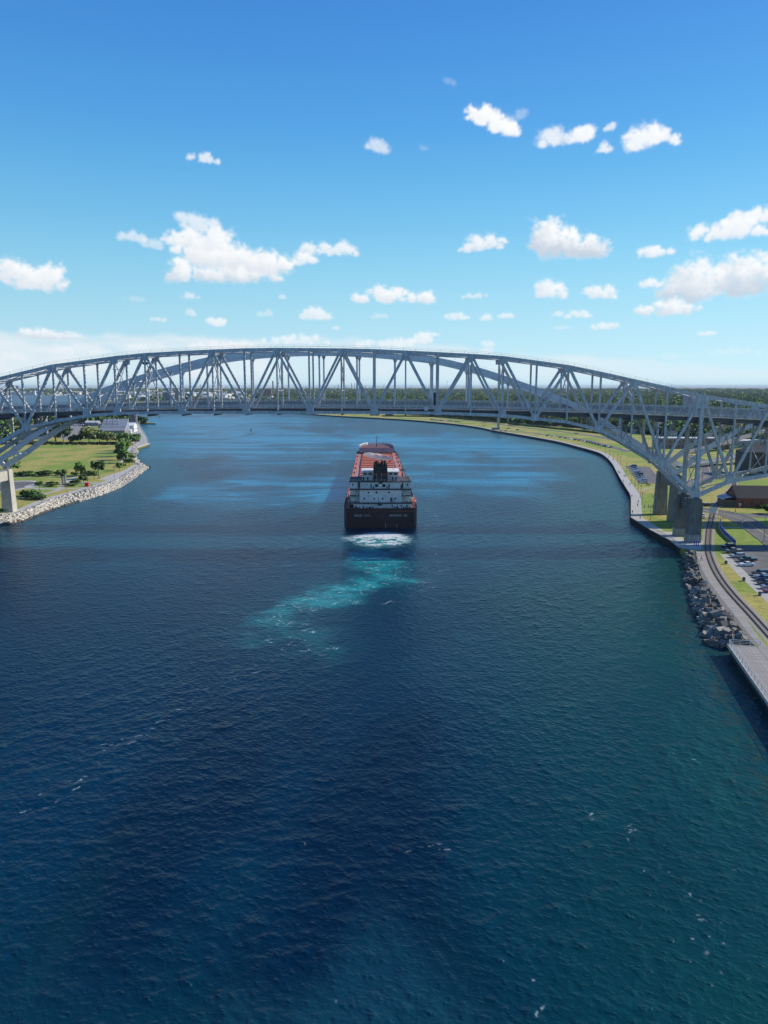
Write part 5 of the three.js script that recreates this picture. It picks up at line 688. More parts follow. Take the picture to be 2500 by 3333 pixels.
function trunkGeo(seed, h, r0, spread) { const r = rngOf(seed), q = new MB(); q.cyl(V(0, -0.1, 0), V(0.05 * h, h * 0.55, 0), r0, r0 * 0.7, 7); for (let i = 0; i < 5; i++) { const a = i / 5 * 6.28 + r(), t = 0.38 + 0.16 * r(); q.cyl(V(0.05 * h * t * 1.8, h * t, 0), V(Math.cos(a) * spread, h * (0.68 + 0.25 * r()), Math.sin(a) * spread), r0 * 0.45, r0 * 0.15, 5); } return q.done(); }
const CR = { round: [1, 2, 3].map((k) => crown(k * 7, 1, 1, 1, 760, 0.15, 11)), light: [4, 5].map((k) => crown(k * 7, 1, 1, 1, 420, 0.15, 12)), bush: [6, 7].map((k) => crown(k * 7, 1, 0.8, 1, 300, 0.2, 5)), conifer: [8].map((k) => { const r = rngOf(8), g = crown(99, 1, 1, 1, 500, 0.16, 4), p = g.attributes.position; for (let i = 0; i < p.count; i++) { const y = p.getY(i), f = clamp((1 - y) * 0.55, 0.05, 1); p.setX(i, p.getX(i) * f); p.setZ(i, p.getZ(i) * f); } return g; }) };
let treeSeed = 500;
function tree(name, label, cat, [x, z], h, w, kind, leaf, group, bare = 0.3) {
  const t = thing(name, label, cat, [x, G, z], (treeSeed++ * 1.7) % 6.28, group), set = CR[kind], c = new THREE.Mesh(set[treeSeed % set.length], LEAF[leaf]);
  const low = kind === 'bush' ? -0.1 : bare; c.name = kind === 'bush' ? 'foliage' : 'crown'; c.scale.set(w / 2 / 0.8, h * (1 - low) / 2 / 0.85, w / 2 / 0.8); c.position.y = h * (low + (1 - low) / 2); t.add(c);
  const k = new THREE.Mesh(trunkGeo(treeSeed, h * (kind === 'bush' ? 0.7 : 0.95), Math.max(0.12, h * 0.022), w * 0.24), M.trunk); k.name = kind === 'bush' ? 'stem' : 'trunk'; t.add(k);
  return t;
}
// east bank park
tree('park_tree', 'grey-green spreading tree beside the white bridge pier', 'tree', [-242.31,-475.08], 13, 11, 'light', 2);
tree('park_tree', 'small round tree beside the tall pale monument', 'tree', [-192.13,-435.62], 9.5, 7.2, 'round', 0, 'park trees', 0.42);
tree('park_tree', 'slim young tree standing alone on the lawn by the turning circle', 'tree', [-192.07,-405.71], 6, 4.6, 'round', 1, 'park trees', 0.45);
tree('park_tree', 'bright green tree at the end of the diagonal path', 'tree', [-197.36,-475.08], 9.5, 6.8, 'round', 1, 'park trees', 0.15);
tree('park_tree', 'dark full-crowned tree near the lamp on the riverside path', 'tree', [-181.06,-463.79], 12, 9, 'round', 3, 'park trees', 0.35);
tree('park_tree', 'low light tree below the dark full-crowned tree', 'tree', [-182.96,-460.65], 5.6, 5, 'light', 2, 'park trees', 0.2);
tree('park_tree', 'small dark tree left of the lamp post on the riverside lawn', 'tree', [-182.51,-442.7], 5.5, 5, 'round', 3, 'park trees', 0.15);
tree('park_tree', 'small bright green tree by the bend in the path near the point', 'tree', [-184.11,-508.64], 6, 5, 'round', 1, 'park trees', 0.2);
tree('park_tree', 'yellow-green sapling on the bank beside the point', 'tree', [-189.13,-530.29], 4.6, 4.6, 'bush', 4);
{
  const H = 'shrubs edging the playing field';
  [[[-239.77,-480.09], 3.4, 6], [[-236.93,-478.41], 4, 8], [[-234.12,-478.41], 4.2, 9], [[-231.3,-478.41], 4, 9], [[-227.05,-480.09], 3.2, 5], [[-223.05,-478.41], 4.8, 8], [[-220.39,-480.09], 4.4, 9], [[-214.54,-480.09], 3.4, 5], [[-203.24,-480.09], 3.2, 6], [[-195.84,-481.78], 4, 8], [[-193,-481.78], 4, 8]].forEach(([q, h, w], i) => tree('hedge_shrub', 'dark shrub, ' + ORD[i] + ' from the left along the near edge of the field', 'shrub', q, h, w, 'bush', i % 3 ? 3 : 0, H));
  [[[-193.24,-389.39], 2.6, 4, 3], [[-189.26,-388.27], 4.6, 9, 0], [[-183.7,-380.63], 4.2, 9, 3], [[-179.47,-376.39], 3.8, 8, 3], [[-176.13,-375.34], 3, 4, 4]].forEach(([q, h, w, l], i) => { tree('shrub_clump', ['small dark shrub at the left end of the planted bed', 'tall round shrub at the back of the planted bed', 'wide dark shrub in the middle of the planted bed', 'spreading shrub at the right of the planted bed', 'low yellow-green shrub beside the lamp and planted bed'][i], 'shrub', q, h, w, 'bush', l); });
  [[[-195.26,-427.41]], [[-198.19,-435.62]], [[-183.93,-428.76]], [[-184.82,-437.02]]].forEach(([q], i) => tree('plaza_shrub', ['low wide shrub at the near left of the plaza ring', 'low shrub at the far left of the plaza ring', 'low wide shrub at the near right of the plaza ring', 'taller shrub at the right of the plaza ring'][i], 'shrub', q, i === 3 ? 3.6 : 2.2, i === 3 ? 6 : 7, 'bush', i === 3 ? 3 : 0));
  tree('low_shrub', 'low shrub at the foot of the white bridge pier', 'shrub', [-177.69,-338.57], 2.4, 5, 'bush', 3);
}
{ // row between the field and the river, the dark spruces, the pale willows
  [[[-199.27,-560.59], 11, 9, 1], [[-209.05,-584.4], 12, 11, 0], [[-218.09,-613.01], 13, 11, 1], [[-229.09,-647.53], 13, 11, 1], [[-236.19,-672.75], 12, 10, 2], [[-188.25,-540.73], 6, 8, 2], [[-202.2,-584.4], 6, 8, 2]].forEach(([q, h, w, l], i) => tree('riverside_tree', ORD[i] + ' tree from the near end of the leafy row between field and river', 'tree', q, h, w, 'round', l, 'row of trees beside the playing field', 0.12));
  const row = (name, lab, list, z, grp) => list.forEach(([x, h, w, k, l], i) => tree(name, lab(i), 'tree', [(x - 1250) / 2393 * -z, z - (i % 3) * 6], h, w, k, l, grp, 0.08));
  row('dark_tree', (i) => ORD[i] + ' dark evergreen from the left in the clump behind the field', [[128, 15, 11, 'round', 5], [148, 17, 12, 'round', 5], [165, 20, 14, 'round', 5], [183, 22, 15, 'round', 3], [200, 21, 15, 'round', 5]], -775, 'dark evergreens behind the playing field');
  row('willow_tree', (i) => ORD[i] + ' pale loose-crowned tree from the left behind the playing field', [[238, 9, 9, 'round', 3], [252, 9, 8, 'round', 3], [276, 19, 20, 'light', 4], [292, 17, 17, 'light', 4], [318, 15, 14, 'light', 2], [335, 12, 13, 'light', 4], [360, 12, 15, 'light', 4], [374, 11, 12, 'light', 2]], -760, 'pale trees in front of the metal shed');
  row('shed_tree', (i) => ORD[i] + ' bushy green tree from the left beside the quay and metal shed', [[402, 12, 12, 'round', 1], [415, 9, 9, 'round', 0], [430, 11, 12, 'round', 1], [441, 8, 9, 'round', 2]], -745, 'trees beside the metal shed');
  { const q = thing('field_hedge', 'long low dark hedge along the far side of the playing field', 'hedge', [-300, G, -742]); const r = rngOf(4); for (let i = 0; i < 26; i++) { const m = new THREE.Mesh(CR.bush[i % 2], LEAF[i % 3 ? 3 : 5]); m.name = 'hedge_clump'; m.position.set(-95 + i * 5 + r() * 2, 1.6, r() * 3); m.scale.set(4.2, 2.8 + r(), 2.6); q.add(m); } }
  [[[-510.1,-988.81], 17], [[-519.75,-1017.65], 15], [[-534.53,-1080.62], 14], [[-528.23,-1048.2], 16], [[-508.18,-961.55], 18], [[-527.25,-1351.83], 9], [[-620.23,-1495.86], 12], [[-643.14,-1528.4], 12], [[-584.14,-1579.93], 14], [[-556.63,-1579.93], 16]].forEach(([q, h], i) => { tree('point_tree', 'green tree beyond the field, ' + ORD[i] + ' of the scattered ones under the bridge', 'tree', q, h, h * 0.9, 'round', i % 3, 'scattered trees on the east bank', 0.15); });
}
// west bank: hedges along the riverside road, a few single trees
{
  const hedge = (lab, pts, n, s) => { const c = curve(pts, n), q = thing('road_hedge', lab, 'hedge', [c[0][0], G, c[0][1]], 0, 'clipped hedges along the riverside road'), r = rngOf(n); c.forEach(([x, z], i) => { const m = new THREE.Mesh(CR.bush[i % 2], LEAF[i % 2 ? 5 : 3]); m.name = 'hedge_clump'; m.position.set(x - c[0][0], 0.9 * s, z - c[0][1]); m.scale.set(4.6 * s, 2.1 * s * (0.8 + 0.4 * r()), 3.0 * s); q.add(m); }); };
  hedge('dark hedge behind the riverside road at its far end', [[0,-1449.55], [88.36,-1420.22], [137.59,-1326.26], [177.63,-1222.19], [194.58,-1171.08]], 100, 1.2);
  hedge('dark hedge behind the riverside road above the parked row', [[195.55,-1142.41], [218.43,-1072.33], [241.99,-1003.03], [258.33,-954.97], [269.4,-911.27]], 80, 1.05);
  tree('lawn_tree', 'small round shrub on the lawn beside the brick depot', 'shrub', [180.84,-348.21], 2.4, 3, 'bush', 0); tree('lawn_tree', 'dark tree at the right edge below the brick depot', 'tree', [177.66,-333.53], 6, 6, 'bush', 3);
}
// woods to the horizon: near ones as single trees, the rest as one mass
const WOODS_OUT = [];
{
  const r = rngOf(17), near = [], far = [], cl = (x, z) => fbm(x * 0.004, z * 0.004, 3, 600);
  const shoreX = (z) => interp([...SHORE_R].filter(([, q]) => q < -1500).sort((a, b) => a[1] - b[1]).map(([a, b]) => [b, a]), z);
  const westOK = (x, z) => inside([x, z], landRight) && (z > -1600 ? x > interp([[-1600, 40], [-1200, 200], [-900, 330], [-700, 400], [-560, 330], [-400, 330]], z) : x > shoreX(z) + 60);
  for (let i = 0; i < 150000 && far.length < 52000; i++) {
    const d = 430 + 9500 * Math.pow(r(), 1.9), a = (r() - 0.5) * 1.24, x = Math.tan(a) * d * 1.0, z = -d; if (!westOK(x, z)) continue; const c = cl(x, z), open = d < 1500 ? 0.52 : 0.42; if (c < open && r() > 0.12) continue;
    if (d < 7200 && d > 2100 && x / d < -0.17 && r() > 0.09) continue;
    const s = (d < 1600 ? 5 : 5.5 + (d - 1600) / 900) * (0.75 + 0.5 * r()) * (0.7 + 0.75 * fbm(x * 0.012, z * 0.012, 2, 640)); (d < 1150 && near.length < 170 ? near : far).push([x, z, s, r()]);
  }
  for (let i = 0; i < 9000; i++) { const x = -300 - 2600 * r(), z = -1150 - 850 * r(); if (inside([x, z], landLeft) && cl(x, z) > 0.45) far.push([x, z, 5 * (0.7 + 0.5 * r()), r()]); }
  for (let i = 0; i < 5000; i++) { const x = -260 - 1500 * r(), z = -760 - 450 * r(); if (inside([x, z], landLeft) && x < -0.47 * -z * 1 - 10 && cl(x, z) > 0.4) far.push([x, z, 4.5 * (0.7 + 0.6 * r()), r()]); }
  near.forEach(([x, z, s, k], i) => { const t = tree('street_tree', 'broad leafy tree among the houses of the west bank', 'tree', [x, z], s * 2.3, s * 2.1, 'round', (k * 4) | 0, 'trees among the west bank houses', 0.15); });
  const g = [crown(301, 1, 1, 1, 95, 0.36, 6), crown(302, 1, 1, 1, 95, 0.36, 6), crown(303, 1, 1, 1, 95, 0.36, 6)], wm = new THREE.MeshStandardMaterial({ color: 0xffffff, roughness: 1 });
  g.forEach((geo, k) => {
    const mine = far.filter((_, i) => i % 3 === k), im = new THREE.InstancedMesh(geo, wm, mine.length), m4 = new THREE.Matrix4(), qn = new THREE.Quaternion(), c = new THREE.Color();
    mine.forEach(([x, z, s, w], i) => { qn.setFromAxisAngle(V(0, 1, 0), w * 6.28); m4.compose(V(x, G + s * 0.75, z), qn, V(s * 1.3, s * 1.15, s * 1.3)); im.setMatrixAt(i, m4); const e = 0.75 + 0.5 * ((w * 7.3) % 1), y = (w * 3.7) % 1; im.setColorAt(i, c.setRGB((0.09 + 0.1 * y) * e, (0.24 + 0.06 * y) * e, 0.055 * e)); });
    im.name = numbered('distant_woods'); tag(im, ['green tree canopy spreading to the horizon', 'green tree canopy spreading to the horizon', 'green tree canopy spreading to the horizon'][k], 'woods', 'distant tree canopy', 'stuff'); scene.add(im);
  });
}
console.log('green');
scene.fog = new THREE.FogExp2(new THREE.Color().setRGB(0.72, 0.84, 1), 3.4e-5);

// ---------- buildings ----------
function house(name, label, cat, [x, z], turn, w, d, h, roofH, o = {}) {
  const t = thing(name, label, cat, [x, G, z], turn, o.group), wm = o.wall ?? M.white, rm = o.roof ?? M.roofDark; new MB().box(0, -0.3, 0, w, h + 0.3, d).build('wall', wm, t);
  const q = new MB(), e = 0.6, hw = w / 2 + e, hd = d / 2 + e;
  if (o.hip) { const r = Math.max(0.5, hw - hd); const A = V(-hw, h, hd), B = V(hw, h, hd), C = V(hw, h, -hd), D = V(-hw, h, -hd), E = V(-r, h + roofH, 0), F = V(r, h + roofH, 0); q.quad(A, B, F, E).quad(C, D, E, F).tri(B, C, F).tri(D, A, E).quad(D, C, B, A); }
  else if (roofH > 0) { const A = V(-hw, h, hd), B = V(hw, h, hd), C = V(hw, h, -hd), D = V(-hw, h, -hd), E = V(-hw, h + roofH, 0), F = V(hw, h + roofH, 0); q.quad(A, B, F, E).quad(C, D, E, F).quad(D, C, B, A); new MB().tri(V(w / 2, h, d / 2), V(w / 2, h, -d / 2), V(w / 2, h + roofH * 0.94, 0)).build('gable', wm, t); new MB().tri(V(-w / 2, h, -d / 2), V(-w / 2, h, d / 2), V(-w / 2, h + roofH * 0.94, 0)).build('gable', wm, t); }
  else { q.box(0, h, 0, w + 0.5, 0.5, d + 0.5); }
  const roof = q.build('roof', rm, t); if (o.chimney) new MB().box(w * 0.2, h, 0, 0.9, roofH + 1.2, 0.9).build('chimney', M.brick, roof);
  const rows = o.rows ?? 1, n = o.n ?? Math.max(2, Math.round(w / 3.2)), ww = o.ww ?? 1.2, gw = new MB().box(0, 0, 0, ww, o.wh ?? 1.4, 0.12).done();
  if (n > 0) for (const s of [1, -1]) for (let j = 0; j < rows; j++) for (let i = 0; i < n; i++) { const m = new THREE.Mesh(gw, M.glass); m.name = 'window'; m.position.set(-w / 2 + (i + 0.5) * w / n, (j + 0.32) * h / rows, s * (d / 2 + 0.04)); t.add(m); }
  if (n > 0) for (let j = 0; j < rows; j++) for (let i = 0; i < Math.max(1, Math.round(d / 4)); i++) for (const s of [1, -1]) { const m = new THREE.Mesh(gw, M.glass); m.name = 'window'; m.rotation.y = Math.PI / 2; m.position.set(s * (w / 2 + 0.04), (j + 0.32) * h / rows, -d / 2 + (i + 0.5) * d / Math.max(1, Math.round(d / 4))); t.add(m); }
  if (o.door) new MB().box(o.door === true ? w * 0.12 : o.door, -0.1, d / 2 + 0.05, 1.2, 2.2, 0.16).build('door', M.black, t);
  return t;
}
{ const t = house('brick_depot', 'low dark brick depot with a grey shingle roof beside the railway curve', 'building', [190, -357], -0.12, 36, 15, 4.6, 5.2, { wall: M.brick, roof: M.roofDark, n: 8, chimney: true, door: true }); new MB().box(-20.6, -0.2, 1.5, 6.4, 3.6, 10).build('annex', mat(0.12, 0.1, 0.09, { tx: 'mottle' }), t); const q = new MB(); for (let i = 0; i < 8; i++) { const a = i / 8 * Math.PI, b = (i + 1) / 8 * Math.PI, f = (k, z) => V(-20.6 - Math.cos(k) * 3.6, 3.3 + Math.sin(k) * 1.5, z); q.quad(f(a, 7), f(b, 7), f(b, -4), f(a, -4)); } q.build('annex_roof', M.roofGrey, t); }
house('apartment_block', 'dark timber-clad apartment block at the right edge behind the truss', 'building', [262, -492], -0.05, 44, 18, 15, 4, { wall: mat(0.08, 0.075, 0.075, { tx: 'mottle' }), roof: M.roofDark, rows: 4, n: 12, hip: true });
house('school_building', 'long two-storey building with a pale flat roof behind the bridge truss', 'building', [292, -700], -0.04, 66, 18, 9.5, 0, { wall: mat(0.32, 0.24, 0.18, { tx: 'mottle' }), roof: mat(0.62, 0.63, 0.63, { tx: 'mottle' }), rows: 2, n: 16 });
house('flat_roof_store', 'white flat-roofed low store right of the long two-storey building', 'building', [372, -730], 0, 46, 20, 5, 0, { wall: mat(0.5, 0.48, 0.44), roof: M.white, n: 8 });
{ const W_ = [M.white, mat(0.5, 0.47, 0.4), mat(0.36, 0.3, 0.26), mat(0.42, 0.46, 0.5)], R_ = [M.roofDark, M.roofBrown, mat(0.2, 0.2, 0.21, { tx: 'gravel' }), M.roofDark];
  const spots = [[205, -760], [232, -790], [262, -800], [196, -850], [235, -880], [182, -930], [216, -960], [260, -930], [300, -860], [340, -900], [170, -1020], [210, -1050], [255, -1040], [300, -1000], [150, -1130], [190, -1150], [240, -1130], [290, -1120], [345, -1010], [390, -960], [120, -1260], [165, -1270], [215, -1260], [95, -1400], [140, -1420], [190, -1400]];
  const looks = ['white', 'tan', 'brown', 'blue-grey'], rl = ['dark roof', 'brown roof', 'grey roof', 'black roof'];
  spots.forEach(([x, z], i) => house('house', looks[i % 4] + ' house with ' + rl[(i * 3 + 1) % 4] + ', ' + ORD[i] + ' from the bridge among those behind the hedges', 'house', [x + (z < -1200 ? 190 : 135), z], (i * 0.37) % 0.9 - 0.45, 12 + (i * 5) % 5, 9 + (i * 3) % 3, 5.2, 3.4, { wall: W_[i % 4], roof: R_[(i * 3 + 1) % 4], n: 4, door: true, chimney: i % 3 === 0, group: 'houses behind the riverside hedges' }));
}
{ // east bank shed group
  const t = thing('metal_shed', 'tall metal shed with a steep blue-grey roof on the east quay', 'building', [-306, G, -838], 0.12); const A = [V(-14, 9, 12), V(13.5, 9, 12), V(13.5, 21, -12), V(-14, 21, -12)]; new MB().box(0, -0.3, 0, 27, 9.3, 23).build('wall', mat(0.3, 0.29, 0.27, { tx: 'streak' }), t); const r = new MB(); r.quad(...A).quad(V(-14, 21, -12), V(13.5, 21, -12), V(13.5, 9, -14), V(-14, 9, -14)); r.tri(V(13.5, 9, 12), V(13.5, 9, -14), V(13.5, 21, -12)).tri(V(-14, 9, -14), V(-14, 9, 12), V(-14, 21, -12)); r.build('roof', M.roofGrey, t); const sm = new MB(); sm.beam(V(-14, 12.6, 4.9), V(13.5, 12.6, 4.9), 0.5, 0.5, V(0, 1, 0)); sm.build('roof_gutter', M.steelDark, t); for (let i = 0; i < 9; i++) new MB().beam(V(-12.5 + i * 3.2, 9.15, 11.9), V(-12.5 + i * 3.2, 21.15, -11.9), 0.14, 0.14, V(1, 0, 0)).build('roof_seam', M.roofGrey, t);
  const u = house('quay_store', 'white low store with a pale roof beside the steep metal shed', 'building', [-334, -962], 0.1, 20, 20, 8, 3.5, { wall: M.white, roof: mat(0.66, 0.68, 0.7), n: 3 }); house('quay_lean_to', 'low white lean-to at the foot of the grey silo', 'building', [-322, -918], 0.1, 15, 8, 4, 1.6, { wall: M.white, roof: mat(0.66, 0.68, 0.7), n: 2 });
  const s = thing('storage_silo', 'dark grey round silo with two red signs on the east quay', 'silo', [-347, G, -1025]); const b = new MB(); for (const [x, z] of [[-2.4, 0], [2.4, 0], [0, -4]]) b.cyl(V(x, -0.3, z), V(x, 25.4, z), 2.9, 2.9, 18); b.build('silo_barrel', mat(0.24, 0.25, 0.27, { tx: 'streak' }), s); new MB().box(0, 25.4, -1.4, 10, 1, 8).build('silo_roof', M.roofGrey, s); for (const y of [16.5, 21]) { new MB().box(3.4, y, 2.95, 2.5, 3.4, 0.2).build('sign_panel', M.red, s); const g = new THREE.RingGeometry(0.45, 0.85, 18), m = new THREE.Mesh(g, M.paint); m.name = 'sign_ring'; m.position.set(3.4, y + 1.7, 3.08); s.add(m); } new MB().box(0, 1, 3, 8, 0.6, 1).build('walkway', M.steelDark, s);
  house('white_boat_shed', 'white round-roofed boat shed beyond the east car park', 'building', [-433, -1100], 0.05, 19, 12, 5, 2.6, { wall: mat(0.34, 0.35, 0.36), roof: M.white, n: 4 }); house('marina_office', 'grey flat office between the boat shed and the steep metal shed', 'building', [-392, -1045], 0.05, 22, 10, 6, 0, { wall: mat(0.4, 0.4, 0.4), roof: mat(0.5, 0.5, 0.5), n: 6 });
  const pf = thing('quay_fence', 'line of thin white posts and pipes along the quay edge by the silo', 'fence', [0, G, 0]); const q = [[-242.08,-757.36], [-274.16,-850.06], [-340.55,-1032.7]]; const n = 16; for (let i = 0; i <= n; i++) { const u2 = i / n * 2, k = Math.min(1, u2 | 0), x = lerp(q[k][0], q[k + 1][0], u2 - k) - 1.5, z = lerp(q[k][1], q[k + 1][1], u2 - k); new MB().cyl(V(x, -0.2, z), V(x, 5, z), 0.12, 0.1, 5).build('post', M.white, pf); } const rl2 = new MB(); for (let i = 0; i < 2; i++) for (const h of [2, 4]) rl2.beam(V(q[i][0] - 1.5, h, q[i][1]), V(q[i + 1][0] - 1.5, h, q[i + 1][1]), 0.14, 0.14, V(0, 1, 0)); rl2.build('pipe_rail', M.white, pf);
}
// approach ramp on the west bank
{
  const t = thing('ramp_viaduct', 'curving concrete access ramp on columns seen through the right-hand truss', 'viaduct', [0, 0, 0]); const c = new THREE.CatmullRomCurve3([V(214, 3.0, -528), V(240, 4.6, -540), V(272, 8, -556), V(312, 13, -580), V(360, 20, -610), V(430, 30, -660), V(620, 44, -760), V(900, 46, -820)]).getPoints(36);
  const d = new MB(), p = [new MB(), new MB()]; for (let i = 0; i < 36; i++) { d.beam(c[i], c[i + 1], 8.4, 0.9, V(0.45, 0, 0.9)); p.forEach((k, j) => k.beam(c[i].clone().add(V(j ? 1.8 : -1.8, 0.95, j ? 3.8 : -3.8)), c[i + 1].clone().add(V(j ? 1.8 : -1.8, 0.95, j ? 3.8 : -3.8)), 0.3, 1.1, V(0.45, 0, 0.9))); } d.build('ramp_slab', M.fascia, t); p.forEach((k) => k.build('parapet', M.fascia, t)); for (let i = 6; i < 36; i += 5) new MB().box(c[i].x, G - 0.2, c[i].z, 1.4, c[i].y - G, 2.6).build('column', M.pierMid, t);
  const e = thing('ramp_viaduct', 'second access ramp higher up behind the long two-storey building', 'viaduct', [0, 0, 0]); const k = [V(262, 3, -640), V(310, 9, -672), V(370, 18, -715), V(450, 30, -775), V(640, 45, -860), V(920, 46, -930)]; const dd = new MB(); for (let i = 0; i < 5; i++) dd.beam(k[i], k[i + 1], 8, 1.4, V(0.55, 0, 0.83)); dd.build('ramp_slab', M.pierMid, e); for (const v of k.slice(1)) new MB().box(v.x, G - 0.2, v.z, 1.4, v.y - G - 0.4, 2.6).build('column', M.pierMid, e);
}
// ---------- far shore: town, harbour, refinery ----------
{
  const rnd = rngOf(71), block = (name, label, cat, x, z, w, d, h, m, o = {}) => house(name, label, cat, [x, z], o.turn ?? 0, w, d, h, o.rh ?? 0, { wall: m, roof: o.roof ?? m, rows: o.rows ?? 3, n: o.n ?? 0, ww: o.ww ?? w / 14, wh: o.wh ?? h / 9, group: o.group });
  const PX = (s, Z) => (s - 1250) / 2393 * Z * 0.99;
  block('office_block', 'white gridded office block across the bay, left of the arch', 'building', PX(392, 2850), -2850, 56, 30, 27, M.white, { n: 8, rows: 5, ww: 5, wh: 3 });
  block('office_block', 'blue glass office block across the bay, right of the white one', 'building', PX(545, 2850), -2850, 28, 22, 33, mat(0.1, 0.15, 0.24, { roughness: 0.3 }), { n: 6, rows: 6, ww: 3.4, wh: 2.6 });
  block('office_block', 'slim grey tower block beside the blue glass offices', 'building', PX(578, 2900), -2900, 15, 16, 40, mat(0.33, 0.34, 0.36, { tx: 'streak' }), { n: 3, rows: 8, ww: 2, wh: 2 });
  block('dark_warehouse', 'dark flat warehouse in the town right of the grey tower', 'building', PX(663, 2700), -2700, 56, 30, 15, mat(0.05, 0.05, 0.055), {});
  block('tower_block', 'lone tall dark apartment tower on the far left skyline', 'building', PX(59, 6500), -6500, 26, 22, 62, mat(0.2, 0.2, 0.23), { n: 4, rows: 9, ww: 4, wh: 3 });
  block('hospital', 'pink-brown brick block beneath the square chimney on the skyline', 'building', PX(872, 3600), -3600, 40, 30, 44, mat(0.36, 0.2, 0.17, { tx: 'mottle' }), { n: 5, rows: 6, ww: 4, wh: 3 });
  { const t = thing('square_chimney', 'tall square brick chimney beside the pink-brown block', 'chimney', [PX(890, 3650), G, -3650]); new MB().box(0, 0, 0, 7, 82, 7, 0, 0.8).build('shaft', M.pierMid, t); new MB().box(0, 82, 0, 6.4, 2, 6.4).build('cap', M.steelDark, t); }
  { const t = thing('domed_hall', 'white hall with a small dome in the middle of the town', 'building', [PX(886, 2900), G, -2900]); new MB().box(0, -0.2, 0, 26, 12, 16).build('wall', M.white, t); new MB().cyl(V(0, 11.8, 0), V(0, 18, 0), 5, 5, 14).build('drum', M.white, t); const q = new MB(); q.geo(new THREE.SphereGeometry(5, 14, 8, 0, 6.3, 0, 1.57), new THREE.Matrix4().makeTranslation(0, 18, 0)); q.build('dome', M.white, t); for (let i = 0; i < 6; i++) new MB().box(-10 + i * 4, 4, 8.05, 1.6, 4, 0.2).build('window', M.glass, t); }
  const tone = [['white', M.white], ['red brick', mat(0.28, 0.12, 0.1, { tx: 'mottle' })], ['pale grey', mat(0.45, 0.45, 0.45)], ['tan', mat(0.42, 0.34, 0.26)], ['brown', mat(0.2, 0.14, 0.11)]];
  for (let i = 0; i < 62; i++) { const s = 600 + 400 * rnd(), Z = 2050 + 1300 * rnd(), k = [1, 1, 0, 2, 3, 4, 0][(rnd() * 7) | 0], w = 14 + 34 * rnd(), x = PX(s, Z); if (!inside([x, -Z], landRight)) continue; block('town_building', tone[k][0] + ' low town building on the far shore behind the arches', 'building', x, -Z, w, 14 + 12 * rnd(), 6 + 8 * rnd(), tone[k][1], { n: 5, rows: 2, ww: 2, wh: 1.8, turn: (rnd() - 0.5) * 0.6, group: tone[k][0] + ' town buildings on the far shore', roof: [M.white, M.roofGrey, M.roofBrown, tone[k][1]][(rnd() * 4) | 0] }); }
  for (let i = 0; i < 46; i++) { const s = -10 + 640 * rnd(), Z = 5350 + 700 * rnd(), k = [0, 0, 2, 2, 3][(rnd() * 5) | 0], w = 30 + 70 * rnd(); block('harbour_shed', tone[k][0] + ' harbour shed along the far side of the bay', 'building', PX(s, Z), -Z - 60, w, 30, 8 + 10 * rnd(), tone[k][1], { n: 0, rh: rnd() < 0.5 ? 5 : 0, group: tone[k][0] + ' harbour sheds across the bay' }); }
  for (let i = 0; i < 90; i++) { const s = 230 + 560 * rnd(), Z = 2900 + 2900 * rnd(), k = [0, 0, 2, 3, 0, 1][(rnd() * 6) | 0], x = PX(s, Z); if (!inside([x, -Z], landRight)) continue; block('works_building', tone[k][0] + ' works building among the tanks behind the bay', 'building', x, -Z, 18 + 50 * rnd(), 18 + 20 * rnd(), 7 + 12 * rnd(), tone[k][1], { n: 0, rh: rnd() < 0.4 ? 4 : 0, turn: (rnd() - 0.5) * 0.8, group: tone[k][0] + ' works buildings behind the bay', roof: [M.white, M.roofGrey, M.white, tone[k][1]][(rnd() * 4) | 0] }); }
  const tank = (x, z, r, h) => { const t = thing('storage_tank', 'white round storage tank of the refinery behind the town', 'tank', [x, G, z], 0, 'white storage tanks of the refinery'); new MB().cyl(V(0, -0.2, 0), V(0, h, 0), r, r, 18, false).build('shell', M.white, t); new MB().cyl(V(0, h, 0), V(0, h + r * 0.16, 0), r, r * 0.1, 18, false).build('roof', M.white, t); };
  for (let i = 0; i < 70; i++) { const s = 420 + 380 * rnd(), Z = 3300 + 2800 * rnd(); tank(PX(s, Z), -Z, 12 + 12 * rnd(), 11 + 7 * rnd()); }
  for (let i = 0; i < 12; i++) { const s = 960 + 260 * rnd(), Z = 6000 + 1500 * rnd(); tank(PX(s, Z), -Z, 16 + 12 * rnd(), 14 + 6 * rnd()); }
  const stack = (s, Z, h, r, lab) => { const t = thing('smokestack', lab, 'chimney', [PX(s, Z), G, -Z], 0, 'refinery stacks on the skyline'); new MB().cyl(V(0, -0.2, 0), V(0, h, 0), r, r * 0.7, 8).build('shaft', M.steelDark, t); new MB().cyl(V(0, h * 0.86, 0), V(0, h * 0.9, 0), r * 0.85, r * 0.85, 8).build('platform', M.steelDark, t); };
  const xs = [372, 410, 428, 455, 508, 566, 590, 655, 735, 742, 785, 997, 1022, 1050, 1063, 1074, 1089, 1101, 1112, 1126, 1145, 1155, 1171, 1178, 1190, 1200, 1213, 1250, 1338, 412, 640, 700]; xs.forEach((s, i) => stack(s, 6800 + (i * 311) % 900, [1145, 1155].includes(s) ? 92 : 40 + (i * 17) % 42, 2.2 + (i % 3), 'slim dark stack standing on the skyline behind the bridges'));
  [[735, 60], [742, 62]].forEach(([s, h]) => 0);
  { const t = thing('radio_mast', 'thin tall mast rising above the woods in the middle distance', 'mast', [PX(1455, 1900), G, -1900]); const q = new MB(); q.cyl(V(0, -0.2, 0), V(0, 72, 0), 0.5, 0.3, 6); q.build('pole', M.galv, t); new MB().box(0, 70, 0, 2.4, 0.6, 2.4).build('head', M.galv, t); }
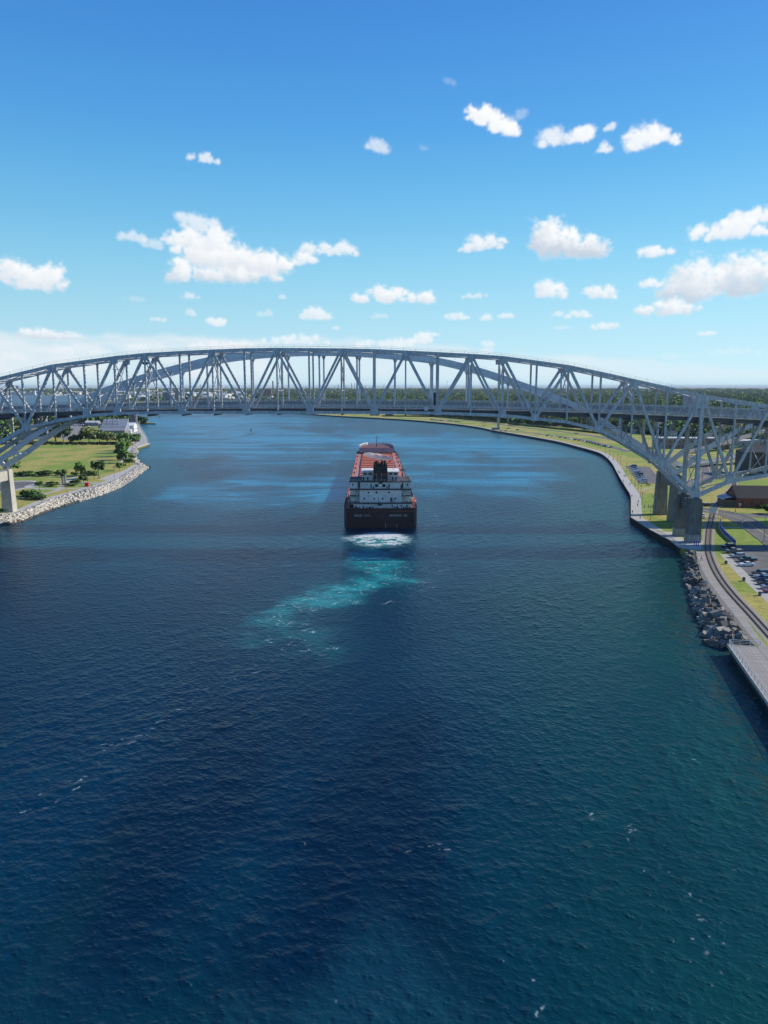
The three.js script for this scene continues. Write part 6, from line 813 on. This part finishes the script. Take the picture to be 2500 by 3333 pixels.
  block('brick_school', 'long red brick building with a white end among the woods', 'building', PX(1510, 1750), -1750, 62, 30, 10, tone[1][1], { n: 10, rows: 2, ww: 2, wh: 2 }); block('grey_hall', 'pale grey flat hall left of the red brick building', 'building', PX(1392, 1850), -1850, 46, 26, 9, tone[2][1], { n: 6, rows: 1 }); block('blue_warehouse', 'blue-grey warehouse among the trees at the far right', 'building', PX(2420, 2000), -2000, 56, 30, 14, mat(0.12, 0.16, 0.24), { n: 6, rows: 2, ww: 3, wh: 2 });
  { const t = thing('lake_freighter', 'white-hulled freighter moored across the bay at the far left', 'ship', [PX(80, 5250), 0, -5250]); new MB().box(0, -1, 0, 170, 12, 20).build('hull', M.white, t); for (let i = 0; i < 9; i++) { const q = new MB(), x = -72 + i * 17; q.beam(V(x, 11, 0), V(x + 7, 24, 0), 2, 2).beam(V(x + 7, 24, 0), V(x + 14, 11, 0), 2, 2); q.build('hatch_crane', M.steelDark, t); } new MB().box(74, 11, 0, 16, 18, 16).build('deckhouse', M.white, t); }
  { const t = thing('moored_tug', 'dark hulled tug moored on the far bend of the west bank', 'boat', [PX(1220, 1520), 0, -1497], -0.25); new MB().box(0, -0.8, 0, 19, 6.6, 7, 0, 0.94).build('hull', mat(0.02, 0.025, 0.04), t); new MB().box(-2, 5.8, 0, 9, 3, 5).box(-3, 8.8, 0, 4, 2.2, 4).build('deckhouse', M.white, t); new MB().cyl(V(3, 5.8, 0), V(3, 12, 0), 0.8, 0.7, 10).build('funnel', M.black, t); new MB().cyl(V(-3, 11, 0), V(-3, 17, 0), 0.15, 0.1, 5).build('mast', M.steelDark, t); const g = new TextGeometry('HURON', { font, size: 1.6, depth: 0.1, curveSegments: 3 }), m = new THREE.Mesh(g, M.paint); m.name = 'lettering'; m.position.set(-3.4, 2.8, 3.55); t.add(m); }
  house('boat_house', 'red-brown boathouse beside the moored dark tug', 'building', [PX(1268, 1480), -1480], -0.2, 16, 9, 5, 3, { wall: tone[1][1], roof: M.roofBrown, n: 3 });
  for (const [[bx, bz], lab] of [[[-437.6,-1445.04], 'small dark channel buoy far upstream below the bridge deck, left of the other'], [[-181.09,-1005.08], 'small dark channel buoy on the open water left of the ship bow']]) { const t = thing('channel_buoy', lab, 'buoy', [bx, 0, bz], 0, 'channel buoys'); new MB().cyl(V(0, -0.6, 0), V(0, 0.7, 0), 1.4, 1.3, 12).build('float', M.steelDark, t); new MB().cyl(V(0, 0.7, 0), V(0, 4.2, 0), 0.7, 0.25, 6).build('tower', M.steelDark, t); }
  for (let i = 0; i < 7; i++) { const t = thing('sail_boat', 'white moored yacht, ' + ORD[i] + ' from the left beyond the east car park', 'boat', [-520 + i * 7, 0, -1400 - (i % 3) * 20], 0.3 * i, 'yachts moored behind the east quay'); new MB().box(0, -0.4, 0, 8, 1.7, 2.6, 0, 0.9).build('hull', M.white, t); new MB().cyl(V(0, 1, 0), V(0, 12, 0), 0.1, 0.08, 5).build('mast', M.galv, t); }
}
console.log('built');

// ---------- vehicles ----------
const paints = { white: mat(0.72, 0.72, 0.71, { clearcoat: 0.6, roughness: 0.4 }), silver: mat(0.42, 0.44, 0.46, { clearcoat: 0.6, roughness: 0.35, metalness: 0.4 }), black: mat(0.012, 0.012, 0.014, { clearcoat: 0.8, roughness: 0.3 }), blue: mat(0.02, 0.04, 0.12, { clearcoat: 0.8, roughness: 0.35 }), grey: mat(0.09, 0.095, 0.1, { clearcoat: 0.7, roughness: 0.35 }), red: mat(0.25, 0.02, 0.02, { clearcoat: 0.8, roughness: 0.35 }) };
const lampW = mat(0.8, 0.8, 0.78, { roughness: 0.2 }), lampR = mat(0.4, 0.02, 0.02, { roughness: 0.3 });
const carGeo = {};
function carParts(type) {
  if (carGeo[type]) return carGeo[type];
  const L = { sedan: 4.8, suv: 4.8, pickup: 5.7, van: 5.3 }[type], W = 1.9, lines = {
    sedan: [[-2.4, 0.32], [-2.42, 0.62], [-2.3, 0.78], [-1.05, 0.95], [1.45, 0.98], [2.25, 0.94], [2.4, 0.8], [2.4, 0.34]], suv: [[-2.4, 0.38], [-2.42, 0.75], [-2.25, 0.95], [-1.05, 1.08], [2.2, 1.1], [2.38, 1.0], [2.4, 0.4]],
    pickup: [[-2.85, 0.45], [-2.86, 0.85], [-2.7, 1.05], [-1.4, 1.16], [0.7, 1.16], [0.72, 1.2], [2.8, 1.2], [2.85, 0.48]], van: [[-2.65, 0.38], [-2.66, 0.8], [-2.4, 1.05], [-1.7, 1.2], [2.6, 1.25], [2.65, 0.4]] }[type];
  const sh = new THREE.Shape(lines.map(([x, y]) => new THREE.Vector2(x, y))), body = new THREE.ExtrudeGeometry(sh, { depth: W - 0.16, bevelEnabled: true, bevelSize: 0.06, bevelThickness: 0.08, bevelSegments: 2, steps: 1 }); body.translate(0, 0, -(W - 0.16) / 2);
  const cab = { sedan: [-1.15, 1.75, -0.35, 1.0, 0.94, 1.42], suv: [-1.15, 2.2, -0.45, 1.95, 1.06, 1.7], pickup: [-1.5, 0.75, -0.8, 0.6, 1.14, 1.82], van: [-1.8, 2.5, -1.1, 2.4, 1.2, 1.95] }[type], [b0, b1, t0, t1, y0, y1] = cab, q = new MB(), hw = 0.86, tw = 0.68;
  q.hexa([V(b0, y0, hw), V(b1, y0, hw), V(b1, y0, -hw), V(b0, y0, -hw), V(t0, y1 - 0.05, tw), V(t1, y1 - 0.05, tw), V(t1, y1 - 0.05, -tw), V(t0, y1 - 0.05, -tw)]);
  const roof = new MB(); roof.hexa([V(t0 - 0.06, y1 - 0.07, tw + 0.03), V(t1 + 0.06, y1 - 0.07, tw + 0.03), V(t1 + 0.06, y1 - 0.07, -tw - 0.03), V(t0 - 0.06, y1 - 0.07, -tw - 0.03), V(t0 + 0.08, y1, tw - 0.06), V(t1 - 0.08, y1, tw - 0.06), V(t1 - 0.08, y1, -tw + 0.06), V(t0 + 0.08, y1, -tw + 0.06)]);
  for (const s of [-1, 1]) for (const [a, b] of [[b0, t0], [b1, t1], [(b0 + b1) / 2 + 0.1, (t0 + t1) / 2 + 0.1]]) roof.beam(V(a, y0, s * hw), V(b, y1 - 0.05, s * tw), 0.09, 0.06, V(1, 0, 0));
  const wheel = new MB().cyl(V(0, 0, -0.11), V(0, 0, 0.11), 0.34, 0.34, 12).done(), rim = new MB().cyl(V(0, 0, -0.125), V(0, 0, 0.125), 0.2, 0.2, 10).done(), hl = new MB().box(0, 0, 0, 0.1, 0.14, 0.36).done(), bed = type === 'pickup' ? new MB().box(1.78, 1.195, 0, 1.85, 0.03, 1.4).done() : null;
  return carGeo[type] = { L, body, glass: q.done(), roof: roof.done(), wheel, rim, hl, bed, axle: L * 0.3 };
}
function car(type, paint, [x, z], turn, label, group) {
  const c = carParts(type), t = thing({ sedan: 'parked_car', suv: 'parked_suv', pickup: 'pickup_truck', van: 'parked_van' }[type], label, type === 'pickup' ? 'truck' : type === 'van' ? 'van' : 'car', [x, G + 0.012, z], turn, group), add = (g, m, n, p) => { const o = new THREE.Mesh(g, m); o.name = n; (p ?? t).add(o); return o; };
  add(c.body, paints[paint], 'body'); add(c.glass, M.glass, 'windows'); add(c.roof, paints[paint], 'roof'); if (c.bed) add(c.bed, M.black, 'cargo_bed');
  for (const sx of [-1, 1]) for (const sz of [-1, 1]) { const w = add(c.wheel, M.rubber, 'wheel'); w.position.set(sx * c.axle, 0.34, sz * 0.84); add(c.rim, M.galv, 'rim', w); const l = add(c.hl, sx < 0 ? lampW : lampR, sx < 0 ? 'headlight' : 'tail_light'); l.position.set(sx * (c.L / 2 - 0.04), 0.68, sz * 0.68); }
  return t;
}
{ const g = 'cars in the car park beside the railway';
  car('suv', 'black', [125.19,-261], 0.12, 'black suv nearest the bridge pier in the railway car park', g); car('pickup', 'grey', [123.22,-252.99], 0.1, 'dark grey pickup truck second from the pier in the railway car park', g); car('suv', 'silver', [121.16,-245.45], 0.08, 'silver suv between the grey and black pickup trucks', g); car('pickup', 'black', [121.69,-239.63], 0.06, 'long black pickup truck behind the white saloon', g); car('sedan', 'white', [118.47,-233.66], 0.02, 'white saloon car on the open asphalt by the footway', g);
  [['suv', 'black', [116.98,-221.77]], ['sedan', 'silver', [116.04,-218.79]], ['suv', 'blue', [114.67,-215.17]], ['sedan', 'black', [113.17,-210.98]], ['suv', 'silver', [111.75,-206.29]], ['sedan', 'red', [110.54,-202.42]]].forEach(([t, p, q], i) => car(t, p, q, 0.1, p + ' ' + (t === 'suv' ? 'suv' : 'saloon car') + ', ' + ORD[i] + ' from the back of the group at the right edge', g));
  const col2 = [['suv', 'blue'], ['sedan', 'grey'], ['suv', 'silver'], ['suv', 'white'], ['sedan', 'blue'], ['suv', 'black'], ['sedan', 'black'], ['suv', 'grey'], ['van', 'white'], ['suv', 'silver'], ['sedan', 'silver']];
  const CP = [[182.05,-534.42],[179.36,-523.41],[176.66,-512.83],[174.01,-502.67],[171.44,-492.89],[168.94,-483.48],[166.51,-474.42],[164.18,-465.68],[161.9,-457.26],[159.71,-449.12],[157.59,-441.27]];
  col2.forEach(([t, p], i) => { const q = CP[i]; car(t, p, q, 0.02 + (i % 3) * 0.02, p + ' ' + { suv: 'suv', sedan: 'saloon car', van: 'van' }[t] + ', ' + ORD[i] + ' from the far end of the car park under the arch', 'cars in the riverside car park'); });
  const line = curve([[146.86,-974.99], [173.33,-935.74], [197.2,-860.57], [211.84,-787.44], [214.71,-729.47], [218.21,-696.45]], 60), pal = ['black', 'grey', 'black', 'silver', 'blue', 'grey', 'white', 'black', 'red', 'silver', 'blue', 'black'];
  [3, 5, 22, 24, 27, 29, 31, 33, 35, 37, 39, 41, 43, 45, 47, 49, 51, 53, 55, 57].forEach((k, i) => car(i % 3 ? 'suv' : 'sedan', pal[i % 12], line[k], 0.85, pal[i % 12] + ' ' + (i % 3 ? 'suv' : 'saloon car') + ', ' + ORD[i] + ' from the far end of the row on the riverside lawn', 'row of cars on the riverside lawn'));
  for (let i = 0; i < 12; i++) { const a = curve([[82.97,-1289.67], [104.21,-1255.03], [126.88,-1222.19]], 12)[i]; car(i % 4 ? 'sedan' : 'suv', pal[(i * 5) % 12], [a[0], a[1] + (i % 2) * 5], 0.5, pal[(i * 5) % 12] + ' car, ' + ORD[i] + ' from the left in the far riverside parking area', 'cars in the far riverside parking area'); }
  for (const [q, p, tx] of [[[170.99,-1017.65], 'black', 'black saloon car parked right of the concrete tower'], [[178.54,-988.81], 'black', 'dark car parked on the grass beyond the concrete tower'], [[157.77,-1048.2], 'white', 'white car parked left of the concrete tower']]) { car('sedan', p, q, 0.3, tx, 'cars by the concrete tower'); }
  car('suv', 'white', [142.7,-323.87], 1.2, 'white suv on the road just right of the bridge pier'); car('suv', 'black', [156.75,-354.63], 0.3, 'black suv passing behind the bridge pier'); car('sedan', 'grey', [237.14,-911.27], 0.35, 'grey car driving on the riverside road past the hedge');
  const e = [[-371.46,-860.57], [-381.32,-888.03], [-392.59,-917.27], [-401.53,-942.07], [-413.79,-974.99], [-423.49,-1003.03]]; e.forEach((q, i) => { car(i % 2 ? 'sedan' : 'suv', ['blue', 'black', 'silver', 'blue', 'red', 'grey'][i], q, 0.1, ['blue', 'black', 'silver', 'blue', 'red', 'grey'][i] + ' car, ' + ORD[i] + ' from the front in the east bank line', 'line of cars in the east car park'); });
  const r = rngOf(12); for (let i = 0; i < 26; i++) { const u = r(), v = r(), A = [-443.8,-1080.62], B = [-416.85,-1080.62], C = [-507.84,-1232.94], p = ['white', 'silver', 'grey', 'blue', 'red', 'white'][(r() * 6) | 0]; car(i % 5 === 0 ? 'van' : i % 2 ? 'sedan' : 'suv', p, [A[0] + (B[0] - A[0]) * u + (C[0] - A[0]) * v, A[1] + (B[1] - A[1]) * u + (C[1] - A[1]) * v], r() < 0.5 ? 0.1 : 1.6, p + ' vehicle among those crowded beside the boat shed', p + ' vehicles beside the boat shed'); }
}
// ---------- people ----------
const PEOPLE = {};
function personGeo(pose) {
  if (PEOPLE[pose]) return PEOPLE[pose];
  const w = pose === 'walk' ? 0.28 : 0.02, J = []; const cap = (a, b, r0, r1) => J.push([V(...a), V(...b), r0, r1]);
  cap([0, 0.98, 0], [0, 1.4, 0.02], 0.15, 0.165); cap([-0.14, 1.4, 0], [0.14, 1.4, 0], 0.085, 0.085); cap([0, 1.45, 0], [0, 1.56, 0.02], 0.06, 0.06); cap([0, 1.62, 0.03], [0, 1.68, 0.02], 0.095, 0.1); cap([0, 1.62, 0.115], [0, 1.6, 0.125], 0.02, 0.018);
  for (const s of [-1, 1]) { const f = s * w; cap([s * 0.095, 0.96, 0], [s * 0.1, 0.52, f * 0.7], 0.098, 0.068); cap([s * 0.1, 0.52, f * 0.7], [s * 0.1, 0.09, f - (f < 0 ? 0.12 : 0)], 0.066, 0.045); cap([s * 0.1, 0.05, f - 0.03], [s * 0.11, 0.04, f + 0.16], 0.045, 0.038); const a = -f * 0.8; cap([s * 0.2, 1.4, 0], [s * 0.25, 1.13, a * 0.45], 0.058, 0.046); cap([s * 0.25, 1.13, a * 0.45], [s * 0.24, 0.88, a + 0.1], 0.043, 0.034); cap([s * 0.24, 0.86, a + 0.11], [s * 0.235, 0.79, a + 0.13], 0.036, 0.03); for (let k = 0; k < 4; k++) cap([s * 0.235, 0.8, a + 0.1 + k * 0.02], [s * 0.228, 0.72 - (k === 1 || k === 2 ? 0.012 : 0), a + 0.11 + k * 0.021], 0.0115, 0.009); cap([s * 0.225, 0.83, a + 0.15], [s * 0.215, 0.77, a + 0.19], 0.012, 0.01); }
  const n = 76, mc = new MarchingCubes(n, M.white, false, false, 40000), p = V(0, 0, 0), half = 0.95;
  mc.isolation = 0;
  for (let k = 0; k < n; k++) for (let j = 0; j < n; j++) for (let i = 0; i < n; i++) { p.set((i / n * 2 - 1) * half, (j / n * 2 - 1) * half + 0.9, (k / n * 2 - 1) * half); let d = 1e9; if (Math.abs(p.x) < 0.42 && Math.abs(p.z) < 0.55) for (const [a, b, r0, r1] of J) { const ab = b.clone().sub(a), t = clamp(p.clone().sub(a).dot(ab) / ab.lengthSq(), 0, 1), e = p.distanceTo(a.clone().addScaledVector(ab, t)) - lerp(r0, r1, t), h = clamp(0.5 + 0.5 * (d - e) / 0.03, 0, 1); d = d > 1e8 ? e : lerp(d, e, h) - 0.03 * h * (1 - h); } mc.field[k * n * n + j * n + i] = -Math.min(d, 1); }
  mc.update(); const c = mc.count, pos = new Float32Array(mc.positionArray.subarray(0, c * 3)), nor = new Float32Array(mc.normalArray.subarray(0, c * 3)); for (let i = 0; i < c; i++) { pos[i * 3] *= half; pos[i * 3 + 1] = pos[i * 3 + 1] * half + 0.9; pos[i * 3 + 2] *= half; }
  const g = new THREE.BufferGeometry(); g.setAttribute('position', new THREE.BufferAttribute(pos, 3)); g.setAttribute('normal', new THREE.BufferAttribute(nor, 3)); return PEOPLE[pose] = g;
}
const skin = [0.42, 0.25, 0.18], bodyMat = new THREE.MeshStandardMaterial({ vertexColors: true, roughness: 0.9 });
function person(label, [x, z], turn, pose, shirt, legs, hair) {
  const t = thing('person', label, 'person', [x, G + 0.02, z], turn), src = personGeo(pose), g = src.clone(), p = g.attributes.position, c = new Float32Array(p.count * 3); for (let i = 0; i < p.count; i++) { const y = p.getY(i), ax = Math.abs(p.getX(i)); const k = y > 1.47 ? skin : y > 0.99 || (ax > 0.17 && y > 0.68) ? (ax > 0.19 && y < 1.16 ? skin : shirt) : y < 0.08 ? [0.03, 0.03, 0.03] : legs; c.set(k, i * 3); } g.setAttribute('color', new THREE.BufferAttribute(c, 3)); const b = new THREE.Mesh(g, bodyMat); b.name = 'body'; t.add(b);
  const h = new MB(); h.geo(new THREE.SphereGeometry(0.116, 12, 8, 0, 6.3, 0, 1.75), new THREE.Matrix4().makeTranslation(0, 1.695, -0.012)); h.build('hair', mat(...hair), t); const e = new MB(); for (const s of [-1, 1]) e.geo(new THREE.SphereGeometry(0.014, 6, 5), new THREE.Matrix4().makeTranslation(s * 0.036, 1.66, 0.112)); e.box(0, 1.568, 0.112, 0.05, 0.01, 0.012); e.build('face_features', M.black, t); return t;
}
{ const D = [0.04, 0.045, 0.07], K = [0.02, 0.02, 0.022], Wt = [0.65, 0.65, 0.65], B = [0.05, 0.03, 0.02];
  person('person in a pale top walking along the timber shore walk', [107.02,-241.39], 0.3, 'walk', [0.6, 0.55, 0.62], D, B); person('person in white standing where the shore walk meets the bridge pier', [110.26,-255.94], 2, 'stand', Wt, D, B); person('person in pale clothes crouched by the first blocks below the pier, in a white top', [106.5,-256.93], 1, 'stand', Wt, [0.3, 0.3, 0.32], B);
  person('dark-clothed person on the wall corner where the promenade turns', [113.06,-319.24], 0.4, 'stand', K, K, B); person('person at the water edge just above the promenade corner', [114.44,-333.53], 2.5, 'stand', K, D, B); person('person in a brown top walking on the promenade beside the bollards', [123.39,-352.77], 3, 'walk', [0.16, 0.09, 0.06], D, B); person('person in grey walking just behind the brown-topped walker', [127.59,-364.21], 3, 'walk', [0.15, 0.15, 0.16], D, B); person('person standing at the wall edge in the middle of the promenade', [130.53,-382.78], 2.2, 'stand', [0.1, 0.05, 0.05], D, B);
  person('person walking past the end of the riverside car park', [145.62,-431.48], 0.2, 'walk', [0.3, 0.1, 0.08], D, B); person('person in red leaning on the wall opposite the parked cars', [145.87,-444.15], 1.8, 'stand', [0.4, 0.06, 0.05], D, B); person('person in dark blue strolling opposite the parked cars', [155.16,-471.8], 0, 'walk', D, K, B); person('person in black strolling beside the one in dark blue', [156.15,-471.8], 0, 'walk', K, K, B); person('walker in orange on the upper promenade bend', [157.71,-488.67], 3, 'walk', [0.5, 0.16, 0.05], D, B); person('walker in grey beside the one in orange', [158.56,-493.96], 3, 'walk', [0.2, 0.2, 0.2], K, B); person('distant walker on the promenade near the first lawn lamp', [181.1,-579.48], 3, 'walk', K, D, B); person('person in white at the wall on the far promenade bend', [182.76,-597.07], 2, 'stand', Wt, D, B); person('person standing on the lawn beside the tall concrete pier leg', [141.3,-381.7], 0.5, 'stand', K, K, B);
  person('person in red on the east path beside the lamp post', [-172.93,-426.07], 1, 'stand', [0.6, 0.05, 0.04], [0.5, 0.05, 0.04], B); person('person walking at the edge of the pale stones on the east path', [-169.91,-423.42], 2, 'walk', K, D, B); person('person in white standing by the shrubs of the playing field', [-220.44,-478.41], 0, 'stand', Wt, Wt, B);
}
// ---------- street furniture ----------
function lampPost(label, [x, z], h, group, arm) { const t = thing('lamp_post', label, 'lamp post', [x, G, z], 0, group); new MB().cyl(V(0, -0.1, 0), V(0, h, 0), 0.11, 0.07, 7).cyl(V(0, -0.1, 0), V(0, 0.5, 0), 0.2, 0.16, 7).build('pole', M.steelDark, t); const q = new MB(); if (arm) q.beam(V(0, h, 0), V(1.6, h + 0.15, 0), 0.09, 0.09).box(1.8, h + 0.06, 0, 0.8, 0.16, 0.3); else q.cyl(V(0, h, 0), V(0, h + 0.5, 0), 0.22, 0.28, 8).cyl(V(0, h + 0.5, 0), V(0, h + 0.75, 0), 0.32, 0.05, 8); q.build('lamp_head', M.steelDark, t); return t; }
lampPost('tall dark lamp post at the right edge by the road', [143.2,-271.16], 11, 'street lamps', true); lampPost('dark pole in front of the brick depot annex', [164.07,-338.14], 12, 'street lamps', true); lampPost('tall thin pole on the bend of the road behind the pier', [185.29,-424.74], 11, 'street lamps', true);
[[136.34,-386.06], [127.76,-359.36], [117,-317.72], [140.92,-403.3], [146.71,-426.07], [149.78,-441.27], [166.31,-501.2], [177.38,-549.38], [180.76,-567.53], [185.43,-591.94], [188.58,-613.01], [191.7,-635.6]].forEach((q, i) => { lampPost('slim promenade lamp, ' + ORD[i] + ' of those edging the west lawn', q, 5.5, 'slim lamps along the west promenade'); });
[[[-174.72,-370.2], 'first'], [[-174.12,-399.73], 'second'], [[-175.26,-431.48], 'third'], [[-174.2,-471.8], 'fourth']].forEach(([q, k]) => { lampPost('dark park lamp, ' + k + ' along the east riverside path', q, 5, 'park lamps on the east path'); });
[[[112.91,-236.18], 'first'], [[108.48,-214.82], 'second'], [[105.31,-198.99], 'third']].forEach(([q, k]) => { const t = thing('litter_bin', 'dark round litter bin, ' + k + ' from the pier along the footway', 'bin', [q[0], G, q[1]], 0, 'litter bins along the footway'); new MB().cyl(V(0, -0.05, 0), V(0, 0.95, 0), 0.42, 0.46, 12).build('drum', M.steelDark, t); new MB().cyl(V(0, 0.95, 0), V(0, 1.12, 0), 0.48, 0.3, 12).build('lid', M.black, t); });
for (let i = 0; i < 3; i++) { const t = thing('bollard', ORD[i] + ' dark bollard from the left on the lawn beside the pier leg', 'bollard', [[125.4,-349.11][0] + i * 2.0, G, [125.4,-349.11][1]], 0, 'row of lawn bollards'); new MB().cyl(V(0, -0.1, 0), V(0, 1.7, 0), 0.16, 0.16, 8).build('post', M.steelDark, t); new MB().cyl(V(0, 1.7, 0), V(0, 1.85, 0), 0.19, 0.1, 8).build('cap', M.steelDark, t); }
{ // blue fence panel run, crossing sign, road signs, board
  const t = thing('blue_wall', 'long low blue wall curving across the lawn beside the railway', 'wall', [0, G, 0]); const c = curve([[145.09,-311.8], [139.55,-299.23], [135.04,-285.75], [132.26,-274.52], [130.37,-266.79]], 26); for (let i = 0; i < 26; i++) new MB().beam(V(c[i][0], 0.75, c[i][1]), V(c[i + 1][0], 0.75, c[i + 1][1]), 0.35, 1.7, V(1, 0, 0)).build('panel', M.blue, t); const q = new MB(); for (let i = 0; i < 26; i++) q.beam(V(c[i][0] - 0.35, 0.06, c[i][1]), V(c[i + 1][0] - 0.35, 0.06, c[i + 1][1]), 0.3, 0.32, V(1, 0, 0)); q.build('plinth', M.white, t);
  const b = thing('sign_board', 'large blank white board on two posts beside the road', 'sign', [[145.12,-320][0], G, [145.12,-320][1]], 0.1); new MB().box(0, 2.6, 0, 3.4, 2.6, 0.14).build('board', M.white, b); for (const x of [-1, 1]) new MB().box(x, -0.1, -0.14, 0.16, 4.6, 0.14).build('post', M.timber, b);
  const s = thing('crossing_sign', 'white crossed railway warning sign in front of the brick depot', 'sign', [[165.14,-336.45][0], G, [165.14,-336.45][1]]); new MB().cyl(V(0, -0.1, 0), V(0, 4.4, 0), 0.08, 0.08, 6).build('post', M.white, s); new MB().beam(V(-0.65, 3.4, 0.12), V(0.65, 4.4, 0.12), 0.04, 0.26, V(0, 0, 1)).beam(V(-0.65, 4.4, 0.17), V(0.65, 3.4, 0.17), 0.04, 0.26, V(0, 0, 1)).build('crossbuck', M.white, s); new MB().box(0, 2.4, 0.1, 1.3, 0.3, 0.12).build('signal_lamps', M.black, s);
  const r = thing('route_sign', 'two small white route signs on one post beside the road junction', 'sign', [[148.78,-299.9][0], G, [148.78,-299.9][1]]); new MB().cyl(V(0, -0.1, 0), V(0, 3.6, 0), 0.06, 0.06, 6).build('post', M.galv, r); new MB().box(0, 2.2, 0.08, 0.8, 0.5, 0.05).build('lower_plate', M.white, r); new MB().box(0, 2.85, 0.08, 0.95, 0.75, 0.05).build('upper_plate', M.white, r);
  const f = thing('track_fence', 'dark low fence across the lawn behind the railway by the pier', 'fence', [[140.34,-317.72][0], G, [140.34,-317.72][1]]); for (let i = 0; i < 14; i++) new MB().box(i * 0.75, -0.1, 0, 0.1, 1.3, 0.1).build('post', M.steelDark, f); for (const h of [0.5, 1.1]) new MB().box(4.9, h, 0, 9.9, 0.1, 0.06).build('rail', M.steelDark, f);
  const m = thing('monument', 'tall pale tapering monument in the plaza ring', 'monument', [[-191.21,-435.62][0], G, [-191.21,-435.62][1]]); for (const k of [-1, 1]) new MB().box(k * 0.8, 0, 0, 1.1, 8.2, 0.9, 0.2, 0.55).build('pylon', M.pierNew, m); new MB().box(0, -0.1, 0, 4, 0.4, 3).build('base', M.concrete, m);
  const h = thing('concrete_tower', 'plain square concrete tower on the riverside lawn', 'tower', [[154.11,-995.87][0], G, [154.11,-995.87][1]]); new MB().box(0, -0.2, 0, 3, 17.6, 3).build('shaft', M.pierNew, h); new MB().box(0, 17.4, 0, 3.4, 0.6, 3.4).build('cap', M.pierMid, h); new MB().box(-3.5, -0.2, 0.5, 10, 3, 5).build('pump_house', M.pierMid, h);
  const p2 = thing('concrete_post', 'smaller square concrete post by the hedge behind the tower', 'tower', [[198.17,-1180.96][0], G, [198.17,-1180.96][1]]); new MB().box(0, -0.2, 0, 2.2, 13, 2.2).build('shaft', M.pierNew, p2); new MB().box(0, 12.8, 0, 2.5, 0.4, 2.5).build('cap', M.pierMid, p2);
  const hs = thing('heart_frame', 'brown heart-shaped frame standing on the riverside lawn', 'sculpture', [[146.44,-1080.62][0], G, [146.44,-1080.62][1]]); const hc = []; for (let i = 0; i <= 30; i++) { const a = i / 30 * 6.2832; hc.push(V(0.2 * 16 * Math.sin(a) ** 3, 0.2 * (13 * Math.cos(a) - 5 * Math.cos(2 * a) - 2 * Math.cos(3 * a) - Math.cos(4 * a)) + 3.4, 0)); } const hg = new MB(); for (let i = 0; i < 30; i++) hg.cyl(hc[i], hc[i + 1], 0.24, 0.24, 6, false); hg.build('frame', M.rust, hs); new MB().box(0, -0.1, 0, 2.4, 0.5, 1).build('base', M.concrete, hs);
  const pl = thing('pier_plaque', 'cluster of blue upright panels at the foot of the nearest pier', 'sign', [[114.33,-264.65][0], G, [114.33,-264.65][1]]); for (let i = 0; i < 3; i++) new MB().box(i * 0.62, -0.05, i * 0.25, 0.34, 2.3 - i * 0.2, 0.12, 0.5).build('panel', M.blue, pl);
  const k = thing('picnic_table', 'dark picnic table on the grass below the parked cars', 'table', [[157.02,-432.85][0], G, [157.02,-432.85][1]]); new MB().box(0, 0.7, 0, 2, 0.08, 0.8).build('top', M.timber, k); for (const z of [-0.7, 0.7]) new MB().box(0, 0.42, z, 2, 0.07, 0.3).build('bench', M.timber, k); for (const x of [-0.8, 0.8]) new MB().box(x, -0.05, 0, 0.1, 0.75, 1.4).build('leg', M.timber, k);
  const kiosk = thing('info_kiosk', 'small red kiosk beside the lamp on the east riverside path', 'kiosk', [[-174.18,-427.41][0], G, [-174.18,-427.41][1]]); new MB().box(0, -0.1, 0, 2.2, 2.1, 1.6).build('cabin', M.red, kiosk); new MB().box(0, 2, 0, 2.5, 0.25, 1.9, 0, 0.8).build('roof', M.red, kiosk);
}
console.log('small');

scene.traverse((o) => { if (o.isMesh) { o.castShadow = true; o.receiveShadow = true; } });
renderer.render(scene, camera);
